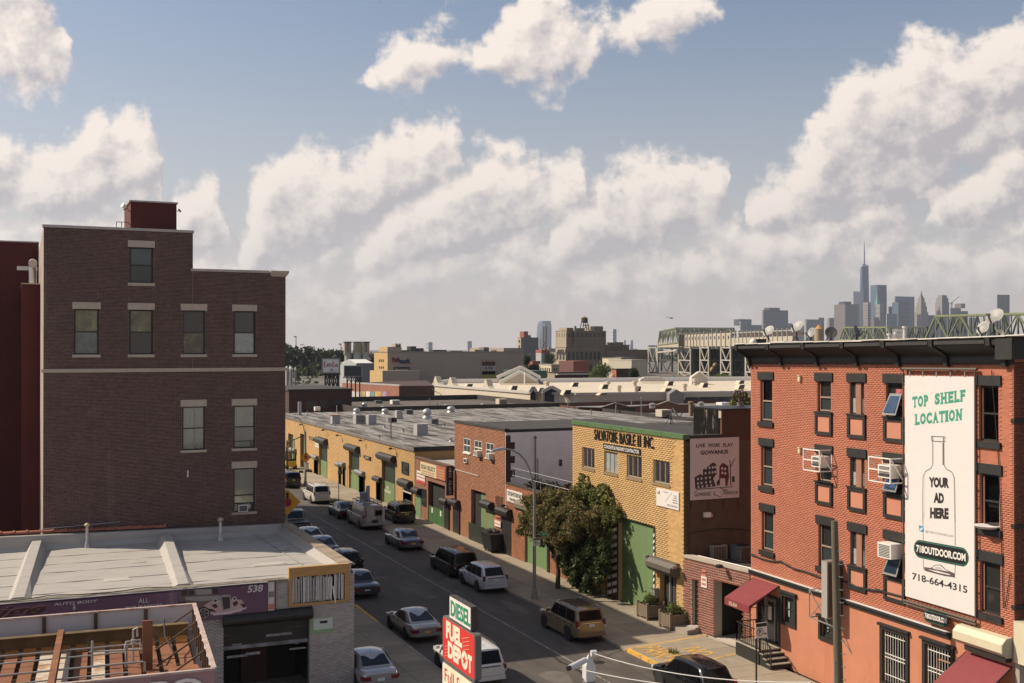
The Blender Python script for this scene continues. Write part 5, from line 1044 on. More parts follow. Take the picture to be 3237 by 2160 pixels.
def striped(F,u0,u1,z0,z1,d0,d1,slant,n):
 cvr(sv,F,u0,u1,z0,z1,d0,d1,mat('post_dark',(.05,.018,.016),.7),'striped_post')
 for k in range(n):
  za=z0+(z1-z0)*(k+.25)/n;h=(z1-z0)/n*.5
  if za+h+slant>z1:continue
  b=MB();dd=d1+.004;b.hexa([F.p(u1,za,dd),F.p(u0,za+slant,dd),F.p(u0,za+slant,d1),F.p(u1,za,d1),F.p(u1,za+h,dd),F.p(u0,za+slant+h,dd),F.p(u0,za+slant+h,d1),F.p(u1,za+h,d1)]);b.B('white_stripe',M['faded_white'],sv)
striped(FS,60.05,61.2,.15,5.25,.0,.12,.38,11);striped(FS,55.70,55.86,.15,5.25,-.02,.06,.1,14)
cvr(sv,FS,*dr_[:2],.13,2.95,-.31,-.295,room,'recess_shade_panel');cvr(sv,FS,54.3,54.4,.13,2.9,-.2,-.1,M['galvanised'],'door_post');cvr(sv,FS,53.5,54.2,.2,2.7,-.29,-.26,M['black_metal'],'gate')  # flat dark panel carries the doorway's shade in its colour
for k in range(5):cvr(sv,FS,53.55+k*.14,53.58+k*.14,.2,2.6,-.26,-.23,M['galvanised'],'gate_bar')
drum(sv,FS,53.1,55.75,3.2,.36,mat('hood_grey',(.10,.085,.07),.6,var=.2,scale=3));lbk('goose-neck lamp at the right end of the black door housing on the yellow building',FS,52.95,3.45,.4,'galvanised');lbk('goose-neck lamp at the left end of the black door housing on the yellow building',FS,55.9,3.55,.4,'galvanised')
mb_=tg('mailbox','small grey mailbox on the yellow wall left of the dark doorway','mailbox',(XS,55.5,1.3));cvr(mb_,FS,55.3,55.62,1.25,1.75,.02,.3,M['galvanised'],'box');cvr(mb_,FS,55.27,55.65,1.75,1.8,.0,.34,M['steel'],'lid')
# the mural board on the shaded side
t=tg('mural_board','white square mural board with drawn houses and LIVE WORK PLAY GOWANUS on the shaded wall','sign',(35.5,52.6,6));FM=FYp(52.64)
p=onY('C',1434,455,52.6);q=onY('C',1983,1120,52.6);mx0,mx1,mz0,mz1=p.x,q.x,6.95,10.27
mz1=p.z;mz0=onY('C',1437,1148,52.6).z
cvr(t,FM,mx0,mx1,mz0,mz1,.0,.05,mat('board_pinkish',(.60,.53,.51),.7,var=.03),'board')
cover_=lambda s_,x0,x1,y0,y1,**k:(lambda a,b_:ft(s_,M['ink'],t,FM,a.x,b_.z,onY('C',x1,y0,52.59).x-a.x,a.z-b_.z,.05,**k))(onY('C',x0,y0,52.59),onY('C',x0,y1,52.59))
cover_('LIVE',1498,1598,512,553,bold=.02);cover_('WORK',1632,1772,508,550,bold=.02);cover_('PLAY',1800,1915,505,548,bold=.02);cover_('GOWANUS',1548,1858,588,635,bold=.03);cover_('Gowanus',1478,1660,1045,1105);cover_('Alliance',1800,1965,1035,1085)
def mural(pts,m,dd=.052):
 b=MB();q=[onY('C',x,y,52.59)for x,y in pts];b.pm([(v.x,52.64-dd,v.z)for v in q],(0,.0015,0));b.B('drawing',m,t)
mat('ink_sketch',(.05,.045,.045),.8);mat('ink_maroon',(.12,.03,.035),.8)
mural([(1480,890),(1545,850),(1575,870),(1575,800),(1640,760),(1690,718),(1725,740),(1730,850),(1690,900),(1720,990),(1490,1020)],M['ink_sketch'])
for r_,(y0,xs)in enumerate(((775,(1600,1640,1675,1705)),(830,(1595,1640,1675,1705)),(885,(1510,1550,1600,1645)),(935,(1510,1550,1600,1650)),(975,(1515,1560,1610,1660)))):
 for x in xs:yy=y0-(x-1600)*.12;mural([(x,yy),(x+18,yy-3),(x+19,yy+22),(x+1,yy+26)],M['board_pinkish'],.054)
mural([(1762,760),(1800,725),(1860,760),(1870,880),(1850,990),(1830,985),(1825,900),(1770,900),(1765,985),(1755,980)],M['ink_maroon'])
for x,y in((1782,775),(1815,780),(1785,825),(1818,830)):mural([(x,y),(x+20,y),(x+20,y+28),(x,y+28)],M['board_pinkish'],.054)
for q in([(1875,690),(1885,690),(1895,980),(1885,980)],[(1880,770),(1935,672),(1940,678),(1888,778)],[(1500,1020),(1915,990),(1915,998),(1500,1030)],[(1660,1075),(1720,1050),(1700,1080),(1780,1105),(1770,1110),(1690,1085),(1705,1060)],[(1900,880),(1930,875),(1935,940),(1905,945)],[(1730,940),(1755,910),(1760,960),(1735,990)],[(1780,1010),(1850,1030),(1780,1050),(1790,1042),(1830,1030),(1775,1018)]):mural(q,M['ink_sketch'])
for x0 in(1448,1640,1815,1975):p=onY('C',x0,1190,52.6);cvr(sv,FM,p.x-.02,p.x+.02,p.z-.3,p.z+.25,-.01,.02,M['rust_dark'],'bracket')
fl3=tg('floodlight','small white floodlight on the shaded wall under the mural board','floodlight',onY('C',1615,1310,52.6));p=onY('C',1615,1310,52.6);cvr(fl3,FM,p.x-.2,p.x+.18,p.z-.12,p.z+.14,.02,.25,M['white_paint'],'housing');cvr(fl3,FM,p.x+.2,p.x+.32,p.z-.1,p.z+.02,.02,.2,M['galvanised'],'sensor')
b=MB();a=onY('C',1420,1520,52.6);c=onY('C',2090,1480,52.6);b.tube([(a.x,52.6,a.z-1.5),(a.x,52.6,a.z),((a.x+c.x)/2,52.6,a.z+.15),(c.x,52.6,c.z)],.02,6);solo(b,'wall_cable',M['rubber'],'thin black cable running across the shaded side wall above the garage roof','cable')
# dish and pole on its roof, round ventilator
p=onZ('C',535,215,10.42)
dish('tilted grey satellite dish near the far edge of the yellow building roof',(40.2,64.2,11.2),.42,R(55),R(35),(40.0,64.5,10.4))
# -- GARAGE
gl_,gr_=Vector((33.49,52.63)),Vector((34.22,47.66));FG=FDir((gl_.x,gl_.y),gr_-gl_);GW=(gr_-gl_).length
ga=tg('garage','low brown brick garage with a dark open doorway between the yellow and red buildings','building',(gr_.x,gr_.y,0))
g1=FG.at('F',1790,640);g2=FG.at('F',2105,690);gdz=(FG.at('F',1835,600)[0],g2[0],.13,3.25);gdd=(FG.at('F',1640,700)[0],FG.at('F',1705,700)[0],.13,2.95)
w=MB();w.wall(FG,0,GW,0,4.02,[gdz,gdd],.6);w.quad(FG.p(GW,0),FG.p(GW,0,-.6),FG.p(GW,4.02,-.6),FG.p(GW,4.02));w.hexa([FG.p(0,3.55,-.5),FG.p(GW,3.55,-.5),(50,48.0,3.55),(50,52.6,3.55),FG.p(0,3.72,-.5),FG.p(GW,3.72,-.5),(50,48.0,3.72),(50,52.6,3.72)]);w.B('wall',M['garage_mortar'],ga)
bricks(ga,FG,.02,GW-.02,.15,3.98,[gdz,gdd],M['garage_brick'],M['garage_brick_one'],course=.13,ln=.36,joint=.028,dep=.01,n_ind=300,near=(30,44,3))
b=MB();b.fb(FG,0,GW,4.02,4.16,-.45,.07);b.B('coping',M['limestone'],ga);b=MB();b.hexa([FG.p(.0,3.73,-.45),FG.p(GW,3.73,-.45),(50,48.0,3.73),(50,52.6,3.73),FG.p(0,3.76,-.45),FG.p(GW,3.76,-.45),(50,48.0,3.76),(50,52.6,3.76)]);b.B('roof',M['tar_dark'],ga)
cvr(ga,FG,gdz[0],gdz[1],.0,3.5,-6.0,-5.9,room,'interior_shade_panel');b=MB();b.hexa([FG.p(gdz[0]-.4,-.05,-6),FG.p(gdz[1]+.4,-.05,-6),FG.p(gdz[1]+.4,-.05,-.3),FG.p(gdz[0]-.4,-.05,-.3),FG.p(gdz[0]-.4,.125,-6),FG.p(gdz[1]+.4,.125,-6),FG.p(gdz[1]+.4,.125,-.3),FG.p(gdz[0]-.4,.125,-.3)]);b.B('garage_floor',M['concrete'],ga)
for u in(gdz[0]-.05,gdz[1]+.05):cvr(ga,FG,u-.04,u+.04,0,3.5,-5.9,-.6,room,'inner_wall')  # inner walls near-black, garage shade put into their colour
cvr(ga,FG,gdd[0]+.02,gdd[1]-.02,.15,2.95,-.3,-.25,mat('steel_door',(.06,.055,.052),.5),'door');b=MB();b.fb(FG,gdd[0]-.5,gdd[1]+.1,.1,.38,.02,.9);b.B('step',M['concrete'],ga);b=MB();b.fb(FG,gdd[0],gdd[1]+.05,.38,.44,-.2,.3);b.B('threshold',M['coping'],ga)
t=tg('warning_sign','small white and pink notice on the garage wall beside the dark doorway','sign',FG.p(FG.at('F',1755,680)[0],2,0));a=FG.at('F',1730,615);c=FG.at('F',1780,728);cvr(t,FG,a[0],c[0],c[1],a[1],.015,.04,M['sign_white'],'board')
for k in range(4):cvr(t,FG,a[0]+.06,c[0]-.06,c[1]+.12+k*.24,c[1]+.25+k*.24,.04,.043,M['ink_pink'],'printed_line')
a=FG.at('F',1935,530);lbk('black spotlight on the garage wall above the doorway',FG,a[0],a[1],.3)
for(x0,x1,yt,yb,lb)in((1760,1945,345,440,'pale square air conditioning unit on the garage roof'),(2030,2160,335,450,'dark square air conditioning unit on the garage roof against the red building')):
 p=onZ('F',(x0+x1)/2,yb+25,3.75);t=tg('roof_condenser',lb,'condenser',(p.x,p.y,3.75));s_=.95 if x0<2000 else 1.0;m_=mat('unit_beige',(.30,.265,.20),.6,var=.1)if x0<2000 else M['dark_galvanised']
 b=MB();b.box(p.x-s_/2,p.x+s_/2,p.y-s_/2,p.y+s_/2,3.75,4.55);b.B('casing',m_,t)
 for k in range(8):cvr(t,FYp(p.y-s_/2),p.x-.4+k*.1,p.x-.36+k*.1,3.82,4.48,0,.012,M['trim_dark'],'louvre')
 b=MB();b.la([(s_*.36,0),(s_*.36,.04),(s_*.3,.045),(s_*.1,.02),(.01,.02)],16,(p.x,p.y,4.55));b.B('fan_grille',M['black_metal'],t);b=MB();b.tube([(p.x+s_/2,p.y,4.3),(p.x+s_/2+.25,p.y,4.35),(p.x+s_/2+.3,p.y+.3,4.9)],.03,6);b.B('pipe',M['galvanised'],t)
b=MB();b.tube([FG.p(.8,4.2,-.3),FG.p(2.4,4.22,-.2),FG.p(GW-.1,4.2,-.25)],.03,6);solo(b,'roof_cable',M['white_metal'],'pale pipe lying along the garage roof edge','pipe')
# -- RED BRICK TENEMENT ON THE CORNER
RLEN=17.62
FRD=FDir((34.28,47.58),(-.0645,-.998),.0114)
rb=tg('red_brick_building','four-storey bright red brick corner building with black trim and a deep black cornice','building',(34.28,47.58,0))
A_=lambda f,x,y,d=0.:FRD.at(f,x,y,d)
def rect(f,x0,y0,x1,y1,f2=None):
 u0,z1=A_(f,x0,y0);u1,z0=A_(f2 or f,x1,y1);return(u0,u1,z0,z1)
W_={}
W_['a1']=rect('G',225,378,328,745);W_['a2']=rect('G',232,940,330,1305);W_['a3']=rect('I',245,40,350,415)
W_['b1']=rect('G',713,390,830,668);W_['b2']=rect('G',715,1000,832,1275);W_['b3']=rect('I',748,150,872,575)
W_['c1']=rect('G',990,402,1115,682);W_['c2']=rect('G',992,1035,1118,1308);W_['c3']=rect('I',1030,215,1162,512)
W_['d1']=rect('G',1300,405,1445,715);W_['d2']=rect('G',1300,1075,1445,1375);W_['d3']=rect('J',285,290,440,605)
W_['e1']=rect('H',1065,430,1235,918);W_['e2']=rect('H',1075,1180,1242,1672);W_['e3']=rect('J',1115,478,1297,985)
# square the storeys up: same sill and head along a floor
for r_ in '123':
 zt=sum(W_[c+r_][3]for c in 'abcde')/5;
 for c in 'abcde':u0,u1,z0,z1=W_[c+r_];W_[c+r_]=(u0,u1,z0,zt)
 zs=sum(W_[c+r_][2]for c in 'bcd')/3
 for c in 'bcd':u0,u1,z0,z1=W_[c+r_];W_[c+r_]=(u0,u1,zs if not(c=='b' and r_=='3')else W_['a3'][2],z1)
ZB=4.14 # belt course
gw=[rect('I',438,785,540,1060),rect('I',778,1000,890,1200),rect('J',262,1085,470,1640),rect('J',640,1210,870,1760)]
gw=[(a,b_,max(c,.5),d)for a,b_,c,d in gw]
dd_=rect('I',215,760,405,1330);door=(dd_[0],dd_[1],.85,3.15)
deli=(13.6,16.6,.15,3.0)
hol=list(W_.values())
wall_top=14.72
w=MB();w.wall(FRD,0,RLEN,ZB,15.3,hol,.24);w.wall(FRD,0,RLEN,0,ZB,gw+[door,deli],.24)
P=FRD.p;nx_,ny_=-FRD.nx*11,-FRD.ny*11
w.hexa([P(0.02,-.3,-.26),P(RLEN-.02,-.3,-.26),P(RLEN-.02,-.3,-11),P(.02,-.3,-11),P(.02,15.2,-.26),P(RLEN-.02,15.2,-.26),P(RLEN-.02,15.2,-11),P(.02,15.2,-11)])
for u in(0,RLEN):w.quad(P(u,0),P(u,0,-.3),P(u,15.3,-.3),P(u,15.3))
w.B('wall',M['red_mortar'],rb)
b=MB();
w=MB();w.wall(FRD,0.0,RLEN,.0,ZB,[(a,b_,c,d)for a,b_,c,d in gw+[door,deli]],.01)
w.v=[tuple(Vector(v)+Vector((FRD.nx,FRD.ny,0))*.02)for v in w.v];w.B('stucco_base',M['salmon_stucco'],rb)
LINT={};SILL={};PAN={}
for k,(u0,u1,z0,z1)in W_.items():
 LINT[k]=(u0-.16,u1+.16,z1,z1+.38)
 if k[0]in 'ae' or k=='b3':SILL[k]=(u0-.14,u1+.14,z0-.24,z0)
 else:PAN[k]=(u0-.10,u1+.12,z0-1.02,z0)
bh=hol+list(LINT.values())+list(SILL.values())+list(PAN.values())
bricks(rb,FRD,.02,RLEN-.02,ZB+.12,wall_top,bh,M['red_brick'],M['red_brick_one'],course=.082,ln=.235,joint=.012,dep=.0035,n_ind=300,near=(33,30,13))
for k in W_:
 a=LINT[k];cvr(rb,FRD,*a,-.1,.07,M['black_trim'],'lintel')
 if k in SILL:cvr(rb,FRD,*SILL[k],-.1,.10,M['black_trim'],'sill')
 else:
  u0,u1,z0,z1=PAN[k];cvr(rb,FRD,u0+.1,u1-.1,z0+.1,z1-.1,-.05,.03,M['salmon_panel'],'panel');b=MB();b.frame(FRD,u0,u1,z0,z1,.15,-.05,.09);b.B('panel_frame',M['black_trim'],rb);cvr(rb,FRD,u0-.03,u1+.03,z1-.02,z1+.04,-.2,.12,M['black_trim'],'panel_ledge')
  # the windows themselves
mat('brown_board',(.30,.14,.085),.7,var=.15,scale=2,stretch=(2,2,.4))
for k,(u0,u1,z0,z1)in W_.items():
 clear=k in('e1','e2','a1')
 if k[0]=='c':
  o=window(rb,FRD,u0,u1,z0,z1,M['black_trim'],M['dim_glass'],rec=.1,w=.09,rail=None);cvr(rb,FRD,u0+(u1-u0)*.36,u0+(u1-u0)*.72,z0+.02,z1-.05,-.14,-.04,M['brown_board'],'brown_mullion_board')
  cvr(o,FRD,u0+.12,u0+(u1-u0)*.36-.02,z0+.1,z0+(z1-z0)*.5,-.1,-.095,M['pale_glass'],'low_pane');cvr(o,FRD,u0+(u1-u0)*.74,u1-.1,z0+.1,z0+(z1-z0)*.5,-.1,-.095,M['grey_glass'],'low_pane')
 else:
  o=window(rb,FRD,u0,u1,z0,z1,M['black_trim'],M['clear_glass']if clear else M['dark_glass'],rec=.12,w=.08,rail=.5,lower=M['dim_glass']if k[0]in 'ab' else None)
  cvr(o,FRD,u0+.1,u0+.14,z0+.1,z1-.1,-.12,-.08,M['brown_board'],'inner_edge')if k[0]!='d' else None
  if k[0]in 'ab':cvr(o,FRD,u0+.14,u1-.08,z0+(z1-z0)*.5-.05,z0+(z1-z0)*.5+.02,-.11,-.07,mat('rail_tan',(.30,.22,.16),.6),'meeting_rail');cvr(o,FRD,u0+.14,u1-.08,z0+.08,z0+.14,-.11,-.07,M['rail_tan'],'bottom_rail')
 if clear:cvr(rb,FRD,u0,u1,z0,z1,-.255,-.245,room,'room_shade_panel')
 if k=='e1':
  for(x0,x1,y0,y1)in((.3,.95,.55,1.),(.35,.95,.0,.5)):curtain(o,FRD,u0+(u1-u0)*x0,u0+(u1-u0)*x1,z0+(z1-z0)*y0+.1,z0+(z1-z0)*y1-.08,-.2,M['yellow_curtain']if y0 else mat('grey_curtain',(.22,.2,.18),.9),6)
 if k=='e2':cvr(o,FRD,u0+.3,u1-.1,z0+(z1-z0)*.45,z1-.5,-.2,-.19,M['curtain'],'blind');cvr(o,FRD,u0+.5,u1-.2,z1-.45,z1-.2,-.2,-.19,M['blue_glass'],'top_light')
 if k=='a1':curtain(o,FRD,u0+.1,u1-.1,z0+(z1-z0)*.5,z1-.1,-.2,mat('dull_curtain',(.16,.14,.12),.9),4)
def tilted(k,f,y0,y1,wt=1.0): # a hopper pane swung outwards
 u0,u1,z0,z1=W_[k];zb=A_(f,0,y1)[1];zt=A_(f,0,y0)[1];zm0,zm1=z0+.12,z0+.12+1.05*wt
 b=MB();q=lambda u,s,th:P(u,zm0+(zm1-zm0)*s+.02,.06+.55*(s)+th)
 b.hexa([P(u0+.1,zm0,.28),P(u1-.1,zm0,.28),P(u1-.1,zm0,.31),P(u0+.1,zm0,.31),P(u0+.22,zm1,-.05),P(u1-.1,zm1,-.05),P(u1-.1,zm1,-.02),P(u0+.22,zm1,-.02)]);o=b.B('open_sash',mat('sash_grey',(.2,.2,.19),.5),rb)
 b=MB();b.hexa([P(u0+.2,zm0+.1,.285),P(u1-.18,zm0+.1,.285),P(u1-.18,zm0+.1,.297),P(u0+.2,zm0+.1,.297),P(u0+.3,zm1-.1,.0),P(u1-.18,zm1-.1,.0),P(u1-.18,zm1-.1,.012),P(u0+.3,zm1-.1,.012)])
 b.v=[tuple(Vector(v)+Vector((FRD.nx,FRD.ny,0))*.012)for v in b.v];b.B('pane',mat('sky_glass',(.10,.16,.25),.03,metal=.85),o)
tilted('d1','G',575,690,.85);tilted('d2','G',1240,1370,.9);tilted('d3','J',470,610,.9)
cvr(rb,FRD,W_['d1'][0]+.5,W_['d1'][1]-.1,W_['d1'][3]-.95,W_['d1'][3]-.25,-.11,-.10,mat('pink_cloth',(.40,.10,.12),.8,var=.4,scale=5),'pink_cloth')
# belt course above the stucco
b=MB();b.fb(FRD,-.02,RLEN-3.2,ZB-.02,ZB+.10,-.05,.16);b.B('belt_course',M['black_trim'],rb);b=MB();b.fb(FRD,-.02,RLEN-3.2,ZB-.16,ZB-.02,-.05,.09);b.B('belt_moulding',M['black_trim'],rb);b=MB();b.fb(FRD,-.02,RLEN-3.2,ZB+.10,ZB+.125,-.05,.165);b.B('belt_flashing',M['faded_white'],rb)
# cornice: frieze panels, raking brackets, coved soffit, fascia
ct=15.62
b=MB();pr=[(.0,wall_top),(.10,wall_top),(.12,15.06),(.35,15.2),(.80,15.42),(.86,15.44),(.88,15.66),(0,15.70)]
def sweep(mb,pr,u0,u1):
 n=len(pr);i0=len(mb.v);mb.v+=[P(u0,z,d)for d,z in pr]+[P(u1,z,d)for d,z in pr]
 mb.f+=[tuple(range(i0,i0+n)),tuple(range(i0+2*n-1,i0+n-1,-1))]+[(i0+k,i0+(k+1)%n,i0+n+(k+1)%n,i0+n+k)for k in range(n)]
sweep(b,pr,-.10,RLEN+.05);b.B('cornice',M['black_trim'],rb)
# returns at the near end
b=MB();b.fb(FRD,RLEN+.05,RLEN+.85,14.9,15.70,-8,.9);b.B('cornice_return',M['black_trim'],rb)
bu=[A_('G',x,260)[0]for x in(150,420,728,1068,1425)]+[A_('H',x,270)[0]for x in(812,1310)]
for i,u in enumerate(bu):
 b=MB();sweep(b,[(.05,wall_top-.08),(.20,wall_top-.08),(.26,15.02),(.48,15.18),(.92,15.40),(.95,15.72),(0,15.72)],u-.11,u+.11);b.B('bracket',M['black_trim'],rb)
for u0,u1 in zip([-.05]+bu,bu+[RLEN]):
 if u1-u0>.6:cvr(rb,FRD,u0+.2,u1-.2,wall_top+.06,wall_top+.27,.1,.125,mat('frieze_grey',(.035,.032,.03),.6,var=.2),'frieze_panel');cvr(rb,FRD,u0+.18,u1-.18,15.48,15.62,.86,.905,M['frieze_grey'],'fascia_panel')
random.seed(8);x=-.15
while x<RLEN+.8:
 l=1.15;b=MB();z_=15.71+RU(-.02,.03);b.hexa([P(x,z_,.97),P(x+l-.02,z_+RU(-.02,.02),.97),P(x+l-.02,z_,-.3),P(x,z_,-.3),P(x,z_+.04,.97),P(x+l-.02,z_+.05,.97),P(x+l-.02,z_+.06,-.3),P(x,z_+.06,-.3)]);b.B('roof_flashing',mat('flashing_white',(.60,.57,.52),.5,var=.15,scale=4,objr=.1),rb);x+=l
b=MB();b.hexa([P(0,15.6,-.3),P(RLEN,15.6,-.3),P(RLEN,15.6,-11),P(0,15.6,-11),P(0,15.68,-.3),P(RLEN,15.68,-.3),P(RLEN,15.68,-11),P(0,15.68,-11)]);b.B('roof',M['roof_pale'],rb)
# near side face: its shade painted as darker brick, cream shop box
FRS=FDir(P(RLEN+.001,0)[:2],(-FRD.nx,-FRD.ny));bricks(rb,FRS,.02,5.5,4.6,15.0,[],mat('red_brick_shade',(.14,.045,.03),.85,island=.2),course=.082,ln=.235,joint=.012,n_ind=0)  # red brick of the side face darkened to paint its shade
for zz in(12.78,8.94,6.0):b=MB();b.fb(FRS,-.04,5.5,zz,zz+.16,-.1,.07);b.B('black_band',M['black_trim'],rb)
# small lights and wires on the wall
for f,x,y,lb in(('G',572,370,'small pale square lamp high on the red brick wall, left of the black framed windows'),('G',573,985,'small white box lamp halfway up the red brick wall')):
 u,z=A_(f,x,y);t=tg('wall_light',lb,'wall light',P(u,z,0));cvr(t,FRD,u-.09,u+.07,z-.13,z+.12,.01,.12,mat('pale_lamp',(.62,.52,.34),.5),'lens');cvr(t,FRD,u-.11,u+.09,z+.12,z+.15,.01,.15,M['cream_sign'],'hood')
b=MB();pts=[]
for f,x,y in(('I',155,425),('I',250,465),('I',340,488),('I',420,490),('I',540,555),('I',640,580),('I',770,630),('I',880,640),('I',1000,670),('I',1090,715),('I',1230,745),('I',1340,755),('J',200,740),('J',440,805)):pts.append(P(*A_(f,x,y),.05))
b.tube(pts,.045,6);solo(b,'cable_bundle',M['rubber'],'thick black cable bundle drooping across the red brick wall above the black belt','cable')
b=MB();b.tube([P(*A_('H',1185,300),.06),P(*A_('H',1215,700),.05),P(*A_('H',1245,1100),.05),P(*A_('H',1262,1560),.05),P(*A_('J',1330,900),.05)],.018,5);b.tube([P(*A_('J',1390,590),.05),P(*A_('J',1345,900),.05)],.016,5);solo(b,'wall_wires',M['rubber'],'two thin black wires hanging down the red brick wall at its right corner','wire')
# -- the tall banner
bn=tg('banner','tall white banner with a drawn bottle and TOP SHELF LOCATION on the red wall','banner',P(12,4,0))
bu0,bz1=A_('H',433,345,.12);bu1,_=A_('H',1024,360,.12);_,bz0=A_('J',458,798,.12);bu1b,bz0b=A_('J',1066,985,.12)
print('banner',bu0,bu1,bz0,bz1,bu1b,bz0b)
def bq(x,y,f):return A_(f,x,y,.12)
b=MB();b.fb(FRD,bu0,bu1,bz0,bz1,.09,.12);b.B('sheet',M['banner'],bn)
b=MB();tu0,tz=A_('H',415,318,.15);tu1,_=A_('H',1052,325,.15)
b.tube([P(tu0,bz1+.28,.16),P(tu1,bz1+.28,.16)],.06,8);b.B('top_pole',mat('pole_brown',(.10,.075,.06),.6),bn);b=MB();b.tube([P(bu0-.05,bz0-.18,.16),P(bu1+.1,bz0-.18,.16)],.05,8);b.tube([P(bu0-.05,bz0-.30,.14),P(bu1+.1,bz0-.30,.14)],.04,8);b.B('bottom_pole',M['pole_brown'],bn);b=MB();b.tube([P(bu1+.09,bz0-.3,.14),P(bu1+.09,bz1+.28,.14)],.03,6);b.tube([P(bu0-.08,bz0-.3,.14),P(bu0-.08,bz1+.28,.14)],.03,6);b.B('side_cable',M['pole_brown'],bn)
for k in range(14):
 z_=bz0+(bz1-bz0)*(k+.5)/14
 for u_ in(bu0-.04,bu1+.04):cvr(bn,FRD,u_-.05,u_+.05,z_-.02,z_+.02,.1,.13,M['galvanised'],'tie')
for k in range(5):u_=bu0+(bu1-bu0)*(k+.4)/5;cvr(bn,FRD,u_-.02,u_+.02,bz1-.02,bz1+.26,.12,.14,M['galvanised'],'tie')
def flat(pts,m,d=.123,name='print',f='H',par=None,FR_=None):
 b=MB();q=[A_(ff if len(pt)==3 else f,*(pt[1:]if len(pt)==3 else pt),.12)for pt in pts for ff in[pt[0]if len(pt)==3 else f]]
 n=len(q);b.v=[P(u,z,d)for u,z in q]+[P(u,z,d-.0015)for u,z in q];b.f=[tuple(range(n)),tuple(range(2*n-1,n-1,-1))]+[(k,(k+1)%n,n+(k+1)%n,n+k)for k in range(n)];return b.B(name,m,par or bn)
 # TOP SHELF / LOCATION slope upwards to the right on the banner
def words_on(s,f,xa,ya,xb,yb,hgt_px,m,bold=.03,d=.121,serif=False):
 u0,z0=A_(f,xa,ya,.12);u1,z1=A_(f,xb,yb,.12);_,zt=A_(f,xa,ya-hgt_px,.12);up=(0,0,1)
 p0=P(u0,z0,d);p1=P(u1,z1,d);ud=Vector(p1)-Vector(p0)
 v,fc=text_mesh(s,bold,0,.01);lo=v.min(0);hi=v.max(0);q=(v-lo)/(hi-lo);h=zt-z0;nn=Vector((FRD.nx,FRD.ny,0))
 pts=np.array(p0)+np.outer(q[:,0],np.array(ud))+np.outer(q[:,1]*h,(0,0,1))+np.outer(q[:,2]*.003,np.array(nn));b=MB();b.v=[tuple(x)for x in pts];b.f=fc;o=b.B('lettering',m,bn)
 return u0,z0,u1,z1,h
def slab(word,f,xa,ya,xb,yb,hp): # slab serif capitals: plain letters with feet and caps
 ws={'T':.9,'O':1,'P':.9,'S':.85,'H':1.1,'E':.9,'L':.85,'F':.85,'C':.95,'A':1.05,'I':.55,'N':1.1};tot=sum(ws[c]for c in word)
 u0,z0=A_(f,xa,ya,.12);u1,z1=A_(f,xb,yb,.12);_,zt=A_(f,xa,ya-hp,.12);h=zt-z0;sl=(z1-z0)/(u1-u0);u=u0;W0=(u1-u0)/tot
 Pt=lambda uu,z,dd=.121:(lambda q:(q[0],q[1],q[2]+(uu-u0)*sl))(P(uu,z,dd))
 for c in word:
  cw=ws[c]*W0*.97;v,fc=text_mesh(c,.06,0,.01);lo=v.min(0);hi=v.max(0);q=(v-lo)/(hi-lo);mgn=.12 if c in 'THPEFLIAN' else.04
  b=MB();b.v=[Pt(u+cw*(mgn+a[0]*(1-2*mgn)),z0+h*a[1],.121+a[2]*.003)for a in q];b.f=list(fc)
  def bar(x0,x1,y0,y1):b.hexa([Pt(u+cw*x0,z0+h*y0,.1245),Pt(u+cw*x1,z0+h*y0,.1245),Pt(u+cw*x1,z0+h*y0,.121),Pt(u+cw*x0,z0+h*y0,.121),Pt(u+cw*x0,z0+h*y1,.1245),Pt(u+cw*x1,z0+h*y1,.1245),Pt(u+cw*x1,z0+h*y1,.121),Pt(u+cw*x0,z0+h*y1,.121)])
  feet={'T':[(.28,.72,0)],'P':[(0,.5,0),(0,.3,1)],'H':[(0,.42,0),(.58,1,0),(0,.42,1),(.58,1,1)],'E':[(0,.3,0),(0,.3,1)],'L':[(0,.3,0),(0,.5,1)],'F':[(0,.5,0),(0,.3,1)],'I':[(0,1,0),(0,1,1)],'A':[(0,.38,0),(.62,1,0)],'N':[(0,.4,0),(0,.35,1),(.65,1,1)]}
  for x0,x1,t_ in feet.get(c,[]):bar(x0,x1,.88 if t_ else 0,1 if t_ else.12)
  if c in 'TEFL':
   if c=='T':bar(.0,.12,.72,1);bar(.88,1,.72,1)
   if c in 'EF':bar(.86,.98,.74,1)
   if c in 'EL':bar(.86,.98,0,.28)
  b.B('lettering',M['teal'],bn);u+=ws[c]*W0
slab('TOP','H',498,622,640,604,95);slab('SHELF','H',688,597,955,565,98);slab('LOCATION','H',518,770,930,727,95)
for s_,x0,x1,y,hp in(('YOUR',640,812,1300,88),('AD',680,768,1432,88),('HERE',650,808,1565,92)):words_on(s_,'H',x0,y,x1,y+8,hp,M['ink'],.065)
words_on('718-664-4315','J',515,650,1003,775,62,M['ink'],.02);words_on('@718OUTDOORCOM','J',632,238,876,285,26,M['ink_grey'],.0)
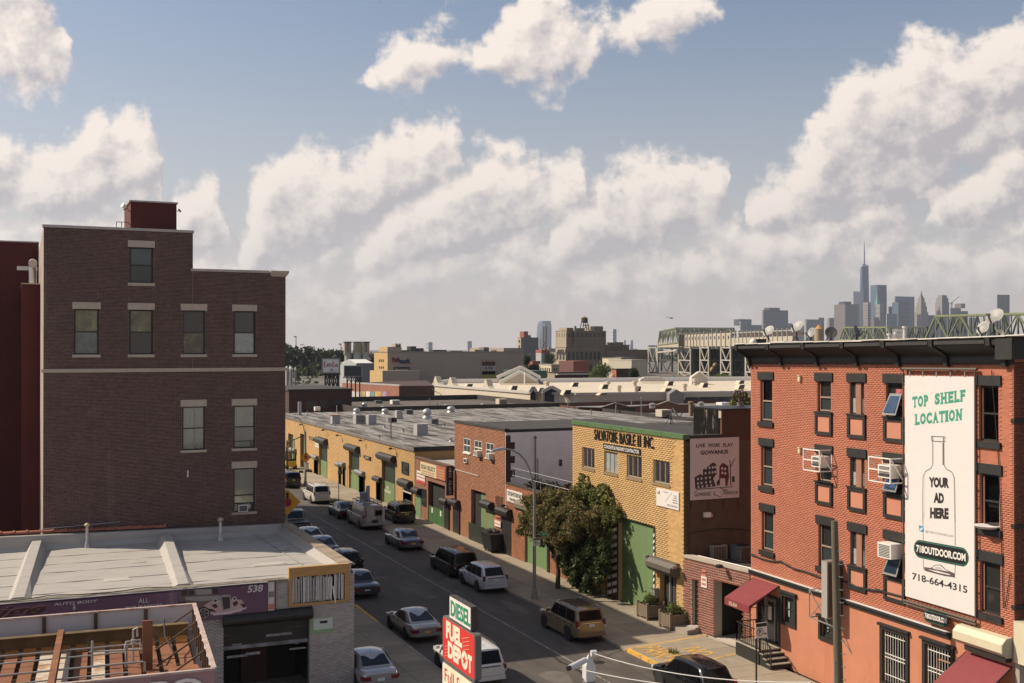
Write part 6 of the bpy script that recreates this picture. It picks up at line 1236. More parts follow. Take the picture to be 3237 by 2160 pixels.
# the bottle: outline strokes
def stroke(pts,wd,m,d=.1225):
 q=[Vector((*A_(f,x,y,.12),0))for f,x,y in pts];b=MB()
 for a,c in zip(q,q[1:]):
  n_=(c-a).normalized();s_=Vector((-n_.y,n_.x,0))*wd/2;b.poly([P(*(a-s_)[:2],d),P(*(c-s_)[:2],d),P(*(c+s_)[:2],d),P(*(a+s_)[:2],d)])
 b.B('bottle_outline',m,bn)
mat('bottle_line',(.10,.085,.085),.7);mat('bottle_shade',(.42,.40,.385),.7)
Hh=lambda*pp:[('H',x,y)for x,y in pp]
stroke(Hh((660,865),(778,870),(776,912),(664,905),(660,865)),.035,M['bottle_line']);stroke(Hh((672,870),(674,905)),.05,M['bottle_line']);stroke(Hh((765,870),(763,908)),.05,M['bottle_line'])
stroke(Hh((670,910),(672,1110),(655,1140),(610,1165),(590,1210),(586,1400),(588,1600))+[('J',610,60),('J',612,330)],.03,M['bottle_line']);stroke(Hh((768,912),(770,1115),(790,1145),(835,1170),(858,1220),(862,1400),(864,1600))+[('J',893,70),('J',895,350)],.035,M['bottle_line'])
stroke(Hh((676,920),(678,1100)),.03,M['bottle_shade']);stroke(Hh((760,920),(761,1110)),.06,M['bottle_line']);stroke(Hh((850,1200),(856,1400),(858,1560)),.02,M['bottle_shade']);stroke(Hh((600,1190),(597,1400),(600,1560)),.02,M['bottle_shade'])
stroke([('J',612,470),('J',615,560),('J',890,632),('J',897,520)],.03,M['bottle_line'])
# the sports car in the bottle's foot
flat([(618,540),(680,548),(720,520),(770,520),(810,560),(895,600),(890,632),(800,620),(630,575)],mat('ink_car',(.09,.065,.065),.7),.1235,f='J');flat([(690,548),(722,526),(765,526),(800,560),(840,580),(720,560)],M['banner'],.125,f='J');flat([(650,560),(740,575),(850,605),(845,612),(740,590)],M['banner'],.125,f='J');flat([(715,540),(760,540),(790,566),(720,556)],M['bottle_shade'],.1265,f='J')
# small blue square with a white bird-like mark
flat([(572,172),(612,180),(620,225),(605,232),(578,222)],mat('icon_blue',(.05,.22,.42),.5),.1235,f='J');flat([(580,200),(588,206),(592,192),(604,190),(608,196),(602,212),(590,218),(580,213)],M['sign_white'],.125,f='J')
# the web address badge
def badge(parent,f,xa,ya,xb,yb,hz,d,tx0,tx1):
 u0,z0=A_(f,xa,ya,.12);u1,z1=A_(f,xb,yb,.12);sl=(z1-z0)/(u1-u0)
 def cap(r0,ins,m,dd,nm):
  pts=[];h=hz/2-ins;L0,L1=u0+hz/2,u1-hz/2
  for i in range(13):t_=math.pi/2+math.pi*i/12;pts.append((L0+h*math.cos(t_),h*math.sin(t_)))
  for i in range(13):t_=-math.pi/2+math.pi*i/12;pts.append((L1+h*math.cos(t_),h*math.sin(t_)))
  b=MB();n=len(pts);q=lambda u,v_,dd:P(u,z0+(u-u0)*sl+v_,dd);b.v=[q(u,v_,dd)for u,v_ in pts]+[q(u,v_,r0)for u,v_ in pts];b.f=[tuple(range(n)),tuple(range(2*n-1,n-1,-1))]+[(k,(k+1)%n,n+(k+1)%n,n+k)for k in range(n)];b.B(nm,m,parent)
 cap(d-.02,0,M['sign_black'],d,'badge');cap(d-.01,hz*.055,M['teal'],d+.003,'badge_line');cap(d-.01,hz*.085,M['sign_black'],d+.006,'badge_face')
 v,fc=text_mesh('718OUTDOOR.COM',.04,0,.01);lo=v.min(0);hi=v.max(0);q_=(v-lo)/(hi-lo);a0,a1=u0+(u1-u0)*tx0,u0+(u1-u0)*tx1;b=MB()
 b.v=[P(a0+(a1-a0)*k[0],z0+(a0-u0)*sl+(a1-a0)*k[0]*sl+hz*(k[1]-.5)*.42,d+.007+.002*k[2])for k in q_];b.f=fc;b.B('lettering',M['sign_white'],parent)
zA,zB=A_('J',535,295,.12)[1],A_('J',535,455,.12)[1]
badge(bn,'J',530,370,1015,462,abs(zA-zB)*.98,.125,.05,.95)
t=tg('oval_sign','small dark pill shaped sign 718OUTDOOR.COM on the red wall under the banner','sign',P(*A_('J',740,990),.1));badge(t,'J',632,962,850,1022,.50,.22,.06,.94)
# -- air conditioners and their cages
def acunit(k,label,w_,h_,zoff,out,cage,f=None,u_off=0.):
 u0,u1,z0,z1=W_[k];uc=(u0+u1)/2+u_off;zc=z1-zoff;t=tg('air_conditioner',label,'air conditioner',P(uc,zc-h_,0))
 cvr(t,FRD,uc-w_/2,uc+w_/2,zc-h_,zc,-.2,out,M['white_metal'],'case')
 for i in range(8):cvr(t,FRD,uc-w_/2+.08,uc+w_/2-.08,zc-h_+.06+i*(h_-.1)/8,zc-h_+.09+i*(h_-.1)/8,out,out+.012,M['trim_dark'],'louvre')
 for i in range(4):b=MB();b.fb(FRD,uc-w_/2-.012,uc-w_/2,zc-h_+.1+i*.1,zc-h_+.13+i*.1,out*.3,out*.85);b.B('side_slot',M['trim_dark'],t)
 if cage:
  c=tg('cage',label.split(' air')[0].replace('white','white steel')+' cage round the air conditioner','cage',P(uc,zc-h_,0));b=MB();a0,a1,q0,q1,dd=uc-w_/2-.3,uc+w_/2+.22,zc-h_-.16,zc+.3,out+.22
  for u in(a0,a1):
   for z in(q0,q1):b.bar(P(u,z,0),P(u,z,dd),.045)
   b.bar(P(u,q0,dd),P(u,q1,dd),.045);b.bar(P(u,q0,0),P(u,q1,dd),.045);b.bar(P(u,q0,.02),P(u,q1,.02),.04)
  for z in(q0,(q0+q1)/2,q1):b.bar(P(a0,z,dd),P(a1,z,dd),.045)
  b.B('bars',M['white_paint'],c)
acunit('b2','white caged air conditioner in the left black framed window, second row',.72,.5,.12,.45,True);acunit('d2','larger white caged air conditioner beside the banner, second row',.85,.55,.1,.5,True)
acunit('d3','plain white uncaged air conditioner beside the banner, third row',.85,.62,.08,.55,False)
u0,u1,z0,z1=W_['e2'];t=tg('window_tray','curled white tray lying on the black sill right of the banner','tray',P(u0+.6,z0,.1));b=MB();b.la([(.15,0),(.42,.03),(.5,.12),(.46,.13),(.1,.04)],14,P((u0+u1)/2,z0+.02,.12));b.B('shell',M['faded_white'],t,sm=50)
# -- street level: windows, doors, awnings
for i,(u0,u1,z0,z1)in enumerate(gw):
 o=window(rb,FRD,u0,u1,z0,z1,M['black_trim'],M['dim_glass']if i<2 else M['clear_glass'],rec=.1,w=.09,rail=.5)
 b=MB();b.frame(FRD,u0-.16,u1+.16,z0-.12,z1+.16,.17,.0,.10);b.B('surround',M['black_trim'],rb);cvr(rb,FRD,u0-.24,u1+.24,z1+.14,z1+.24,0,.18,M['black_trim'],'head_mould')
 if i>=2:
  cvr(rb,FRD,u0,u1,z0,z1,-.255,-.245,room,'room_shade_panel');n_=9
  for k in range(n_):u=u0+.1+(u1-u0-.2)*k/(n_-1);b=MB();b.tube([P(u,z0+.08,-.02),P(u,z1-.06,-.02)],.014,5);b.B('window_bar',M['white_metal'],o)
  for zz in(z0+.35,(z0+z1)/2-.05,(z0+z1)/2+.1,z1-.25):cvr(o,FRD,u0+.06,u1-.06,zz,zz+.03,-.03,-.005,M['white_metal'],'bar_rail')
  for k in range(7):u=u0+.14+(u1-u0-.28)*k/6;cvr(o,FRD,u,u+.09,z0+.1,z0+.7,-.2,-.18,M['pale_glass'],'blind_slat')
 else:cvr(o,FRD,u0+.3,u0+.42,z0+.3,z1-.3,-.09,-.08,M['pale_glass'],'painted_reflection')  # pale strip paints a reflection onto the pane
 # stoop door
u0,u1,z0,z1=door
o=cvr(rb,FRD,u0+.55,u1-.55,z0,z1-.15,-.2,-.14,mat('door_grey',(.22,.21,.19),.6),'door');cvr(o,FRD,u0+.68,u1-.68,z0+.9,z1-.3,-.14,-.13,M['dark_glass'],'pane');cvr(o,FRD,u0+.7,u0+1.0,z0+1.1,z1-.5,-.13,-.125,M['sign_white'],'notice')
cvr(rb,FRD,u0,u0+.5,z0,z1,-.22,-.12,M['dark_glass'],'sidelight');cvr(rb,FRD,u1-.5,u1,z0,z1,-.22,-.12,M['dark_glass'],'sidelight');b=MB();b.frame(FRD,u0-.1,u1+.1,z0-.02,z1+.1,.12,-.1,.06);b.B('door_frame',M['black_trim'],rb);cvr(rb,FRD,u0+.5,u0+.56,z0,z1,-.2,-.05,M['galvanised'],'door_post');cvr(rb,FRD,u1-.56,u1-.5,z0,z1,-.2,-.05,M['galvanised'],'door_post')
st_=tg('stoop','black stoop with tan treads and iron railings under the left maroon awning','steps',P((u0+u1)/2,.13,.6))
b=MB();b.fb(FRD,u0-.1,u1+.1,.12,.78,.03,1.25);b.B('landing',M['black_trim'],st_);b=MB();b.fb(FRD,u0-.12,u1+.12,.78,.84,.03,1.28);b.B('landing_slab',M['concrete'],st_)
for k in range(3):b=MB();b.fb(FRD,u1+.1+.3*k,u1+.1+.3*(k+1),.12,.66-.18*k,.05,1.2);b.B('step',M['black_trim'],st_);b=MB();b.fb(FRD,u1+.1+.3*k,u1+.13+.3*(k+1),.66-.18*k,.70-.18*k,.05,1.22);b.B('tread',M['concrete'],st_)
def railing(par,a,c,za,zc,h=.95,n=9):
 a=Vector(a);c=Vector(c);b=MB();b.bar(a+Vector((0,0,za+h)),c+Vector((0,0,zc+h)),.045);b.bar(a+Vector((0,0,za+.1)),c+Vector((0,0,zc+.1)),.03);b.B('handrail',M['black_metal'],par)
 for k in range(n+1):
  p=a.lerp(c,k/n);z=za+(zc-za)*k/n;b=MB();b.bar(p+Vector((0,0,z)),p+Vector((0,0,z+h)),.05 if k in(0,n)else.022);b.B('baluster',M['black_metal'],par)
railing(st_,P(u0-.05,0,.1)[:2]+(0,),P(u0-.05,0,1.22)[:2]+(0,),.84,.84,n=7);railing(st_,P(u0-.05,0,1.22)[:2]+(0,),P(u1+.1,0,1.22)[:2]+(0,),.84,.84,n=12);railing(st_,P(u1+.12,0,1.18)[:2]+(0,),P(u1+1.05,0,1.18)[:2]+(0,),.8,.2,n=6)
def awning(name,label,u0,u1,ztop,zlip,out,val,m):
 t=tg(name,label,'awning',P((u0+u1)/2,zlip,0));
 b=MB();b.hexa([P(u0,zlip,out),P(u1,zlip,out),P(u1,ztop-.03,.04),P(u0,ztop-.03,.04),P(u0,zlip+.04,out),P(u1,zlip+.04,out),P(u1,ztop,.04),P(u0,ztop,.04)]);b.B('canopy',m,t)
 b=MB();b.fb(FRD,u0,u1,zlip-val,zlip+.03,out-.012,out+.004);b.B('valance',m,t)
 for u in(u0,u1):b=MB();s=.012;b.pm([P(u,ztop-.03,.04),P(u,zlip,out),P(u,zlip-val,out),P(u,zlip-val,out-.02),P(u,zlip-.06,out-.1)],Vector((FRD.dx,FRD.dy,0))*s);b.B('side_edge',m,t);b=MB();b.bar(P(u,zlip-.05,out-.02),P(u,zlip-.05,.02),.03);b.bar(P(u,ztop,.04),P(u,zlip,out),.03);b.B('frame_bar',M['black_metal'],t)
 return t
la_=A_('I',195,640)[0];lb=A_('I',395,690)[0]
aw=awning('awning','maroon cloth awning over the black stoop at the left end of the red building',la_-.12,lb+.12,3.86,2.95,1.75,.32,M['maroon'])
ft('532-534',M['cream_sign'],aw,FRD,la_+.3,2.70,.75,.17,1.757,bold=.02)
ra0=A_('J',1000,1185)[0];ra1=A_('J',1390,1300)[0]
aw2=awning('awning','maroon cloth awning lettered Deli & Cafe at the right corner of the red building',ra0,ra1+.1,3.72,2.45,1.9,.40,M['maroon'])
ft('Deli & Cafe',M['fuel_cream'],aw2,FRD,ra0+.95,2.13,1.9,.30,1.905,bold=.015);ft('ONE',M['fuel_cream'],aw2,FRD,ra0+.12,2.2,.6,.17,1.905,bold=.0);ft('1',M['fuel_cream'],aw2,FRD,ra0+.36,2.12,.1,.32,1.907,bold=.03)
sb=tg('shutter_box','long cream roller shutter housing over the Deli & Cafe awning','shutter box',P(ra0+1,3.9,0));cu0=A_('J',972,1050)[0]-.05
b=MB();sweep(b,[(0,4.05),(.30,4.05),(.5,4.22),(.5,4.52),(.3,4.72),(0,4.75)],cu0,RLEN-.1);b.B('casing',mat('cream_metal',(.56,.50,.36),.5,var=.06),sb);b=MB();sweep(b,[(0.01,4.03),(.31,4.03),(.52,4.21),(.52,4.53),(.31,4.74),(0.01,4.77)],RLEN-.1,RLEN-.04);b.B('end_plate',mat('cream_shade',(.40,.36,.28),.6),sb);b=MB();sweep(b,[(0.0,3.86),(.30,3.86),(.3,4.04),(0,4.04)],cu0+.4,RLEN-.1);b.B('under_rail',M['black_trim'],sb)  # end plate's shade put into a darker cream
b=MB();b.fb(FRS,-.05,5,4.1,5.6,.02,.6);b.B('corner_box',M['cream_metal'],rb);b=MB();b.fb(FRS,.0,5,.1,4.1,.02,.25);b.B('corner_pier',M['concrete'],rb)
cvr(rb,FRD,deli[0],deli[1],deli[2],deli[3],-.24,-.2,M['dark_glass'],'shopfront_glass');cvr(rb,FRD,deli[1]-1.0,deli[1],.15,3.1,-.15,.05,mat('shop_door',(.25,.23,.2),.6),'shop_door');
# projecting box sign seen edge on, with its iron bracket
ps=tg('box_sign','grey projecting box sign seen edge-on behind the wooden pole on the red wall','box sign',P(A_('I',960,700)[0],3.5,.5))
q0=onX('I',775,480,32.95);q1=onX('I',775,985,32.95);
b=MB();b.box(32.95,34.0,q0.y-.42,q0.y,q1.z,q0.z);b.B('cabinet',mat('box_grey',(.21,.19,.17),.6,var=.15),ps);b=MB();b.box(32.93,32.95,q0.y-.40,q0.y-.02,q1.z+.03,q0.z-.03);b.B('edge_face',mat('box_lit',(.33,.31,.28),.6),ps);b=MB();b.box(33.0,33.95,q0.y-.44,q0.y-.42,q1.z+.1,q0.z-.1);b.B('sign_face',mat('box_shade',(.055,.045,.04),.5),ps)  # lit edge and shaded face painted as paler and darker greys
br=MB();c0=onX('I',668,740,33.3);c1=onX('I',672,985,33.3);yb_=q0.y
for xx in(33.3,34.0):br.bar((xx,c0.y,c1.z),(xx,c0.y,c0.z),.04);br.bar((xx,c0.y,c0.z),(xx,yb_,c0.z+.05),.04);br.bar((xx,c1.y,c1.z),(xx,yb_-.5,c1.z-.05),.05);br.bar((xx,c0.y,c0.z),(xx,yb_,c1.z),.035);br.bar((xx,c1.y,c1.z),(xx,yb_,c0.z),.035)
br.bar((33.3,c0.y,c1.z),(34.1,c0.y,c1.z),.05);br.bar((33.3,c0.y,c0.z),(34.1,c0.y,c0.z),.04);br.bar((33.3,yb_-.3,c1.z),(33.9,yb_-1.4,c1.z-1.6),.04);br.B('bracket',M['galvanised'],ps)
# -- things on the red building's roof
ZRF=15.72
def rdish(f,cx_,cy_,rpx,back,az,tilt,label,m='dish_grey'):
# back: how far behind the facade it stands
 r0=ray(f,cx_,cy_);ox,oy=FRD.o[0]-FRD.nx*back,FRD.o[1]-FRD.ny*back;k=(ox*FRD.nx+oy*FRD.ny)/(r0[0]*FRD.nx+r0[1]*FRD.ny);c=Vector((r0[0]*k,r0[1]*k,CAM_H+r0[2]*k));rad=rpx*.86*FR[f][2]*k/FOC
 return dish(label,c,rad,az,tilt,(c.x+.05,c.y+.1,ZRF-.05),m)
rdish('K',520,695,52,2.0,R(-78),R(34),'pale dish leaning left, farthest left on the red building roof');rdish('K',725,665,58,2.2,R(-80),R(36),'pale dish with a long feed arm, second from left on the red roof');rdish('K',825,708,46,1.2,R(-88),R(22),'narrow pale dish left of the small round tank on the red roof')
rdish('K',968,706,50,1.8,R(-35),R(22),'round dark dish facing the camera right of the small tank','dish_dark');rdish('K',1152,695,50,2.0,R(28),R(20),'dark narrow dish in front of the green truss','dish_dark');rdish('K',2140,590,78,1.0,R(-82),R(36),'largest pale dish at the upper right of the red roof');rdish('K',2055,672,58,1.6,R(-85),R(26),'pale dish just below the largest dish on the red roof');rdish('K',2180,712,32,1.4,R(-60),R(15),'small pale dish at the right end of the red roof')
def rpos(f,x,y,back):
 r0=ray(f,x,y);ox,oy=FRD.o[0]-FRD.nx*back,FRD.o[1]-FRD.ny*back;k=(ox*FRD.nx+oy*FRD.ny)/(r0[0]*FRD.nx+r0[1]*FRD.ny);return Vector((r0[0]*k,r0[1]*k,CAM_H+r0[2]*k)),FR[f][2]*k/FOC
c,s_=rpos('K',882,780,2.0);tk=tg('roof_tank','small ribbed tan tank with an orange cone roof on the red building','tank',(c.x,c.y,ZRF));zt=c.z+98*s_;r_=33*s_
b=MB();n_=9;prf=[]
for k in range(n_):z=(zt-ZRF)*k/n_;prf+=[(r_,z),(r_*1.0,z+(zt-ZRF)/n_*.7),(r_*.95,z+(zt-ZRF)/n_*.8)]
prf.append((r_,zt-ZRF));b.la(prf,20,(c.x,c.y,ZRF));b.B('barrel',mat('tank_tan',(.34,.265,.18),.8,var=.12),tk,sm=30);b=MB();b.la([(r_*1.05,zt-ZRF),(.02,zt-ZRF+32*s_)],20,(c.x,c.y,ZRF));b.B('cone_roof',mat('cone_orange',(.42,.22,.08),.8),tk)
c,s_=rpos('K',1442,765,2.0);vt=tg('roof_ventilator','squat shiny metal ventilator between two pipes on the red roof','ventilator',(c.x,c.y,ZRF));r_=42*s_;h_=c.z+85*s_-ZRF
b=MB();b.la([(r_*.9,0),(r_,h_*.1),(r_,h_*.68),(r_*.8,h_*.7),(r_*.78,h_*.76),(r_*.85,h_*.78),(r_*.85,h_*.97),(.02,h_)],20,(c.x,c.y,ZRF));b.B('drum',M['steel'],vt,sm=30)
for x,yt,lb in((1497,660,'tall pale vent pipe right of the shiny ventilator on the red roof'),(1388,712,'short pale vent pipe left of the shiny ventilator on the red roof')):
 c,s_=rpos('K',x,765,1.2);_,_=c,s_;h_=c.z+(765-yt)*s_-ZRF;t=tg('vent_pipe',lb,'vent pipe',(c.x,c.y,ZRF));b=MB();b.la([(.09,0),(.085,h_-.1),(.12,h_-.1),(.12,h_),(.01,h_)],12,(c.x,c.y,ZRF));b.B('pipe',mat('pipe_lilac',(.48,.45,.45),.6),t,sm=40)
c,s_=rpos('K',410,800,1.0);t=tg('roof_box','white bundle and dark box on the left end of the red building roof','roof box',(c.x,c.y,ZRF));b=MB();b.la([(.16,0),(.2,.12),(.12,.28),(.02,.3)],9,(c.x,c.y,ZRF));b.B('bundle',M['white_paint'],t,sm=60);b=MB();b.box(c.x+.15,c.x+.7,c.y-.2,c.y+.3,ZRF-.05,ZRF+.28);b.B('box',M['trim_dark'],t)
# -- BEHIND THE STREET
mat('beige_store_lit',(.44,.30,.13),.85,var=.08,scale=.5);mat('beige_store',(.30,.245,.205),.88,var=.07,scale=.15);mat('store_cream',(.50,.435,.34),.85,var=.06,scale=.3);mat('store_roof',(.56,.48,.37),.85,var=.07,scale=.06,stretch=(1,.4,1))  # store's sunlit and shaded sides painted as two colours
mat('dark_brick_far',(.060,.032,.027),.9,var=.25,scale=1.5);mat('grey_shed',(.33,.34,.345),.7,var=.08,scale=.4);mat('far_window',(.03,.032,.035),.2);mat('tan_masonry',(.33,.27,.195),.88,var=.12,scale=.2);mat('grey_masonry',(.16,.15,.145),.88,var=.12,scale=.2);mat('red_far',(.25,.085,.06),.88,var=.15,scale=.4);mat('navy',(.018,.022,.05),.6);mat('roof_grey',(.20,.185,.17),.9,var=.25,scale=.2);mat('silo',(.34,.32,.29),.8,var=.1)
def gbox(name,label,cat,f,xl,xc,xr,yt,d,m,zb=0.,depth=20.,roof=None,mleft=None,group=None):
 p=onD(f,xc,yt,d);x1=onY(f,xr,yt,p.y).x;y1=onX(f,xl,yt,p.x).y if xl<xc and p.x>0 else p.y+depth
 if xl<xc and y1<p.y+1:y1=p.y+depth
 t=tg(name,label,cat,(p.x,p.y,zb),0,group);b=MB();b.box(p.x,x1,p.y,y1,zb,p.z-.02);b.B('wall',m,t)
 if mleft:MB().box(p.x-.03,p.x-.003,p.y+.01,y1-.01,zb,p.z-.03).B('sun_side_coat',mleft,t)  # left face gets its own colour, mostly to paint the sun on it
 MB().box(p.x-.15,x1+.15,p.y-.15,y1+.15,p.z-.02,p.z+.25).B('roof',roof or m,t)
 t['_']=0;del t['_']
 return t,(p.x,x1,p.y,y1,zb,p.z)
def gwin(t,F,u0,u1,z0,z1,nx,nz,fw=.6,fh=.6,m='far_window',name='window',d=.06):
 du,dz=(u1-u0)/nx,(z1-z0)/nz;off=ORIG[t.name]
 me=MB().fb(F,-du*fw/2,du*fw/2,-dz*fh/2,dz*fh/2,-.05,d);
 o=np.array(F.p(0,0,0));me.v=[tuple(np.array(v)-o)for v in me.v];me=me.mesh(name,M[m])
 for i in range(nx):
  for j in range(nz):c=np.array(F.p(u0+du*(i+.5),z0+dz*(j+.5),0))-np.array(off);link(name,me,t,loc=tuple(c))
def leaves(n,blobs,size,seed=1,flat=1.0):
 """many leaf-sized faces spread through the volume of several lumps: (x, y, z, rx, ry, rz)"""
 rg=np.random.default_rng(seed);B=np.array(blobs,float);vol=B[:,3]*B[:,4]*B[:,5];pick=rg.choice(len(B),n,p=vol/vol.sum());d=rg.normal(size=(n,3));d/=np.linalg.norm(d,axis=1)[:,None];r=np.where(rg.random(n)<.18,rg.uniform(1.0,1.38,n),rg.uniform(.4,1.05,n)**.6)
 c=B[pick,:3]+d*B[pick,3:]*r[:,None];a=rg.normal(size=(n,3));a/=np.linalg.norm(a,axis=1)[:,None];e=np.cross(a,rg.normal(size=(n,3)));e/=np.linalg.norm(e,axis=1)[:,None];s=size*rg.uniform(.55,1.3,n)[:,None]
 V=np.stack([c-a*s,c+e*s*.55,c+a*s,c-e*s*.55],1).reshape(-1,3);return V,n
def lm(name,V,n,m,parent,off=(0,0,0),kind=None):
 me=bpy.data.meshes.new(name);V=V-np.array(off);me.vertices.add(n*4);me.vertices.foreach_set('co',V.astype(np.float32).ravel());me.loops.add(n*4);me.loops.foreach_set('vertex_index',np.arange(n*4,dtype=np.int32));me.polygons.add(n);me.polygons.foreach_set('loop_start',np.arange(0,n*4,4,dtype=np.int32));me.update(calc_edges=True);me.materials.append(m);return link(name,me,parent,kind)
def far_tree(f,xc,yb,yt,wpx,d,label,seed,m='leaf_green',zb=0.,name='tree'):
 c=onD(f,xc,yt,d);s=FR[f][2]*d/FOC;w=wpx*s/2;top=c.z;h=max((yb-yt)*s,3);t=tg(name,label,'tree',(c.x,c.y,zb));rg=random.Random(seed)
 bl=[(c.x+rg.uniform(-.6,.6)*w,c.y+rg.uniform(-.6,.6)*w,top-h*rg.uniform(.25,.85),w*rg.uniform(.35,.55),w*rg.uniform(.35,.55),h*rg.uniform(.16,.3))for _ in range(11)]+[(c.x,c.y,top-h*.45,w*.8,w*.7,h*.45)]
 V,n=leaves(2600,bl,max(.25,w*.09),seed);lm('crown',V,n,M[m],t,ORIG[t.name]);b=MB();b.tube([(c.x,c.y,zb),(c.x+.2,c.y,(top-h*.6+zb)/2),(c.x,c.y,top-h*.45)],.28,7,.15);b.B('trunk',M['bark'],t);return t
 # -- dark flat-roofed brick building at the end of the warehouse
t,q=gbox('dark_brick_building','low dark brown brick building with a flat roof just beyond the warehouse, under the billboards','building','Q',95,96,665,735,172,M['dark_brick_far'],depth=18,roof=M['tar_dark'])
F_=FYp(q[2]);
for k in range(3):cvr(t,F_,q[0]+2.6+k*2.2,q[0]+4.2+k*2.2,6.2,7.4,0,.05,M['far_window'],'window')
# -- flat roofs between the warehouse and the shed stores
def lowroof(label,pts,z,m,h=.5,name='flat_roof_building',edge=None):
 c=pts[0];t=tg(name,label,'building',(c[0],c[1],0));b=MB();b.pm([(p[0],p[1],0)for p in pts],(0,0,z));b.B('wall',edge or M['tar_dark'],t);b=MB();b.pm([(p[0],p[1],z+.004)for p in pts],(0,0,.03));b.B('roof',m,t);n=len(pts)
 for i in range(n):
  p,q=Vector((*pts[i][:2],0)),Vector((*pts[(i+1)%n][:2],0));b=MB();nn=(q-p).normalized().cross(Vector((0,0,1)))*.12;b.hexa([upz(p-nn,z),upz(q-nn,z),upz(q+nn,z),upz(p+nn,z),upz(p-nn,z+h),upz(q-nn,z+h),upz(q+nn,z+h),upz(p+nn,z+h)]);b.B('parapet',edge or M['tar_dark'],t)
 return t
lowroof('brownish flat roof with a dark parapet behind the warehouse, left part',[(46,161,0),(79,161,0),(79,196,0),(46,196,0)],5.9,mat('roof_brown',(.10,.08,.065),.9,var=.3,scale=.3),.9)
lowroof('pale flat roof with a dark parapet behind the two-storey orange brick building',[(81,112,0),(132,112,0),(132,150,0),(81,150,0)],5.6,M['roof_grey'],.8)
lowroof('long flat roof with red peaked parapet in front of the cream store, right part',[(84,152,0),(150,152,0),(150,178,0),(84,178,0)],5.2,M['roof_grey'],.7,edge=mat('brick_parapet',(.12,.055,.04),.9,var=.3))
lowroof('low tarred roof behind the yellow contractor building',[(55,68,0),(92,68,0),(92,108,0),(55,108,0)],6.0,M['tar_roof'],.6)
t=tg('gabled_parapet','brick parapet with two low peaks in front of the cream store wall','parapet',onD('R',1000,900,168))
b=MB();pr=[onD('R',x,y,172)for x,y in((650,930),(650,882),(850,888),(985,845),(1110,878),(1370,860),(1460,828),(1560,858),(1700,855),(1700,930))];b.pm([(p.x,p.y,p.z)for p in pr],(.5,.5,0));b.B('brick_face',mat('peak_brick',(.16,.072,.05),.9,var=.2),t)
for i in range(1,len(pr)-2):b=MB();b.bar(pr[i]+Vector((0,-.1,.05)),pr[i+1]+Vector((0,-.1,.05)),.5,.12);b.B('coping',M['coping'],t)
# -- brick shed with graffiti
p0=onD('Q',1095,690,253);far=onZ('Q',580,662,p0.z);rgt=onY('Q',1415,690,p0.y)
gt=tg('graffiti_shed','brick shed with a sunny graffiti covered side, left of the cream store','building',(p0.x,p0.y,0));dv=(far-p0)
FGf=FDir((far.x,far.y),(p0.x-far.x,p0.y-far.y));Lg=Vector((dv.x,dv.y)).length
b=MB();b.pm([(p0.x,p0.y,0),(rgt.x,rgt.y,0),(rgt.x+12,rgt.y+40,0),(far.x,far.y,0)],(0,0,p0.z));b.B('wall',M['dark_brick_far'],gt);b=MB();b.fb(FGf,0,Lg,0,p0.z-.02,.0,.06);b.B('sun_side_coat',mat('brick_lit',(.29,.125,.085),.88,var=.15,scale=.4),gt);b=MB();b.fb(FGf,-.2,Lg+.2,p0.z-.02,p0.z+.3,-.6,.12);b.B('coping',M['coping'],gt)  # sunlit side painted as lighter brick, shaded walls as darker
hg=p0.z
for x0,x1,c in((670,755,(.5,.48,.46)),(757,795,(.42,.33,.12)),(797,838,(.62,.6,.58)),(840,878,(.12,.3,.25)),(880,938,(.55,.33,.06)),(940,990,(.33,.2,.3))):
 u0=FGf.at('Q',x0,780)[0];u1=FGf.at('Q',x1,780)[0];ztop=FGf.at('Q',x0,738)[1];cvr(gt,FGf,u0,u1-.3,.5,ztop,.06,.10,mat('graffiti_%d'%x0,c,.7,var=.35,scale=.5,spots=(((.55,.5,.45),.35,.55,.9)if x0!=797 else((.08,.2,.18),.5,.55,.9))),'graffiti_panel')
cvr(gt,FYp(p0.y),rgt.x-(rgt.x-p0.x)*.24,rgt.x-.6,2.0,4.2,.02,.08,mat('dull_ochre',(.20,.14,.07),.8),'ochre_sign');ft('FOR LEASE',M['sign_black'],gt,FYp(p0.y),rgt.x-(rgt.x-p0.x)*.22,3.0,(rgt.x-p0.x)*.18,.6,.085)
# -- the cream superstore
zl=7.0;near_l=onZ('R',735,771,zl);near_r=onZ('R',2330,753,zl);fl1=onZ('Q',1415,690,zl);c1=onZ('R',215,760,zl);c2=onZ('R',640,772,zl);bk_l=onZ('Q',1560,668,zl);bk_r=onZ('R',2330,640,zl)
pts=[fl1,c1,c2,near_l,near_r,bk_r,bk_l]
st=tg('superstore','wide cream superstore with a pale flat roof full of dark vents','building',(c1.x,c1.y,0));b=MB();b.pm([(p.x,p.y,0)for p in pts],(0,0,zl));b.B('wall',M['store_cream'],st);b=MB();b.pm([(p.x,p.y,zl+.01)for p in pts],(0,0,.05));b.B('roof',M['store_roof'],st)
for i,(p,q)in enumerate(zip(pts,pts[1:]+pts[:1])):
 h=.45 if i<4 else 1.1;nn=(q-p).normalized().cross(Vector((0,0,1)))*.25;b=MB();b.hexa([upz(p-nn,zl),upz(q-nn,zl),upz(q+nn,zl),upz(p+nn,zl),upz(p-nn,zl+h),upz(q-nn,zl+h),upz(q+nn,zl+h),upz(p+nn,zl+h)]);b.B('parapet',mat('parapet_pale',(.46,.42,.38),.85)if i<4 else mat('parapet_white',(.72,.69,.66),.8),st)
FL1=FDir((fl1.x,fl1.y),(c1.x-fl1.x,c1.y-fl1.y))
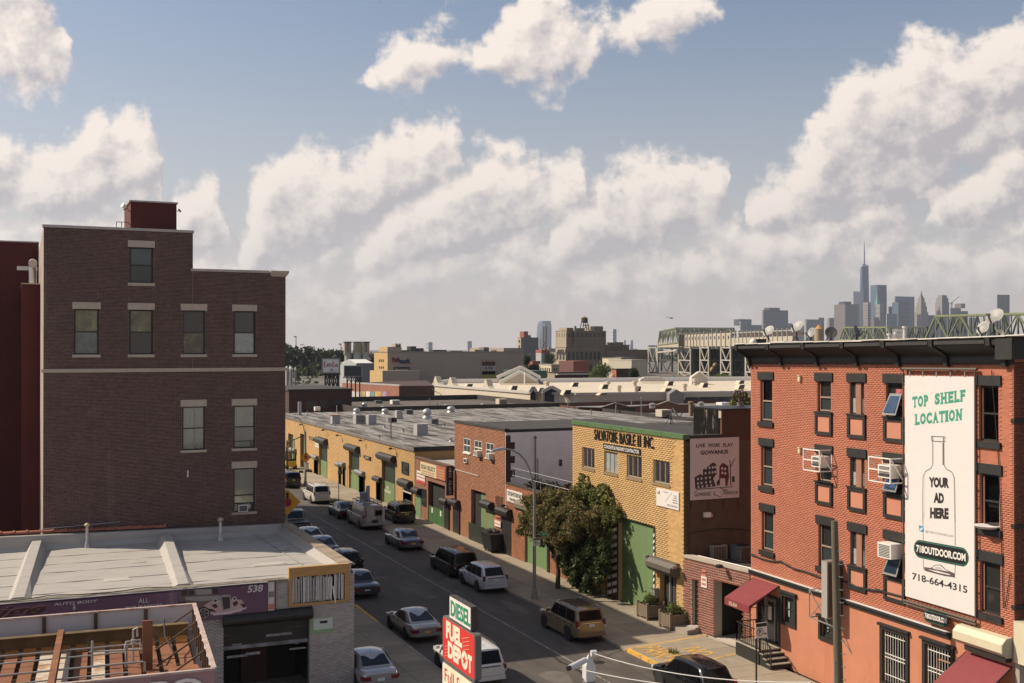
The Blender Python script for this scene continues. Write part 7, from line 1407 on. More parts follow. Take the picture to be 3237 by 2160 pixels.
u0=FL1.at('Q',1620,780)[0];u1=FL1.at('Q',1810,780)[0];cvr(st,FL1,u0,u1,1.5,5.0,.02,.08,mat('mural_pale',(.40,.37,.31),.8,var=.35,scale=.35,spots=((.22,.16,.10),.25,.56,.9)),'mural');
for x in(1490,1615):u=FL1.at('Q',x,790)[0];cvr(st,FL1,u-.5,u+.5,4.2,4.6,.0,.8,M['dark_galvanised'],'wall_lamp')
for x in(1425,1560,1880):
 u,z=FL1.at('Q',x,660);b=MB();b.pm([FL1.p(u-2.2,zl+.3,.1),FL1.p(u-1.2,zl+.9,.1),FL1.p(u-.3,zl+2.2,.1),FL1.p(u+.3,zl+2.2,.1),FL1.p(u+1.2,zl+.9,.1),FL1.p(u+2.2,zl+.3,.1)],Vector((-FL1.nx,-FL1.ny,0))*1.2);b.B('curved_gable',M['store_cream'],st)
 # blue gabled name porches
for(x0,x1,yt,yb,lb,d_)in((348,475,688,850,'wider navy gabled porch with white store lettering on the cream store front',207),(224,268,690,845,'narrow navy gabled porch seen sideways at the corner of the cream store',209)):
 a=onD('R',x0,yb,d_);c=onD('R',x1,yb,d_);pk=onD('R',(x0+x1)/2,yt,d_);sh_=onD('R',x0-20,yt+48,d_).z;t=tg('name_porch',lb,'porch',(a.x,a.y,0));Fp=FDir((a.x,a.y),(c.x-a.x,c.y-a.y));w_=(c-a).length;wx=w_*.16
 b=MB();b.pm([Fp.p(0,0,0),Fp.p(w_,0,0),Fp.p(w_,sh_,0),Fp.p(w_/2,pk.z-.5,0),Fp.p(0,sh_,0)],Vector((-Fp.nx,-Fp.ny,0))*3);b.B('navy_face',M['navy'],t)
 for s in(0,1):b=MB();b.bar(Fp.p(w_/2,pk.z-.15,.3),Fp.p(-wx if s==0 else w_+wx,sh_-.1,.3),1.2,.6);b.B('gable_trim',M['parapet_pale'],t);b=MB();b.fb(Fp,(-wx if s==0 else w_),(0 if s==0 else w_+wx),0,sh_-.3,-3,.3);b.B('pier',mat('pier_tan',(.36,.28,.19),.85),t)
 ft("LOWE'S",M['sign_white'],t,Fp,w_*.15,sh_*.62,w_*.7,(1.2 if w_>4 else.9),.02,bold=.02)
 # white open gable on the store roof
t=tg('white_gable','large white open pediment standing on the cream store roof at the left','pediment',onD('R',135,690,268));
for xa,ya,xb,yb in((-85,612,135,518),(135,518,310,612),(-60,660,130,556),(130,556,300,650)):
 dd=272 if ya in(612,518)and yb in(518,612)else 264;b=MB();b.bar(onD('R',xa,ya,dd),onD('R',xb,yb,dd),3.0,.7);b.B('rafter',M['white_paint'],t)
b=MB();pp=[onD('R',x,y,270)for x,y in((-60,665),(133,560),(300,655),(300,690),(-60,690))];b.pm(pp,(1,3,0));b.B('gable_wall',M['store_cream'],t);b=MB();b.bar(onD('R',168,565,262),onD('R',168,690,262),.25);b.B('post',M['white_paint'],t)
# other small gables of the store
for x0,x1,xm,yb,yt,dd,lb in((1682,1825,1755,640,562,262,'pale gabled front standing on the far edge of the cream store'),(1480,1610,1545,765,720,204,'small dark gable on the near edge of the cream store roof'),(1215,1440,1330,650,610,272,'stepped pale parapet on the far edge of the cream store')):
 a,c,m_=onD('R',x0,yb,dd),onD('R',x1,yb,dd),onD('R',xm,yt,dd);t=tg('store_gable',lb,'gable',a);b=MB()
 if 'stepped' in lb:pr=[a,c,onD('R',x1,yt+18,dd),onD('R',x1-40,yt,dd),onD('R',x0+40,yt,dd),onD('R',x0,yt+20,dd)]
 else:pr=[a-Vector((0,0,3)),c-Vector((0,0,3)),onD('R',x1,yb-26 if yt<600 else yb-4,dd),m_,onD('R',x0,yb-26 if yt<600 else yb-4,dd)]
 b.pm(pr,(1.5,3.5,0));b.B('face',M['parapet_pale']if 'dark' not in lb else mat('gable_shade',(.19,.17,.16),.85),t)  # near gable's shade put into a darker colour
 if 'gabled' in lb:
  for s in(2,4):b=MB();b.bar(pr[s]+Vector((-.3,-.3,.1)),m_+Vector((-.3,-.3,.1)),.8,.25);b.B('trim',M['white_paint'],t)
  # roof vents of the store: pale slanted boxes with dark sides
k_=0;names_=['leftmost, beside the white pediment','left of the navy porches','behind the wider navy porch','near the middle of the roof','right of the middle','behind the front edge, centre','in front of the round vents','right half, near edge','far right, upper','far right, lower','right half, upper row','near the pale gabled front','left end beyond the lamps','at the front edge, right']
for(x0,x1,yt,yb)in((50,112,680,732),(300,352,700,748),(530,600,718,770),(605,665,652,698),(875,938,668,718),(1190,1228,688,738),(855,925,748,772),(1440,1512,702,755),(2115,2170,635,672),(2110,2175,672,722),(1468,1528,640,688),(1785,1842,655,705),(-355,-295,665,705),(1915,1995,730,752)):
 p=onZ('R',x0,yb,zl+.05);d_=p.x*math.sin(YAW)+p.y*math.cos(YAW);s=FR['R'][2]*d_/FOC;w_=(x1-x0)*s;h_=(yb-yt)*s*.9;t=tg('roof_vent','dark sided vent on the cream store roof, '+names_[k_],'roof vent',(p.x,p.y,zl),0,'hooded vents on the cream store roof');k_+=1
 b=MB();b.hexa([(p.x-w_*.25,p.y,zl),(p.x+w_*.8,p.y,zl),(p.x+w_*.8,p.y+w_,zl),(p.x-w_*.25,p.y+w_,zl),(p.x+w_*.15,p.y-.02,zl+h_),(p.x+w_,p.y-.02,zl+h_),(p.x+w_,p.y+w_,zl+h_),(p.x+w_*.15,p.y+w_,zl+h_)]);b.B('hood',M['store_cream'],t);b=MB();b.hexa([(p.x-w_*.12,p.y-.06,zl+.1),(p.x+w_*.75,p.y-.06,zl+.1),(p.x+w_*.75,p.y-.02,zl+.1),(p.x-w_*.12,p.y-.02,zl+.1),(p.x+w_*.22,p.y-.08,zl+h_*.95),(p.x+w_*.95,p.y-.08,zl+h_*.95),(p.x+w_*.95,p.y-.03,zl+h_*.95),(p.x+w_*.22,p.y-.03,zl+h_*.95)]);b.B('dark_face',M['trim_dark'],t)
for x,yb,yt,lb in((1022,752,682,'left of the pair'),(1178,762,688,'at the front edge'),(1617,735,668,'in the right half'),(1712,685,622,'by the pale gabled front'),(372,690,642,'beside the two small dishes'),(1165,690,642,'in the far middle'),(925,672,645,'at the far parapet')):
 p=onZ('R',x,yb,zl+.05);d_=p.x*math.sin(YAW)+p.y*math.cos(YAW);s=FR['R'][2]*d_/FOC;h_=(yb-yt)*s;t=tg('round_vent','round two-tier vent on the cream store roof, '+lb,'roof vent',(p.x,p.y,zl),0,'round vents on the cream store roof');b=MB();b.la([(18*s,0),(18*s,h_*.45),(14*s,h_*.5),(14*s,h_*.55),(24*s,h_*.58),(24*s,h_),(.02,h_*1.03)],14,(p.x,p.y,zl));b.B('stack',M['store_cream'],t,sm=40)
for x,y,lb in((302,650,'upper'),(322,668,'lower')):c=onD('R',x,y,262);dish(f'small white dish by the white pediment on the cream store, {lb} of two',c,.75,R(40),R(25),(c.x,c.y,zl))
# graffiti wall and street lamps before the store
FRt=FDir((near_l.x,near_l.y),(near_r.x-near_l.x,near_r.y-near_l.y));u0,u1=FRt.at('R',1625,830)[0],FRt.at('R',2060,830)[0]
cvr(st,FRt,u0,u1,.5,FRt.at('R',1700,790)[1],.02,.08,mat('graffiti_dark',(.06,.055,.06),.8,var=.5,scale=.4,spots=((.3,.28,.3),.45,.57,.8)),'graffiti_panel')
for x,yt,lx,lb,dd in((995,830,875,'street lamp with a long arm before the cream store, centre',165),(562,800,510,'short street lamp before the navy porches',185),(1137,800,1108,'thin street lamp against the cream store wall',190),(-548,790,-640,'street lamp with arm before the cream store mural',235)):
 a=onD('R',x,yt+20,dd);c=onD('R',lx,yt-15 if lx>0 else yt-50,dd);t=tg('street_lamp',lb,'street lamp',(a.x,a.y,0));b=MB();b.tube([(a.x,a.y,0),(a.x,a.y,a.z)],.16,7,.1);b.tube([(a.x,a.y,a.z-.1),a.lerp(c,.6)+Vector((0,0,.3)),c],.07,6);b.B('pole',M['lamp_grey'],t);b=MB();b.bar(c,c+(c-a).normalized()*.9,.35,.15);b.B('lamp_head',M['lamp_grey'],t)
 # -- beige big store behind
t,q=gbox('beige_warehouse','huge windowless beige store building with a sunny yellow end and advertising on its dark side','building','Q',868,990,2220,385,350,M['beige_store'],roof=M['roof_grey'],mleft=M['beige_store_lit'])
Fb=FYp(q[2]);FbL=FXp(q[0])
pt=onY('Q',990,335,q[2]);pr_=onY('Q',1115,335,q[2]);MB().box(q[0]-.02,pr_.x,q[2]-.1,q[2]+9,q[5]-.1,pt.z).B('raised_corner',M['beige_store'],t);MB().box(q[0]-.06,q[0]-.025,q[2]-.08,q[2]+9,q[5]-.1,pt.z-.05).B('painted_sun_corner',M['beige_store_lit'],t)  # yellow sheets paint the sun on the left faces
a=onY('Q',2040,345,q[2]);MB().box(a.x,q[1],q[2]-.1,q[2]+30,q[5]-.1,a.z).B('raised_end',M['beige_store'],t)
lo=onD('Q',945,552,343);MB().box(lo.x,lo.x+12,lo.y,q[2]-.2,0,lo.z).B('side_wing',M['beige_store'],t);MB().box(lo.x-.05,lo.x-.01,lo.y+.02,onX('Q',830,552,lo.x).y,0,lo.z-.05).B('painted_sun_wing',M['beige_store_lit'],t)
for x in(918,935,952):
 for y0,y1 in((448,472),(512,532)):u0,z1=onX('Q',x-4,y0,q[0]).y,onX('Q',x,y0,q[0]).z;u1,z0=onX('Q',x+5,y1,q[0]).y,onX('Q',x,y1,q[0]).z;cvr(t,FbL,u1,u0,z0,z1,.04,.1,M['far_window'],'window')
def adsign(x0,y0,x1,y1,m,lb,words):
 a=onY('Q',x0,y0,q[2]);c=onY('Q',x1,y1,q[2]);s=tg('wall_advert',lb,'sign',(a.x,q[2],c.z));cvr(s,Fb,a.x,c.x,c.z,a.z,.05,.3,m,'board')
 for(w_,ux,uz,ww,hh,mm)in words:ft(w_,M[mm]if isinstance(mm,str)else mm,s,Fb,a.x+(c.x-a.x)*ux,c.z+(a.z-c.z)*uz,(c.x-a.x)*ww,(a.z-c.z)*hh,.31,bold=.02)
 return s
adsign(1045,518,1187,558,M['sign_black'],'small black sign with pale lettering low on the dark beige wall',[('Rainbow & Closeout',.08,.3,.84,.4,'cream_sign')])
adsign(1840,452,1965,588,mat('ad_grey',(.34,.31,.29),.8),'tall poster advertising 19.99 on the dark beige wall',[('19.99',.12,.28,.66,.26,'ink'),('SELF STORAGE',.06,.88,.88,.09,'cream_sign')])
sA=[a for a in COL.objects if a.name.startswith('wall_advert')][-1];a=onY('Q',1840,452,q[2]);c=onY('Q',1965,588,q[2]);cvr(sA,Fb,a.x+.1,c.x-.1,a.z-2.0,a.z-.05,.3,.305,mat('ad_maroon',(.06,.02,.02),.7),'top_band');cvr(sA,Fb,a.x+.1,c.x-.1,a.z-6,a.z-3.6,.3,.305,mat('ad_olive',(.26,.22,.05),.7),'mid_band');cvr(sA,Fb,a.x+.1,c.x-.1,c.z+.1,c.z+1.2,.3,.305,M['ad_maroon'],'low_band')
s=tg('wall_logo','faded red and blue letters Pathmark on the dark beige wall','lettering',(onY('Q',1030,480,q[2]).x,q[2],10))
for w_,x0,x1,y0,y1,mm in(('Path',1030,1100,430,475,mat('faded_red',(.10,.035,.035),.8)),('mark',1098,1195,442,486,mat('faded_blue',(.035,.05,.085),.8))):a=onY('Q',x0,y1,q[2]);c=onY('Q',x1,y0,q[2]);ft(w_,mm,s,Fb,a.x,a.z,c.x-a.x,c.z-a.z,.05,bold=.06,ext=.2)
for i,(x0,x1,yt,m_,lb)in enumerate(((1200,1335,330,'trim_dark','dark cooling tower block'),(1060,1118,305,'tan_masonry','pair of tan stacks at the raised corner'),(1405,1530,362,'trim_dark','row of low dark hoods'),(1860,1908,338,'grey_masonry','grey stair head'),(1780,1850,360,'tan_masonry','low tan penthouse'),(1560,1670,370,'grey_masonry','long low grey ducts'),(1970,2035,366,'trim_dark','small dark unit by the raised end'),(1125,1185,365,'trim_dark','small dark hoods left of the cooling tower'))):
 a=onY('Q',x0,yt,q[2]+6);c=onY('Q',x1,390,q[2]+6);tt=tg('rooftop_plant',lb+' on the roof of the huge beige store','roof unit',(a.x,a.y,q[5]));n_={0:2,1:2,2:5}.get(i,1);zt_=a.z;zb_=q[5]+.2 if i!=1 else pt.z-.3
 for k in range(n_):w_=(c.x-a.x)/n_;b=MB();b.box(a.x+k*w_,a.x+(k+.72 if n_>1 else k+1)*w_,a.y,a.y+4,zb_,zt_-(.6 if(k%2 and i==0)else 0));b.B('unit',M[m_],tt);b=MB();b.box(a.x+k*w_+.1,a.x+(k+.5)*w_,a.y-.05,a.y,zb_+.1,zb_+(zt_-zb_)*.6);b.B('grille',M['far_window'],tt)
 # -- grey gabled shed, billboards, silos, expressway bank on the left
t,q=gbox('grey_shed','pale grey gabled shed behind the dark billboard on the left','building','Q',565,712,870,488,430,mat('shed_shade',(.15,.155,.165),.7),mleft=None,roof=M['grey_shed']);FgL=FXp(q[0]);b=MB();ym=(q[2]+q[3])/2;b.pm([(q[0]-.05,q[2],0),(q[0]-.05,q[3],0),(q[0]-.05,q[3],q[5]-.8),(q[0]-.05,ym,q[5]+1.6),(q[0]-.05,q[2],q[5]-.1)],(-.3,0,0));b.B('gable_end',M['grey_shed'],t);b=MB();b.pm([(q[0],q[2],q[5]),(q[0],ym,q[5]+1.6),(q[0],q[3],q[5])],(q[1]-q[0],0,0));b.B('ridge',M['white_metal'],t)  # shaded wall in a darker copy of the shed grey
def bbd(lb,x0,x1,yt,yb,ybase,d,m,face):
 a=onD('Q',x0,yt,d);c=onD('Q',x1,yb,d);t=tg('billboard',lb,'billboard',(a.x,a.y,0));Fq=FDir((a.x,a.y),(c.x-a.x,c.y-a.y));w_=Vector((c.x-a.x,c.y-a.y)).length;b=MB();b.fb(Fq,0,w_,c.z,a.z,-.4,0);b.B('panel',m,t);b=MB();b.frame(Fq,-.15,w_+.15,c.z-.15,a.z+.15,.2,-.5,.08);b.B('frame',M['dark_galvanised'],t);zb_=onD('Q',x0,ybase,d).z
 for k in range(4):u=w_*(k+.5)/4;b=MB();b.bar(Fq.p(u,zb_-3,-.6),Fq.p(u,a.z,-.6),.25);b.B('leg',M['black_metal'],t);b=MB();b.bar(Fq.p(u,zb_,-.6),Fq.p(min(w_,u+w_/4),c.z,-.6),.14);b.bar(Fq.p(u,c.z,-.6),Fq.p(min(w_,u+w_/4),zb_,-.6),.14);b.B('brace',M['black_metal'],t)
 b=MB();b.fb(Fq,-.3,w_+.3,c.z-.35,c.z-.2,-.6,.8);b.B('catwalk',M['black_metal'],t)
 return t,Fq,w_,c.z,a.z
t,Fq,w_,z0,z1=bbd('white billboard reading Kars 4 Kids on a dark lattice frame',400,550,445,568,720,205,M['sign_white'],True);mat('kid_pink',(.50,.03,.18),.6);h_=z1-z0
for s_,a,b_,mm in(('K',.09,.15,'kid_pink'),('ars',.25,.24,'ink'),('4',.505,.08,'kid_pink'),('K',.60,.13,'kid_pink'),('ids',.735,.2,'ink')):ft(s_,M[mm],t,Fq,w_*a,z0+h_*(.42 if s_!='K' else.36),w_*b_,h_*(.26 if s_ not in 'K' else.46),.005,bold=.02)
for k,(ux,cc)in enumerate(((.42,(.6,.45,.3)),(.5,(.3,.1,.1)),(.56,(.2,.2,.4)))):cvr(t,Fq,w_*ux,w_*(ux+.05),z0+h_*.1,z0+h_*(.26+.06*(k%2)),.003,.03,mat('kid_%d'%k,cc,.7),'printed_figure')
cvr(t,Fq,w_*.58,w_*.94,z0+h_*.13,z0+h_*.16,.003,.02,M['ink_grey'],'printed_line')
bbd('dark backed billboard on a lattice frame beside the grey shed',600,752,510,600,660,235,mat('board_back',(.045,.05,.055),.8),False)
for i,(x0,x1)in enumerate(((597,655),(677,755),(760,820))):
 a=onD('Q',(x0+x1)/2,480,620);s=FR['Q'][2]*620/FOC;r_=(x1-x0)*s/2*.9;zt_=onD('Q',0,405,620).z;t=tg('silo',('left','middle','right')[i]+' of three pale concrete silos with twin stacks in the distance','silo',(a.x,a.y,0),0,'concrete silos behind the grey shed');b=MB();b.la([(r_,0),(r_,zt_),(r_*.6,zt_+1.5),(.05,zt_+1.6)],16,(a.x,a.y,0));b.B('drum',M['silo'],t,sm=40)
 for k in(-1,1):b=MB();b.box(a.x+k*r_*.5-1.1,a.x+k*r_*.5+1.1,a.y-1,a.y+1,zt_,zt_+6.5);b.B('stack',M['tan_masonry'],t);b=MB();b.box(a.x+k*r_*.5-1.4,a.x+k*r_*.5+1.4,a.y-1.3,a.y+1.3,zt_+6.5,zt_+7.2);b.B('stack_cap',M['grey_masonry'],t)
for i,(x0,x1,yt)in enumerate(((62,92,508),(96,130,508),(146,162,515))):
 a=onD('Q',(x0+x1)/2,yt,330);s=FR['Q'][2]*330/FOC;r_=(x1-x0)*s/2;t=tg('storage_tank',('leftmost','middle','thin right')[i]+' white upright tank beside the dark brick corner','tank',(a.x,a.y,0),0,'white upright tanks on the left');b=MB();b.la([(r_,0),(r_,a.z-1.2),(r_*.8,a.z-.4),(.05,a.z)],16,(a.x,a.y,0));b.B('shell',M['white_paint'],t,sm=40);b=MB();b.box(a.x-.2,a.x+.2,a.y-r_-.35,a.y-r_-.1,0,a.z-1);b.B('ladder',M['dark_galvanised'],t)
b=MB();e=[onD('Q',x,y,640)for x,y in((-420,300),(-100,345),(60,372),(230,385),(400,405),(560,430),(760,462),(880,470))]
for p,q_ in zip(e,e[1:]):
 for k in range(1):b.quad(upz(p,0),upz(q_,0),upz(q_,q_.z-3),upz(p,p.z-3));b.quad(upz(p,p.z-3),upz(q_,q_.z-3),upz(q_+Vector((10,60,0)),q_.z-3),upz(p+Vector((10,60,0)),p.z-3))
struct(b,'embankment',mat('bank_dark',(.025,.03,.02),.95,var=.3,scale=.05))
bl=[]
for p,q_ in zip(e,e[1:]):
 for k in range(6):c=p.lerp(q_,(k+.5)/6);
 for k in range(14):c=p.lerp(q_,random.random());bl.append((c.x,c.y-RU(0,8),RU(.2,.96)*c.z,6,5,4))
V,n=leaves(14000,bl,1.5,5);o=lm('bank_thicket',V,n,M['leaf_dark'],None);o['kind']='stuff'
for x,yt,lb in((160,245,'tallest lamp post on the dark wooded bank, nearest the brick corner'),(567,312,'lamp post on the wooded bank above the left silo'),(740,338,'lamp post above the right silo'),(495,365,'short lamp post halfway along the dark bank')):
 a=onD('Q',x,yt,640);t=tg('lamp_post',lb,'lamp post',(a.x,a.y,12));b=MB();b.tube([(a.x,a.y,12),(a.x,a.y,a.z)],.3,6,.2);b.B('pole',M['dark_galvanised'],t);b=MB();b.box(a.x-1.3,a.x+.3,a.y-.3,a.y+.3,a.z-.2,a.z+.4);b.B('lamp_head',M['dark_galvanised'],t)
for x0,x1,yt,yb,lb in((82,140,340,372,'boxy dark sign backs on the wooded bank near the brick corner'),(390,472,380,405,'low pale building on the dark bank'),(238,335,335,385,'open lattice roof sign with one letter on the dark bank')):
 a=onD('Q',x0,yb+6,650);c=onD('Q',x1,yt,650);t=tg('bank_structure',lb,'sign' if 'sign' in lb else 'building',(a.x,a.y,a.z));b=MB()
 if 'lattice' in lb:
  for k in range(6):x=a.x+(c.x-a.x)*k/5;b.bar((x,a.y,a.z-4),(x,a.y,c.z),.3)
  for k in range(3):z=a.z+(c.z-a.z)*k/2;b.bar((a.x,a.y,z),(c.x,c.y,z),.3)
  b.B('lattice',M['dark_galvanised'],t);ft('R',M['trim_dark'],t,FYp(a.y-1),c.x-4.5,a.z+1,4,c.z-a.z-.5,0,bold=.03)
 else:b.box(a.x,c.x,a.y,a.y+8,a.z-3,c.z);b.B('box',M['grey_masonry']if 'dark' in lb[:12]else M['roof_grey'],t);MB().box(a.x+.5,c.x-.5,a.y-.2,a.y,(a.z+c.z)/2,c.z-.5).B('face',M['far_window'],t)
 # -- middle distance blocks
def block(label,f,xl,xc,xr,yt,d,m,ml,wins=None,winl=None,name='distant_building',roof=None,depth=20,zb=0.,z_lo=None):
 t,q=gbox(name,label,'building',f,xl,xc,xr,yt,d,m,mleft=ml,roof=roof or m,depth=depth,zb=zb)
 lo_=z_lo if z_lo is not None else 2
 if wins:gwin(t,FYp(q[2]),q[0]+.6,q[1]-.6,lo_,q[5]-.8,*wins)
 if winl:gwin(t,FXp(q[0]-.03),q[2]+.6,q[3]-.6,lo_,q[5]-.8,*winl)
 return t,q
t,q=block('grey slab block with a red tank house on its roof, left of the glass tower','R',105,135,293,252,900,mat('slab_grey',(.13,.125,.13),.85),M['tan_masonry'],None,(1,5,.5,.5));a=onD('R',160,195,905);c=onD('R',207,225,905);MB().box(a.x,c.x,a.y,a.y+8,q[5],a.z).B('tank_house',M['red_far'],t);c2_=onD('R',237,228,905);MB().box(c.x,c2_.x,a.y,a.y+8,q[5],c2_.z).B('stair_head',M['grey_masonry'],t)
# loft building with the water tower
t,q=block('tan loft building with many windows and a water tank on stilts, upper part','R',447,545,905,192,640,mat('loft_shade',(.17,.135,.10),.88,var=.15,scale=.2),M['tan_masonry'],(9,4,.62,.6),(4,4,.4,.45),name='loft_building',z_lo=22)  # loft's shade and sun put into two masonry colours
for(x0,x1,yt)in((552,608,162),(640,712,165),(800,878,148)):a=onY('R',x0,yt,q[2]-.5);c=onY('R',x1,yt,q[2]-.5);MB().box(a.x,c.x,q[2]-.5,q[2]+10,q[5]-1,a.z).B('tower_head',M['loft_shade'],t);MB().box(a.x-.2,a.x-.02,q[2]-.4,q[2]+9.9,q[5]-.8,a.z-.1).B('painted_sun_side',M['tan_masonry'],t)  # tan sheets paint sun onto the left sides of the heads
a=onY('R',629,145,q[2]-2);MB().box(a.x-.5,a.x+.5,q[2]-2,q[2]-1,15,a.z).B('chimney',M['grey_masonry'],t)
wt=tg('water_tower','dark round water tank with a cone roof on a steel frame atop the loft building','water tower',onY('R',710,180,q[2]+4));c=onY('R',710,118,q[2]+4);s=FR['R'][2]*645/FOC;zr_=q[5];b=MB();b.la([(28*s,0),(31*s,2*s),(29*s,44*s),(31*s,46*s)],18,(c.x,c.y,c.z));b.B('tank',mat('tank_brown',(.05,.04,.033),.8,var=.2),wt,sm=40);b=MB();b.la([(33*s,45*s),(2*s,62*s),(.02,63*s)],18,(c.x,c.y,c.z));b.B('cone_roof',mat('cone_tan',(.25,.15,.05),.7),wt)
for sx in(-1,1):
 for sy in(-1,1):b=MB();b.bar((c.x+sx*22*s,c.y+sy*22*s,c.z),(c.x+sx*34*s,c.y+sy*30*s,zr_),.35);b.B('leg',M['black_metal'],wt)
 b=MB();b.bar((c.x+sx*24*s,c.y-22*s,c.z-8*s),(c.x-sx*32*s,c.y-30*s,zr_+.5),.25);b.bar((c.x-36*s,c.y-24*s,c.z-24*s),(c.x+36*s,c.y-24*s,c.z-24*s),.25);b.B('brace',M['black_metal'],wt)
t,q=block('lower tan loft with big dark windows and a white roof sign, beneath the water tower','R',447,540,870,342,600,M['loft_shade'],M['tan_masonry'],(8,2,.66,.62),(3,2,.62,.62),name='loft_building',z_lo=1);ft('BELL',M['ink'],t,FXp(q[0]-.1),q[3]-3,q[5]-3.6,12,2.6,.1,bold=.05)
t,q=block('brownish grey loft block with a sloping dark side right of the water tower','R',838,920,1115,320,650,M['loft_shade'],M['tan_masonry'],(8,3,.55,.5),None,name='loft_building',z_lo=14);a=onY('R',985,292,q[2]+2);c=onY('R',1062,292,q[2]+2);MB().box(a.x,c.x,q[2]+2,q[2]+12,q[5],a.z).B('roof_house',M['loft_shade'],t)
block('long low brown block behind the beige buildings right of the lofts','R',1105,1106,1280,365,700,M['loft_shade'],None,None,None,name='loft_building')
block('cream two-storey building with dark paired windows, right of the lofts','R',872,1042,1140,440,480,M['grey_masonry'],mat('cream_wall',(.50,.44,.33),.85,var=.06),(3,2,.3,.4),(4,2,.35,.4),z_lo=3)  # cream building's shaded front painted grey
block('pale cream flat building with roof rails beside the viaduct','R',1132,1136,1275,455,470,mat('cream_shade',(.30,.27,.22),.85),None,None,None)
block('cream penthouse block with square windows above the cream buildings','R',988,1050,1190,432,500,M['grey_masonry'],M['cream_wall'],None,(4,1,.5,.5),z_lo=9)
block('dark red brick block with a broad blank wall under the lofts','R',480,610,750,470,420,M['red_far'],mat('maroon_wall',(.13,.055,.05),.88),None,None)
block('row house with white bay windows left of the red brick block','R',300,410,482,500,400,M['tan_masonry'],M['cream_wall'],(2,2,.5,.6),(5,2,.5,.7),z_lo=5)
t,q=block('brown brick row of low shops with pale awnings in front of the red block','R',375,442,760,572,350,M['dark_brick_far'],M['tan_masonry'],(14,2,.6,.5),None,z_lo=.8)
for k in range(14):x=q[0]+(q[1]-q[0])*(k+.2)/14;MB().box(x,x+1.2,q[2]-1.2,q[2],q[5]-.6,q[5]-.2).B('awning',M['white_paint'],t)
block('orange brick corner house right of the round tree','R',960,998,1130,540,340,M['dark_brick_far'],mat('orange_far',(.33,.13,.07),.88),(3,2,.35,.4),(2,2,.4,.4),z_lo=2)  # front's shade painted as darker brick than the orange side
block('green roofed low building behind the white pediment','R',225,226,370,560,330,mat('green_far',(.06,.12,.09),.7),None,None,None)
block('low brick house with chimney between two dark trees','R',205,240,310,470,420,M['red_far'],M['red_far'],(2,1,.3,.4),None,z_lo=4)
t=tg('pavilion','small dark green pointed roof pavilion under the viaduct','pavilion',onD('R',1515,640,330));c=onD('R',1515,610,330);s=FR['R'][2]*330/FOC;b=MB();b.la([(38*s,0),(4*s,14*s),(.02,30*s)],8,(c.x,c.y,c.z-2*s));b.B('roof',mat('verdigris',(.05,.12,.10),.6),t);b=MB();b.box(c.x-30*s,c.x+30*s,c.y-20*s,c.y+20*s,0,c.z-2*s);b.B('wall',M['grey_masonry'],t)
far_tree('R',855,655,492,205,330,'large round green tree in front of the lofts',11);far_tree('R',188,500,418,62,380,'narrow dark tree right of the huge beige store',12,'leaf_dark');far_tree('R',385,490,382,130,520,'leafy dark green tree left of the lofts',13,'leaf_green');far_tree('R',250,545,495,110,380,'low dark tree behind the white pediment',14,'leaf_dark');far_tree('R',1150,605,528,95,330,'small dark tree left of the viaduct',15,'leaf_dark');far_tree('R',1960,632,580,190,300,'spreading green tree under the viaduct',16);far_tree('R',2130,880,745,170,125,'bright green tree peeping beside the red brick wall',17,'leaf_bright');far_tree('Q',1490,665,630,110,320,'low dark shrubs at the foot of the huge beige wall, left clump',18,'leaf_dark');far_tree('Q',1815,668,638,70,320,'low dark shrubs at the foot of the huge beige wall, right clump',19,'leaf_dark');far_tree('R',1180,420,362,190,720,'treetops behind the cream buildings',20,'leaf_green')
# -- elevated railway
o_=onD('T',1640,340,550);FV=FDir((o_.x,o_.y),(-.302,-.953));mat('clad_cream',(.40,.355,.28),.85,var=.08,scale=.08);mat('truss_green',(.17,.19,.10),.7,var=.1,scale=.3);mat('truss_dark',(.05,.058,.045),.7);mat('steel_pale',(.40,.37,.315),.7,var=.1,scale=.3);mat('gap_dark',(.030,.027,.029),.95,var=.3,scale=.1)
vd_=tg('viaduct','tall cream and green elevated railway viaduct on pale lattice piers','viaduct',(o_.x,o_.y,0));V_=lambda x,y,d=0.:FV.at('T',x,y,d)
zt_=V_(1640,340)[1];zb_=V_(1640,618)[1];ua=V_(690,500)[0];ub_=0.
def vbox(u0,u1,z0,z1,d0,d1,nm,m):return cvr(vd_,FV,u0,u1,z0,z1,d0,d1,M[m],nm)
pl=[690,740,810,870,935,1000,1085,1175,1257,1340,1437,1530,1640];us=[V_(x,500)[0]for x in pl]
for i,(a,c)in enumerate(zip(us,us[1:])):
 vbox(a+.15,c-.15,zb_,zt_,-1,0,'cladding_panel','clad_cream');vbox(a-.25,a+.25,zb_-1.2,zt_+1.2,-1.2,.5,'pilaster','steel_pale');w_=(c-a)*.13;mz=zb_+(zt_-zb_)*.66;vbox((a+c)/2-w_,(a+c)/2+w_,mz-.8,mz+.9,0,.05,'window','far_window')
vbox(us[-1]-.25,us[-1]+.25,zb_-1.2,zt_+1.2,-1.2,.5,'pilaster','steel_pale')
zt2=V_(1640,448)[1];ue=V_(2900,450)[0];n_=14
for i in range(n_):a=us[-1]+.4+(ue-us[-1])*i/n_;c=us[-1]+.4+(ue-us[-1])*(i+1)/n_;vbox(a+.1,c-.1,zb_,zt2,-1,0,'cladding_panel','clad_cream');vbox(a-.2,a+.2,zb_,zt2+3.5,-.6,.3,'rail_post','steel_pale')
vbox(us[-1],ue,zt2+2.2,zt2+2.6,-.4,-.1,'guard_rail','steel_pale');vbox(us[-1],ue,zt2+.6,zt2+1.6,-5,-4.6,'third_rail_cover','rust_dark')
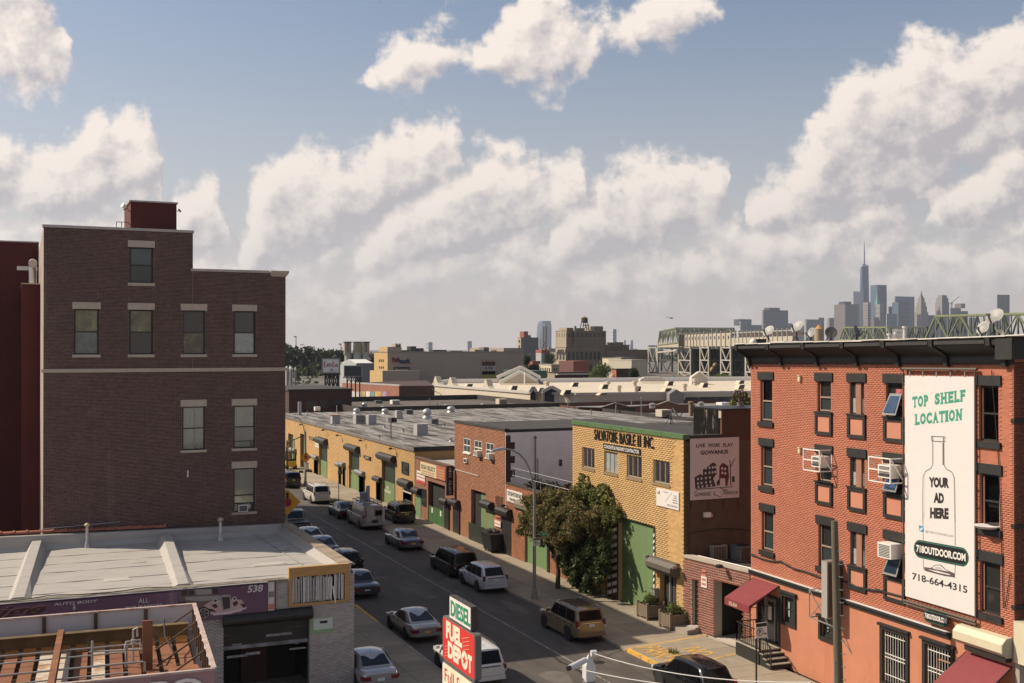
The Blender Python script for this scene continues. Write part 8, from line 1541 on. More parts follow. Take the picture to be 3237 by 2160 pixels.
# left, wider station part standing forward
dl=3.4;ul0=V_(120,600,dl)[0];ul1=V_(555,600,dl)[0];zc0=V_(555,545,dl)[1];zc1=V_(555,640,dl)[1];n_=4
for i in range(n_):a=ul0+(ul1-ul0)*i/n_;c=ul0+(ul1-ul0)*(i+1)/n_;vbox(a+.1,c-.1,zc1,zc0,dl-1,dl,'cladding_panel','clad_cream')
b=MB();b.fb(FV,ul1-.3,ul1,zb_,zt_,-1,dl);b.B('end_wall',mat('clad_shade',(.16,.145,.12),.85),vd_)  # end wall's shade put into a darker cladding colour
def vtruss(pts_top,pts_bot,dd,n,m,w=.55,mid=True):
 (ta,tza),(tb_,tzb)=pts_top;(ba,bza),(bb2,bzb)=pts_bot;Pt_=lambda s:FV.p(ta+(tb_-ta)*s,tza+(tzb-tza)*s,dd);Pb_=lambda s:FV.p(ba+(bb2-ba)*s,bza+(bzb-bza)*s,dd);b=MB();b.bar(Pt_(0),Pt_(1),w*1.5);b.B('top_chord',M[m],vd_);b=MB();b.bar(Pb_(0),Pb_(1),w*1.5);b.B('bottom_chord',M[m],vd_);b=MB();b.bar(Pb_(0),Pt_(0),w*1.4);b.bar(Pb_(1),Pt_(1),w*1.4);b.B('end_post',M[m],vd_)
 for k in range(n):
  s0,s1=k/n,(k+1)/n;b=MB();b.bar(Pb_(s0)if k%2==0 else Pt_(s0),Pt_(s1)if k%2==0 else Pb_(s1),w);b.B('diagonal',M[m],vd_)
  if mid:b=MB();b.bar(Pb_(s1),Pt_(s1),w*.7);b.B('vertical',M[m],vd_)
vtruss((V_(170,310,dl),V_(500,245,dl)),(V_(130,595,dl),V_(545,545,dl)),dl,8,'truss_green',.42);vtruss((V_(180,320,-6),V_(510,262,-6)),(V_(130,595,-6),V_(545,545,-6)),-6,8,'truss_dark',.42)
vtruss((V_(505,242,-3),V_(1690,252,-3)),(V_(560,385,-3),V_(1720,375,-3)),-3,22,'truss_dark',.5);vtruss((V_(510,246,-12),V_(1690,256,-12)),(V_(560,385,-12),V_(1720,385,-12)),-12,24,'truss_dark',.55)
# piers
def pier(xa,xb,lv,dd=0.,m='steel_pale',w=.55,vert=False):
 ya,yb_=lv[0],lv[-1];u0,z1=V_(xa,ya,dd);u1,_=V_(xb,ya,dd);zz=[V_(xa,y,dd)[1]for y in lv];zz[-1]=0
 for u in(u0,u1):b=MB();b.bar(FV.p(u,0,dd),FV.p(u,z1+1,dd),w*1.5);b.B('pier_leg',M[m],vd_)
 for k,(a,c)in enumerate(zip(zz,zz[1:])):
  um=(u0+u1)/2;b=MB();b.bar(FV.p(u0,a,dd),FV.p(u1,a,dd),w);b.B('pier_tie',M[m],vd_);b=MB();b.bar(FV.p(u0,a,dd),FV.p(um,c,dd),w*.8);b.bar(FV.p(u1,a,dd),FV.p(um,c,dd),w*.8);b.B('pier_brace',M[m],vd_)
lv=(650,905,1148,1400)
for xa,xb in((560,808),(1008,1180),(1437,1636),(-60,100),(1945,2110)):pier(xa,xb,lv)
pier(110,128,(690,1400));
for xa,xb in((200,420),(640,900),(880,1010),(1230,1420),(1680,1900)):pier(xa,xb,lv,-18,'truss_dark',.7)
vbox(V_(120,700,-8)[0],V_(2300,700,-8)[0],0,zb_-.5,-22,-21.5,'dark_gap_sheet','gap_dark');vbox(V_(100,600)[0],ue,zb_-1.5,zb_-.3,-22,-1.2,'deck','truss_dark')  # dark sheet added behind the piers for the shaded void
b=MB();pa,pb=V_(140,745,2),V_(520,705,2);b.bar(FV.p(*pa,2),FV.p(*pb,2),.9);b.B('pipe',M['steel_pale'],vd_)
b=MB();pa,pb=V_(1215,1130,-4),V_(1320,975,-4);b.bar(FV.p(*pa,-4),FV.p(*pb,-4),1.2);b.B('tan_brace',mat('brace_tan',(.42,.3,.15),.7),vd_)
# green trusses over the red building's roof
o2=onD('K',1700,700,590);FV2=FDir((o2.x,o2.y),(-.35,-.94));tt_=tg('truss_bridge','olive green steel truss bridge spans rising above the red building roof','bridge',(o2.x,o2.y,0))
def ktruss(xb0,xb1,xt0,xt1,yt0,yt1,yb0,yb1,dd,n,m,w,lastpost=True):
 K_=lambda x,y:FV2.at('K',x,y,dd);A,B_,C_,D_=K_(xt0,yt0),K_(xt1,yt1),K_(xb0,yb0),K_(xb1,yb1);T=lambda s:FV2.p(A[0]+(B_[0]-A[0])*s,A[1]+(B_[1]-A[1])*s,dd);Bt=lambda u:None
 sl=(D_[1]-C_[1])/(D_[0]-C_[0]);Bm=lambda u:FV2.p(u,C_[1]+(u-C_[0])*sl,dd);b=MB();b.bar(T(0),T(1),w*1.7);b.B('top_chord',M[m],tt_);b=MB();b.bar(FV2.p(*C_,dd),FV2.p(*D_,dd),w*1.6);b.B('bottom_chord',M[m],tt_);b=MB();b.bar(FV2.p(*C_,dd),T(0),w*1.5);b.B('end_post',M[m],tt_)
 if lastpost:b=MB();b.bar(FV2.p(*D_,dd),T(1),w*1.5);b.B('end_post',M[m],tt_)
 for k in range(n+1):
  u=A[0]+(B_[0]-A[0])*k/n;b=MB();b.bar(T(k/n),Bm(u),w*.7);b.B('vertical',M[m],tt_)
  if k<n:u2=A[0]+(B_[0]-A[0])*(k+1)/n;b=MB();b.bar(T(k/n)if k%2==0 else Bm(u),Bm(u2)if k%2==0 else T((k+1)/n),w);b.B('diagonal',M[m],tt_)
ktruss(1645,2420,1718,2420,588,568,752,752,0,7,'truss_green',.55,False);ktruss(1690,2420,1760,2420,592,574,752,752,-9,14,'truss_dark',.6,False)
ktruss(1030,1405,1062,1368,670,668,758,758,0,7,'truss_green',.5);ktruss(1050,1440,1080,1400,672,670,758,758,-9,12,'truss_dark',.5);ktruss(1395,1660,1400,1655,672,670,758,758,-6,10,'truss_dark',.6)
# -- the skyline across the river
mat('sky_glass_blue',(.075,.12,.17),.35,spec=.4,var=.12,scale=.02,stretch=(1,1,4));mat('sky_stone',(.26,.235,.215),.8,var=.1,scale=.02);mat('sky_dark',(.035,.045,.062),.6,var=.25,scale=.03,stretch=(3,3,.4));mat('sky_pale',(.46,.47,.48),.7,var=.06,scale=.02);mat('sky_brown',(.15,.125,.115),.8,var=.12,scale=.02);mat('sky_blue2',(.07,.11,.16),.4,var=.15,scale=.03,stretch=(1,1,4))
def tower(label,f,xl,xc,xr,yt,d,m,ml=None,bands=0,fins=0,top=None,name='skyscraper',depth=50):
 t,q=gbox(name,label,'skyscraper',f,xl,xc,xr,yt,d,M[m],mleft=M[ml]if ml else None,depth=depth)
 for k in range(bands):z=q[5]*(.25+.74*k/bands);MB().box(q[0]-.6,q[1]+.6,q[2]-.6,q[3]+.6,z,z+2.2).B('floor_band',M['sky_dark']if m!='sky_dark' else M['sky_blue2'],t)
 for k in range(fins):x=q[0]+(q[1]-q[0])*(k+.5)/fins;MB().box(x-.9,x+.9,q[2]-1.2,q[2],20,q[5]-3).B('fin',M['sky_stone']if m!='sky_pale' else M['sky_dark'],t)
 return t,q
D0=5300
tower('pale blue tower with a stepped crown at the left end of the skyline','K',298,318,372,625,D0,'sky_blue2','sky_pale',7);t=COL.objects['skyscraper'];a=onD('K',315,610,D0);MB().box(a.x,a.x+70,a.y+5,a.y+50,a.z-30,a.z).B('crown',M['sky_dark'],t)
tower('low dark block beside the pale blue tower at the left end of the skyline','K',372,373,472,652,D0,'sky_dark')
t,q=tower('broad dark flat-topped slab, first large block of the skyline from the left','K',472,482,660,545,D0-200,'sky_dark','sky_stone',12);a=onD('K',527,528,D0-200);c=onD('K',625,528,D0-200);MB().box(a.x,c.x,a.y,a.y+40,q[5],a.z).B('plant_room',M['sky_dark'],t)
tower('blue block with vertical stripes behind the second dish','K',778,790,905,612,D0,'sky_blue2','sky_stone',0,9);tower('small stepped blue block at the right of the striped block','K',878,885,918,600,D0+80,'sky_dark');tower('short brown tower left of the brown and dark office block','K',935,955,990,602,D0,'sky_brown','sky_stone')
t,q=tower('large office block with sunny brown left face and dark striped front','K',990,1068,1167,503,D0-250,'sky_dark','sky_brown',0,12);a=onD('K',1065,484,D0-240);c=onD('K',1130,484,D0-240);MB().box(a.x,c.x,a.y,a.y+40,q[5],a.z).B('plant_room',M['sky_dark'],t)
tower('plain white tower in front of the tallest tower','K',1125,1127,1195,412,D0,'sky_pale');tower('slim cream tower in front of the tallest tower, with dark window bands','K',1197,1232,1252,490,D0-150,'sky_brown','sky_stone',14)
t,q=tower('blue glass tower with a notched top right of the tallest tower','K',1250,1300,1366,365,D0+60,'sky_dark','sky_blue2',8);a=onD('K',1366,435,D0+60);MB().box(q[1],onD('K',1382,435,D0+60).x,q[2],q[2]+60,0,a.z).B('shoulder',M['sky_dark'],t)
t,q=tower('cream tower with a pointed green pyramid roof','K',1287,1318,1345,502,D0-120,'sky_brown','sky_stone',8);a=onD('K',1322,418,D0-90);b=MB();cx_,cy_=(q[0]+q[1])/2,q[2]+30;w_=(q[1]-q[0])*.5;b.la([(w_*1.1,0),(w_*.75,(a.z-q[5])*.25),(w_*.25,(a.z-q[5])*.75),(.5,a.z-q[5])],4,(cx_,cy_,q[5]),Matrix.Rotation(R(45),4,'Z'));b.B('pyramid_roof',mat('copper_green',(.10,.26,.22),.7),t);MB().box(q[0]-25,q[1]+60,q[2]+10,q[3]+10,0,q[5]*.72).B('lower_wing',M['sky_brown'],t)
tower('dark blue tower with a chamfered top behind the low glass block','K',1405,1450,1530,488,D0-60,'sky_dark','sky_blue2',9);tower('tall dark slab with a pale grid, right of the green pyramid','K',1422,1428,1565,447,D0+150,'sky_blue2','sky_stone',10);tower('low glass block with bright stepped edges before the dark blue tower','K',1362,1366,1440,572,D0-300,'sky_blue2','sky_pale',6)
def stepped(label,x,tiers,d,m,ml,spire=None):
 base=onD('K',x,tiers[-1][1],d);t=tg('skyscraper',label,'skyscraper',(base.x,base.y,0));s=FR['K'][2]*d/FOC;
 for w_,yt in tiers:z=onD('K',x,yt,d).z;hw_=w_*s/2;MB().box(base.x-hw_,base.x+hw_,base.y-hw_,base.y+hw_,0,z).B('tier',M[m],t);MB().box(base.x-hw_-.5,base.x-hw_-.05,base.y-hw_+.2,base.y+hw_-.2,0,z-.5).B('painted_sun_side',M[ml],t)  # paler sheets paint the sun on each tier's left side
 if spire:b=MB();z0=onD('K',x,tiers[-1][1],d).z;z1=onD('K',x,spire,d).z;b.la([(tiers[-1][0]*s*.5,0),(tiers[-1][0]*s*.2,(z1-z0)*.5),(.5,z1-z0)],8,(base.x,base.y,z0));b.B('spire',M[m],t)
stepped('slender stone skyscraper tapering in steps to a needle spire',1614,((66,560),(54,520),(44,490),(32,460),(20,445)),D0,'sky_brown','sky_stone',402);stepped('ribbed dark tower with a stepped rounded top',1764,((66,490),(58,460),(44,440)),D0,'sky_dark','sky_stone')
tower('low dark block between the spire tower and the ribbed tower','K',1650,1652,1718,582,D0,'sky_dark');t,q=tower('half-built brown tower with a crane on top','K',1822,1828,1897,530,D0,'sky_brown','sky_stone',4);b=MB();a=onD('K',1832,530,D0);c=onD('K',1834,490,D0);e_=onD('K',1885,448,D0);b.bar(upz(a,a.z-5),c,3);b.bar(c,e_,2.5);b.bar(c,onD('K',1822,500,D0),3);b.B('crane',M['red_far'],t);MB().box(a.x+60,a.x+85,a.y,a.y+40,q[5],q[5]+22).B('core',M['sky_brown'],t)
tower('small dark block right of the half-built tower','K',1897,1899,1948,553,D0,'sky_dark');tower('dark finned tower standing alone at the far right','K',2157,2160,2247,435,D0-600,'sky_dark',None,0,10)
for i,(x0,x1,yt,m)in enumerate(((618,690,640,'sky_blue2'),(690,775,655,'sky_stone'),(1250,1285,610,'sky_stone'),(1375,1410,520,'sky_dark'),(1545,1585,640,'sky_brown'),(1700,1735,620,'sky_blue2'),(1795,1825,605,'sky_brown'),(1950,2010,600,'sky_blue2'),(2080,2160,615,'sky_dark'))):tower(('low pale blue','low stone','slim stone','shadowy narrow','short brown','low glassy','stubby brown','plain blue','low dark')[i]+' block filling a gap in the skyline','K',x0,x0+6,x1,yt,D0+200,m,'sky_stone',3)
# tallest tower: tapering chamfered shaft and mast
a=onD('K',1170,235,5550);c=onD('K',1243,235,5550);t=tg('skyscraper','tallest blue glass tower of the skyline with chamfered faces and a tall mast','skyscraper',((a.x+c.x)/2,a.y+30,0));cx_,cy_=(a.x+c.x)/2,(a.y+c.y)/2;wt_=(c.x-a.x)*.60;b=MB();i0=0
hwb=wt_*.98;z0,z1=55,a.z;bot=[(cx_+hwb*math.cos(R(45+90*k+20)),cy_+hwb*math.sin(R(45+90*k+20)),z0)for k in range(4)];tp=[(cx_+wt_*.80*math.cos(R(90*k+20)),cy_+wt_*.80*math.sin(R(90*k+20)),z1)for k in range(4)]
b.v=bot+tp;b.f=[(0,1,5),(1,2,6),(2,3,7),(3,0,4),(0,5,4),(1,6,5),(2,7,6),(3,4,7),(4,5,6,7)];b.B('shaft',mat('wtc_glass',(.03,.065,.115),.3,spec=.5,var=.1,scale=.02,stretch=(1,1,4)),t);b=MB();b.pm([(*p[:2],0)for p in bot],(0,0,z0));b.B('base',M['sky_blue2'],t);b=MB();b.la([(wt_*.82,0),(wt_*.82,7)],4,(cx_,cy_,z1),Matrix.Rotation(R(20),4,'Z'));b.B('parapet',M['sky_pale'],t)
zt_=onD('K',1206,58,5550).z;b=MB();b.la([(9,0),(9,6),(2.6,8),(2.4,(zt_-z1)*.45),(1.7,(zt_-z1)*.75),(.8,zt_-z1)],8,(cx_,cy_,z1+5));b.B('mast',M['sky_dark'],t)
for k in range(4):b=MB();b.la([(4.2-.5*k,0),(4.2-.5*k,2.5)],8,(cx_,cy_,z1+25+k*22));b.B('mast_ring',M['sky_dark'],t)
# single towers further left
for lb,xl,xc,xr,yt,d,m,ml,f in(('pale blue tower in haze above the beige store roof, left one',1335,1360,1396,292,6200,'sky_blue2','sky_pale','Q'),('faint blue tower in haze above the beige store roof, right one',1708,1715,1752,284,6800,'sky_blue2','sky_pale','Q'),('slim blue tower with a notched roof right of the water tower',940,968,1000,175,6000,'sky_blue2','sky_pale','R'),('faint small tower far right of the lofts, left one',1060,1068,1085,275,7200,'sky_blue2','sky_pale','R'),('faint small tower far right of the lofts, right one',1117,1128,1150,275,7200,'sky_blue2','sky_pale','R'),('pale wide block in haze left of the viaduct',1285,1290,1366,320,4200,'sky_pale','sky_pale','R'),('faint low blue tower beside the glass tower',296,300,312,260,6600,'sky_blue2','sky_pale','R')):tower(lb,f,xl,xc,xr,yt,d,m,ml,5 if d<7000 else 0)
a=onD('R',312,405,6900);c=onD('R',432,405,6900);t=tg('skyscraper','tall curved glass tower behind a lattice crane left of the lofts','skyscraper',(a.x,a.y,0));zt_=onD('R',370,100,6900).z;b=MB();w_=c.x-a.x;pr=[(0,0),(w_,0),(w_,zt_*.8),(w_*.93,zt_),(w_*.25,zt_),(w_*.12,zt_*.93),(w_*.04,zt_*.7)];b.pm([(a.x+u,a.y,z)for u,z in pr],(0,60,0));b.B('shaft',M['sky_blue2'],t);MB().box(a.x+w_*.06,a.x+w_*.42,a.y-2,a.y,20,zt_*.93).B('painted_sun_face',M['sky_pale'],t);MB().box(a.x+w_*.44,a.x+w_*.98,a.y-2,a.y,20,zt_*.86).B('glass_face',M['sky_glass_blue'],t)  # pale sheet paints sunlight on part of the glass front
# lattice crane in front of it
t=tg('lattice_crane','dark lattice crane with a red and white base before the curved glass tower','crane',onD('R',355,405,520));b=MB();A_2=onD('R',345,370,520);B_2=onD('R',353,150,520);
for s in(-.8,.8):b.bar(A_2+Vector((s,0,0)),B_2+Vector((s,0,0)),.35)
for k in range(16):p=A_2.lerp(B_2,k/16);q=A_2.lerp(B_2,(k+1)/16);sg_=.8 if k%2 else-.8;b.bar(p+Vector((sg_,0,0)),q-Vector((sg_,0,0)),.22)
b.bar(onD('R',318,365,520),onD('R',352,300,520),.3);b.bar(onD('R',372,365,520),onD('R',354,290,520),.3);b.B('lattice',M['grey_masonry'],t);a=onD('R',318,362,518);c=onD('R',400,405,518);MB().box(a.x,c.x,a.y,a.y+6,0,a.z-1.5).B('house',M['grey_shed'],t);MB().box(a.x,c.x,a.y-.3,a.y+6.2,a.z-1.5,a.z).B('red_roof',M['red_far'],t)
p=onD('R',1492,76,1500);t=tg('helicopter','tiny dark helicopter low in the sky above the viaduct','helicopter',p);b=MB();b.tube([p+Vector((-2,0,0)),p+Vector((-1,0,.3)),p+Vector((1.5,0,.2)),p+Vector((2.4,0,-.1))],.5,8,1.0);b.B('body',M['trim_dark'],t);b=MB();b.bar(p+Vector((-1.5,0,.5)),p+Vector((-7,0,.7)),.35);b.bar(p+Vector((-7,0,.4)),p+Vector((-7.4,0,1.9)),.3);b.B('tail_boom',M['trim_dark'],t);b=MB();b.bar(p+Vector((-5.5,0,1.7)),p+Vector((5.5,0,1.7)),.3,.1);b.bar(p+Vector((0,0,.8)),p+Vector((0,0,1.7)),.25);b.B('rotor',M['trim_dark'],t)
# filler: low blocks of the far city so that no bare ground shows below the skyline
random.seed(21);fb=MB()
for i in range(60):
 az_=YAW+RU(-.43,.45);d=RU(700 if az_<YAW+.1 else 1250,2600);x,y=d*math.sin(az_),d*math.cos(az_);w_,l_,h_=RU(14,45),RU(14,40),RU(6,15+max(0,(d-900)*.001));fb.box(x,x+w_,y,y+l_,0,h_);fb.box(x+w_*.3,x+w_*.5,y+l_*.3,y+l_*.6,h_+.01,h_+2.5)
o=link('far_city',fb.mesh('far_city',mat('city_mix',(.20,.17,.145),.88,island=.4)));o['kind']='stuff'
bl=[]
for i in range(130):az_=YAW+RU(-.44,.46);d=RU(420 if az_<YAW+.1 else 1150,1800);bl.append((d*math.sin(az_),d*math.cos(az_),RU(2,7),11,11,5))
V,n=leaves(16000,bl,1.6,9);o=lm('far_treetops',V,n,M['leaf_dark'],None);o['kind']='stuff'
# -- the air
hz=bpy.data.materials.new('haze_air');hz.use_nodes=True;nt=hz.node_tree;nt.nodes.clear();pv=nt.nodes.new('ShaderNodeVolumePrincipled');pv.inputs['Color'].default_value=(.72,.79,.93,1);pv.inputs['Density'].default_value=HAZE;pv.inputs['Anisotropy'].default_value=.25;oo=nt.nodes.new('ShaderNodeOutputMaterial');nt.links.new(pv.outputs[0],oo.inputs['Volume'])
b=MB();b.box(-6200,7700,-90,9700,-1.7,640);o=link('haze',b.mesh('haze',hz));o['kind']='stuff'
# -- VEHICLES
def loft(rings,mb=None,closed=True):
 b=mb or MB();i0=len(b.v);n=len(rings[0])
 for r in rings:b.v+=[tuple(p)for p in r]
 for k in range(len(rings)-1):
  for j in range(n-(0 if closed else 1)):b.f.append((i0+k*n+j,i0+k*n+(j+1)%n,i0+(k+1)*n+(j+1)%n,i0+(k+1)*n+j))
 b.f.append(tuple(range(i0+n-1,i0-1,-1)));b.f.append(tuple(range(i0+(len(rings)-1)*n,i0+len(rings)*n)));return b
KIND=dict( # lengths as fractions of the whole: nose height, cowl, windscreen top, roof rear, rear glass foot, belt height etc.
sedan=dict(L=4.85,W=1.84,H=1.45,belt=.64,hood=.60,cowl=.20,wt=.055,rt=-.20,rb=-.355,deck=.66,wb=.58,wheel=.325,posts=(.055,-.07),roofw=.74),
coupe=dict(L=4.85,W=1.82,H=1.40,belt=.64,hood=.58,cowl=.19,wt=.04,rt=-.16,rb=-.36,deck=.66,wb=.56,wheel=.325,posts=(-.02,),roofw=.70),
old=dict(L=5.2,W=1.9,H=1.42,belt=.62,hood=.60,cowl=.16,wt=.05,rt=-.19,rb=-.31,deck=.63,wb=.56,wheel=.33,posts=(-.06,),roofw=.78),
suv=dict(L=4.75,W=1.86,H=1.78,belt=.60,hood=.60,cowl=.215,wt=.11,rt=-.43,rb=-.475,deck=None,wb=.60,wheel=.37,posts=(-.03,-.22),roofw=.80),
cuv=dict(L=4.55,W=1.82,H=1.68,belt=.60,hood=.58,cowl=.245,wt=.09,rt=-.37,rb=-.46,deck=None,wb=.58,wheel=.345,posts=(-.02,-.20),roofw=.74),
minivan=dict(L=5.05,W=1.98,H=1.74,belt=.56,hood=.56,cowl=.30,wt=.15,rt=-.42,rb=-.475,deck=None,wb=.60,wheel=.34,posts=(.05,-.16),roofw=.78),
hatch=dict(L=4.35,W=1.78,H=1.52,belt=.61,hood=.58,cowl=.23,wt=.07,rt=-.36,rb=-.46,deck=None,wb=.60,wheel=.32,posts=(-.03,-.22),roofw=.74),
van=dict(L=5.5,W=2.02,H=2.12,belt=.56,hood=.54,cowl=.345,wt=.265,rt=-.485,rb=-.495,deck=None,wb=.62,wheel=.37,posts=(.14,),roofw=.86),
pickup=dict(L=5.6,W=1.98,H=1.85,belt=.58,hood=.58,cowl=.20,wt=.10,rt=-.07,rb=-.11,deck=.58,wb=.62,wheel=.39,posts=(-.0,),roofw=.80))
CARM={}
def paint(rgb,metal=.5):
 k=('car_paint',rgb)
 if k not in CARM:CARM[k]=mat('paint_%02d'%len(CARM),rgb,.22,metal=metal,spec=.5,coat=.6,var=.06,scale=1.5)
 return CARM[k]
WHEELS={}
def wheel_meshes(r,wdt):
 k=(r,wdt)
 if k not in WHEELS:
  ry=Matrix.Rotation(R(90),4,'Y');t=MB();t.la([(r*.66,-wdt/2),(r*.93,-wdt/2),(r,-wdt*.36),(r,wdt*.36),(r*.93,wdt/2),(r*.66,wdt/2)],22,(0,0,0),ry)
  m_=MB();m_.la([(r*.1,-wdt*.40),(r*.66,-wdt*.44),(r*.68,-wdt*.5),(r*.68,wdt*.5),(r*.66,wdt*.44),(r*.1,wdt*.40)],20,(0,0,0),ry)
  for s in(-1,1):
   for i in range(5):a=i*1.2566;d=Vector((0,math.cos(a),math.sin(a)));n=Vector((0,-math.sin(a),math.cos(a)));x0,x1=s*wdt*.40,s*wdt*.49;m_.hexa([Vector((x0,0,0))-n*r*.12,Vector((x0,0,0))+n*r*.12,Vector((x0,0,0))+d*r*.66+n*r*.2,Vector((x0,0,0))+d*r*.66-n*r*.2,Vector((x1,0,0))-n*r*.12,Vector((x1,0,0))+n*r*.12,Vector((x1,0,0))+d*r*.66+n*r*.2,Vector((x1,0,0))+d*r*.66-n*r*.2])
  dk=MB();dk.la([(r*.02,-wdt*.45),(r*.62,-wdt*.455),(r*.62,wdt*.455),(r*.02,wdt*.45)],16,(0,0,0),ry)
  WHEELS[k]=(t.mesh('tyre',M['rubber'],40),m_.mesh('rim',M['rim'],30),dk.mesh('wheel_well',M['trim_dark']))
 return WHEELS[k]
def car(name,label,cat,kind,rgb,x,y,rz=0.,z=0.,plate='plate_yellow',rails=False,metal=.45,trim=None,lower=None,spare=False,tint=None,scale=1.,group='vehicles parked or driving along the street',extra=None,rack=False,tail='suv'):
 k=KIND[kind];L,W_c,H=k['L']*scale,k['W'],k['H']*scale;hw=W_c/2;P_=paint(rgb,metal);gl=M['tint_glass']if kind in('suv','cuv','minivan','hatch','van')else M['car_glass']
 t=tg(name,label,cat,(x,y,z),rz,group)
 zb,zl,zs=.22,.30,.48;belt=k['belt']*H;hood=k['hood']*H;deck=(k['deck']or k['belt'])*H;Y=lambda f:f*L
 def top(f): # height of the lower body along the length
  if f>=k['cowl']:s=(f-k['cowl'])/(.5-k['cowl']);return belt*(1-s)+hood*s-.02-.16*s**3
  if k['deck']and f<=k['rb']:s=(k['rb']-f)/(.5+k['rb']);return deck-.03*s-.06*s**4
  return belt
 def hwid(f):a=abs(f)*2;return hw*(1-.10*max(0,(a-.55)/.45)**2.2-(.07*max(0,(a-.9)/.1)**2))
 rings=[];N=26
 fs=[-.5,-.492,-.47,-.44]+[-.40+.8*i/(N-1)for i in range(N)]+[.44,.47,.49,.5]
 for f in fs:
  w=hwid(f);tp=top(f);e=max(0,(abs(f)-.46)/.04);zz=zb+.14*max(0,(abs(f)-.40)/.1);w2=w*(1-.03*e);bow=.03*e
  tp2=tp-.05*e**2
  side=[(w2*.90,zz),(w2*.975,zl+.05),(w2,zs+.08),(w2*.995,(zs+tp2)/2+.05),(w2*.955,tp2-.055),(w2*.90,tp2-.012),(w2*.60,tp2+.012),(0,tp2+.02)]
  ring=[(a,Y(f),h)for a,h in side]+[(-a,Y(f),h)for a,h in side[-2::-1]];rings.append(ring)
 b=loft(rings)
 # cabin
 rw=hw*k['roofw'];bw=hw*.94;cab=[]
 def cring(f,w0,z0,w1,z1,crown=.035):
  return[(w0,Y(f),z0),(w0*.30+w1*.70+.035,Y(f),z0+(z1-z0)*.62),(w1,Y(f),z1-.05),(w1*.86,Y(f),z1),(w1*.45,Y(f),z1+crown*.7),(0,Y(f),z1+crown),(-w1*.45,Y(f),z1+crown*.7),(-w1*.86,Y(f),z1),(-w1,Y(f),z1-.05),(-(w0*.30+w1*.70+.035),Y(f),z0+(z1-z0)*.62),(-w0,Y(f),z0)]
 Hr=H-.035;b0=belt-.05
 cab.append(cring(k['cowl'],bw*.93,b0,bw*.90,b0+.06,.0))
 cab.append(cring(k['wt']+.02,bw,b0,rw*.97,Hr-.05));cab.append(cring(k['wt']-.04,bw,b0,rw,Hr))
 mid=(k['wt']+k['rt'])/2;cab.append(cring(mid,bw,b0,rw,Hr+.01));cab.append(cring(k['rt']+.05,bw,b0,rw*.98,Hr-.01));cab.append(cring(k['rt'],bw*.98,b0,rw*.95,Hr-.05));rbz=(deck if k['deck']else belt)-.02
 cab.append(cring(k['rb'],bw*.93,b0,bw*.88,max(rbz+.05,b0+.05),.0))
 loft(cab,b);body=b.B('body',P_,t,sm=38,world=False)
 if lower:
  bb_=MB();
  for s in(-1,1):bb_.box(min(s*hw*.96,s*(hw+.012)),max(s*hw*.96,s*(hw+.012)),Y(-.36),Y(.36),.26,.46)
  bb_.B('lower_cladding',M[lower]if isinstance(lower,str)else paint(lower),t,world=False)
 def gq(nm,pts,th=.012,m=None):
  c=sum((Vector(p)for p in pts),Vector())/len(pts);n_=(Vector(pts[1])-Vector(pts[0])).cross(Vector(pts[2])-Vector(pts[0])).normalized();out=c-Vector((0,c.y*.85,belt*.6))
  if n_.dot(out)<0:n_=-n_
  return MB().pm([Vector(p)+n_*.004 for p in pts],n_*th).B(nm,m or gl,t,world=False)
  # screens: lie on the sloping faces of the cabin
 def at(fa,wa,za,fb,wb_,zb_,s,side):return Vector((side*(wa+(wb_-wa)*s),Y(fa+(fb-fa)*s),za+(zb_-za)*s))
 fw0=(k['cowl'],bw*.90*.86,b0+.06);fw1=(k['wt']+.02,rw*.97*.86,Hr-.05)
 q=lambda A,B,s,sd,up=0:Vector((sd*(A[1]+(B[1]-A[1])*s),Y(A[0]+(B[0]-A[0])*s),A[2]+(B[2]-A[2])*s+up))
 gq('windscreen',[q(fw0,fw1,.06,-1),q(fw0,fw1,.06,1),q(fw0,fw1,.95,1),q(fw0,fw1,.95,-1)],.014)
 rw0=(k['rb'],bw*.88*.86,max(rbz+.05,b0+.05));rw1=(k['rt'],rw*.95*.86,Hr-.05)
 if kind=='van':
  for s in(-1,1):x0,x1=sorted((s*.12,s*.72));MB().box(x0,x1,Y(-.5)-.012,Y(-.495)+.02,belt+.05,H-.45).B('rear_window',gl,t,world=False)
 else:gq('rear_window',[q(rw0,rw1,.10,-1),q(rw0,rw1,.10,1),q(rw0,rw1,.92,1),q(rw0,rw1,.92,-1)],.014,tint and M[tint])
 # side glass between the pillars, following the tumblehome
 ws0,ws1=bw+.004,(bw*.30+rw*.70+.035)
 edges=[k['wt']-.01]+list(k['posts'])+[k['rt']+.03]
 if kind=='van':edges=[k['wt']-.01,k['posts'][0]]
 for s in(-1,1):
  for i,(fa,fb)in enumerate(zip(edges,edges[1:])):
   z0,z1=belt+.03,b0+(Hr-b0)*.62;z2=Hr-.09
   fa0,fb0=fa-.008,fb+.008;la=fa0;lb=fb0
   if i==0:fa_low=k['cowl']-.055 if kind not in('van',)else k['cowl']-.03
   else:fa_low=fa0
   fb_low=(k['rt']+k['rb'])/2+.02 if i==len(edges)-2 and kind!='van' else fb0
   xm=ws1+.004;xt=rw+.004+(ws1-rw)*.25
   pts=[(s*(ws0-(ws0-ws1)*.06),Y(fa_low),z0),(s*(ws0-(ws0-ws1)*.06),Y(fb_low),z0),(s*xm,Y((fb_low*.4+lb*.6)),z1),(s*xt,Y(lb),z2),(s*xt,Y(la),z2),(s*xm,Y((fa_low*.38+la*.62)),z1)]
   gq('side_window',pts,.01)
   # wheels
 r=k['wheel'];wd=.23;ty,rm,wl=wheel_meshes(r,wd);yw=k['wb']*L/2;sh=.02*L
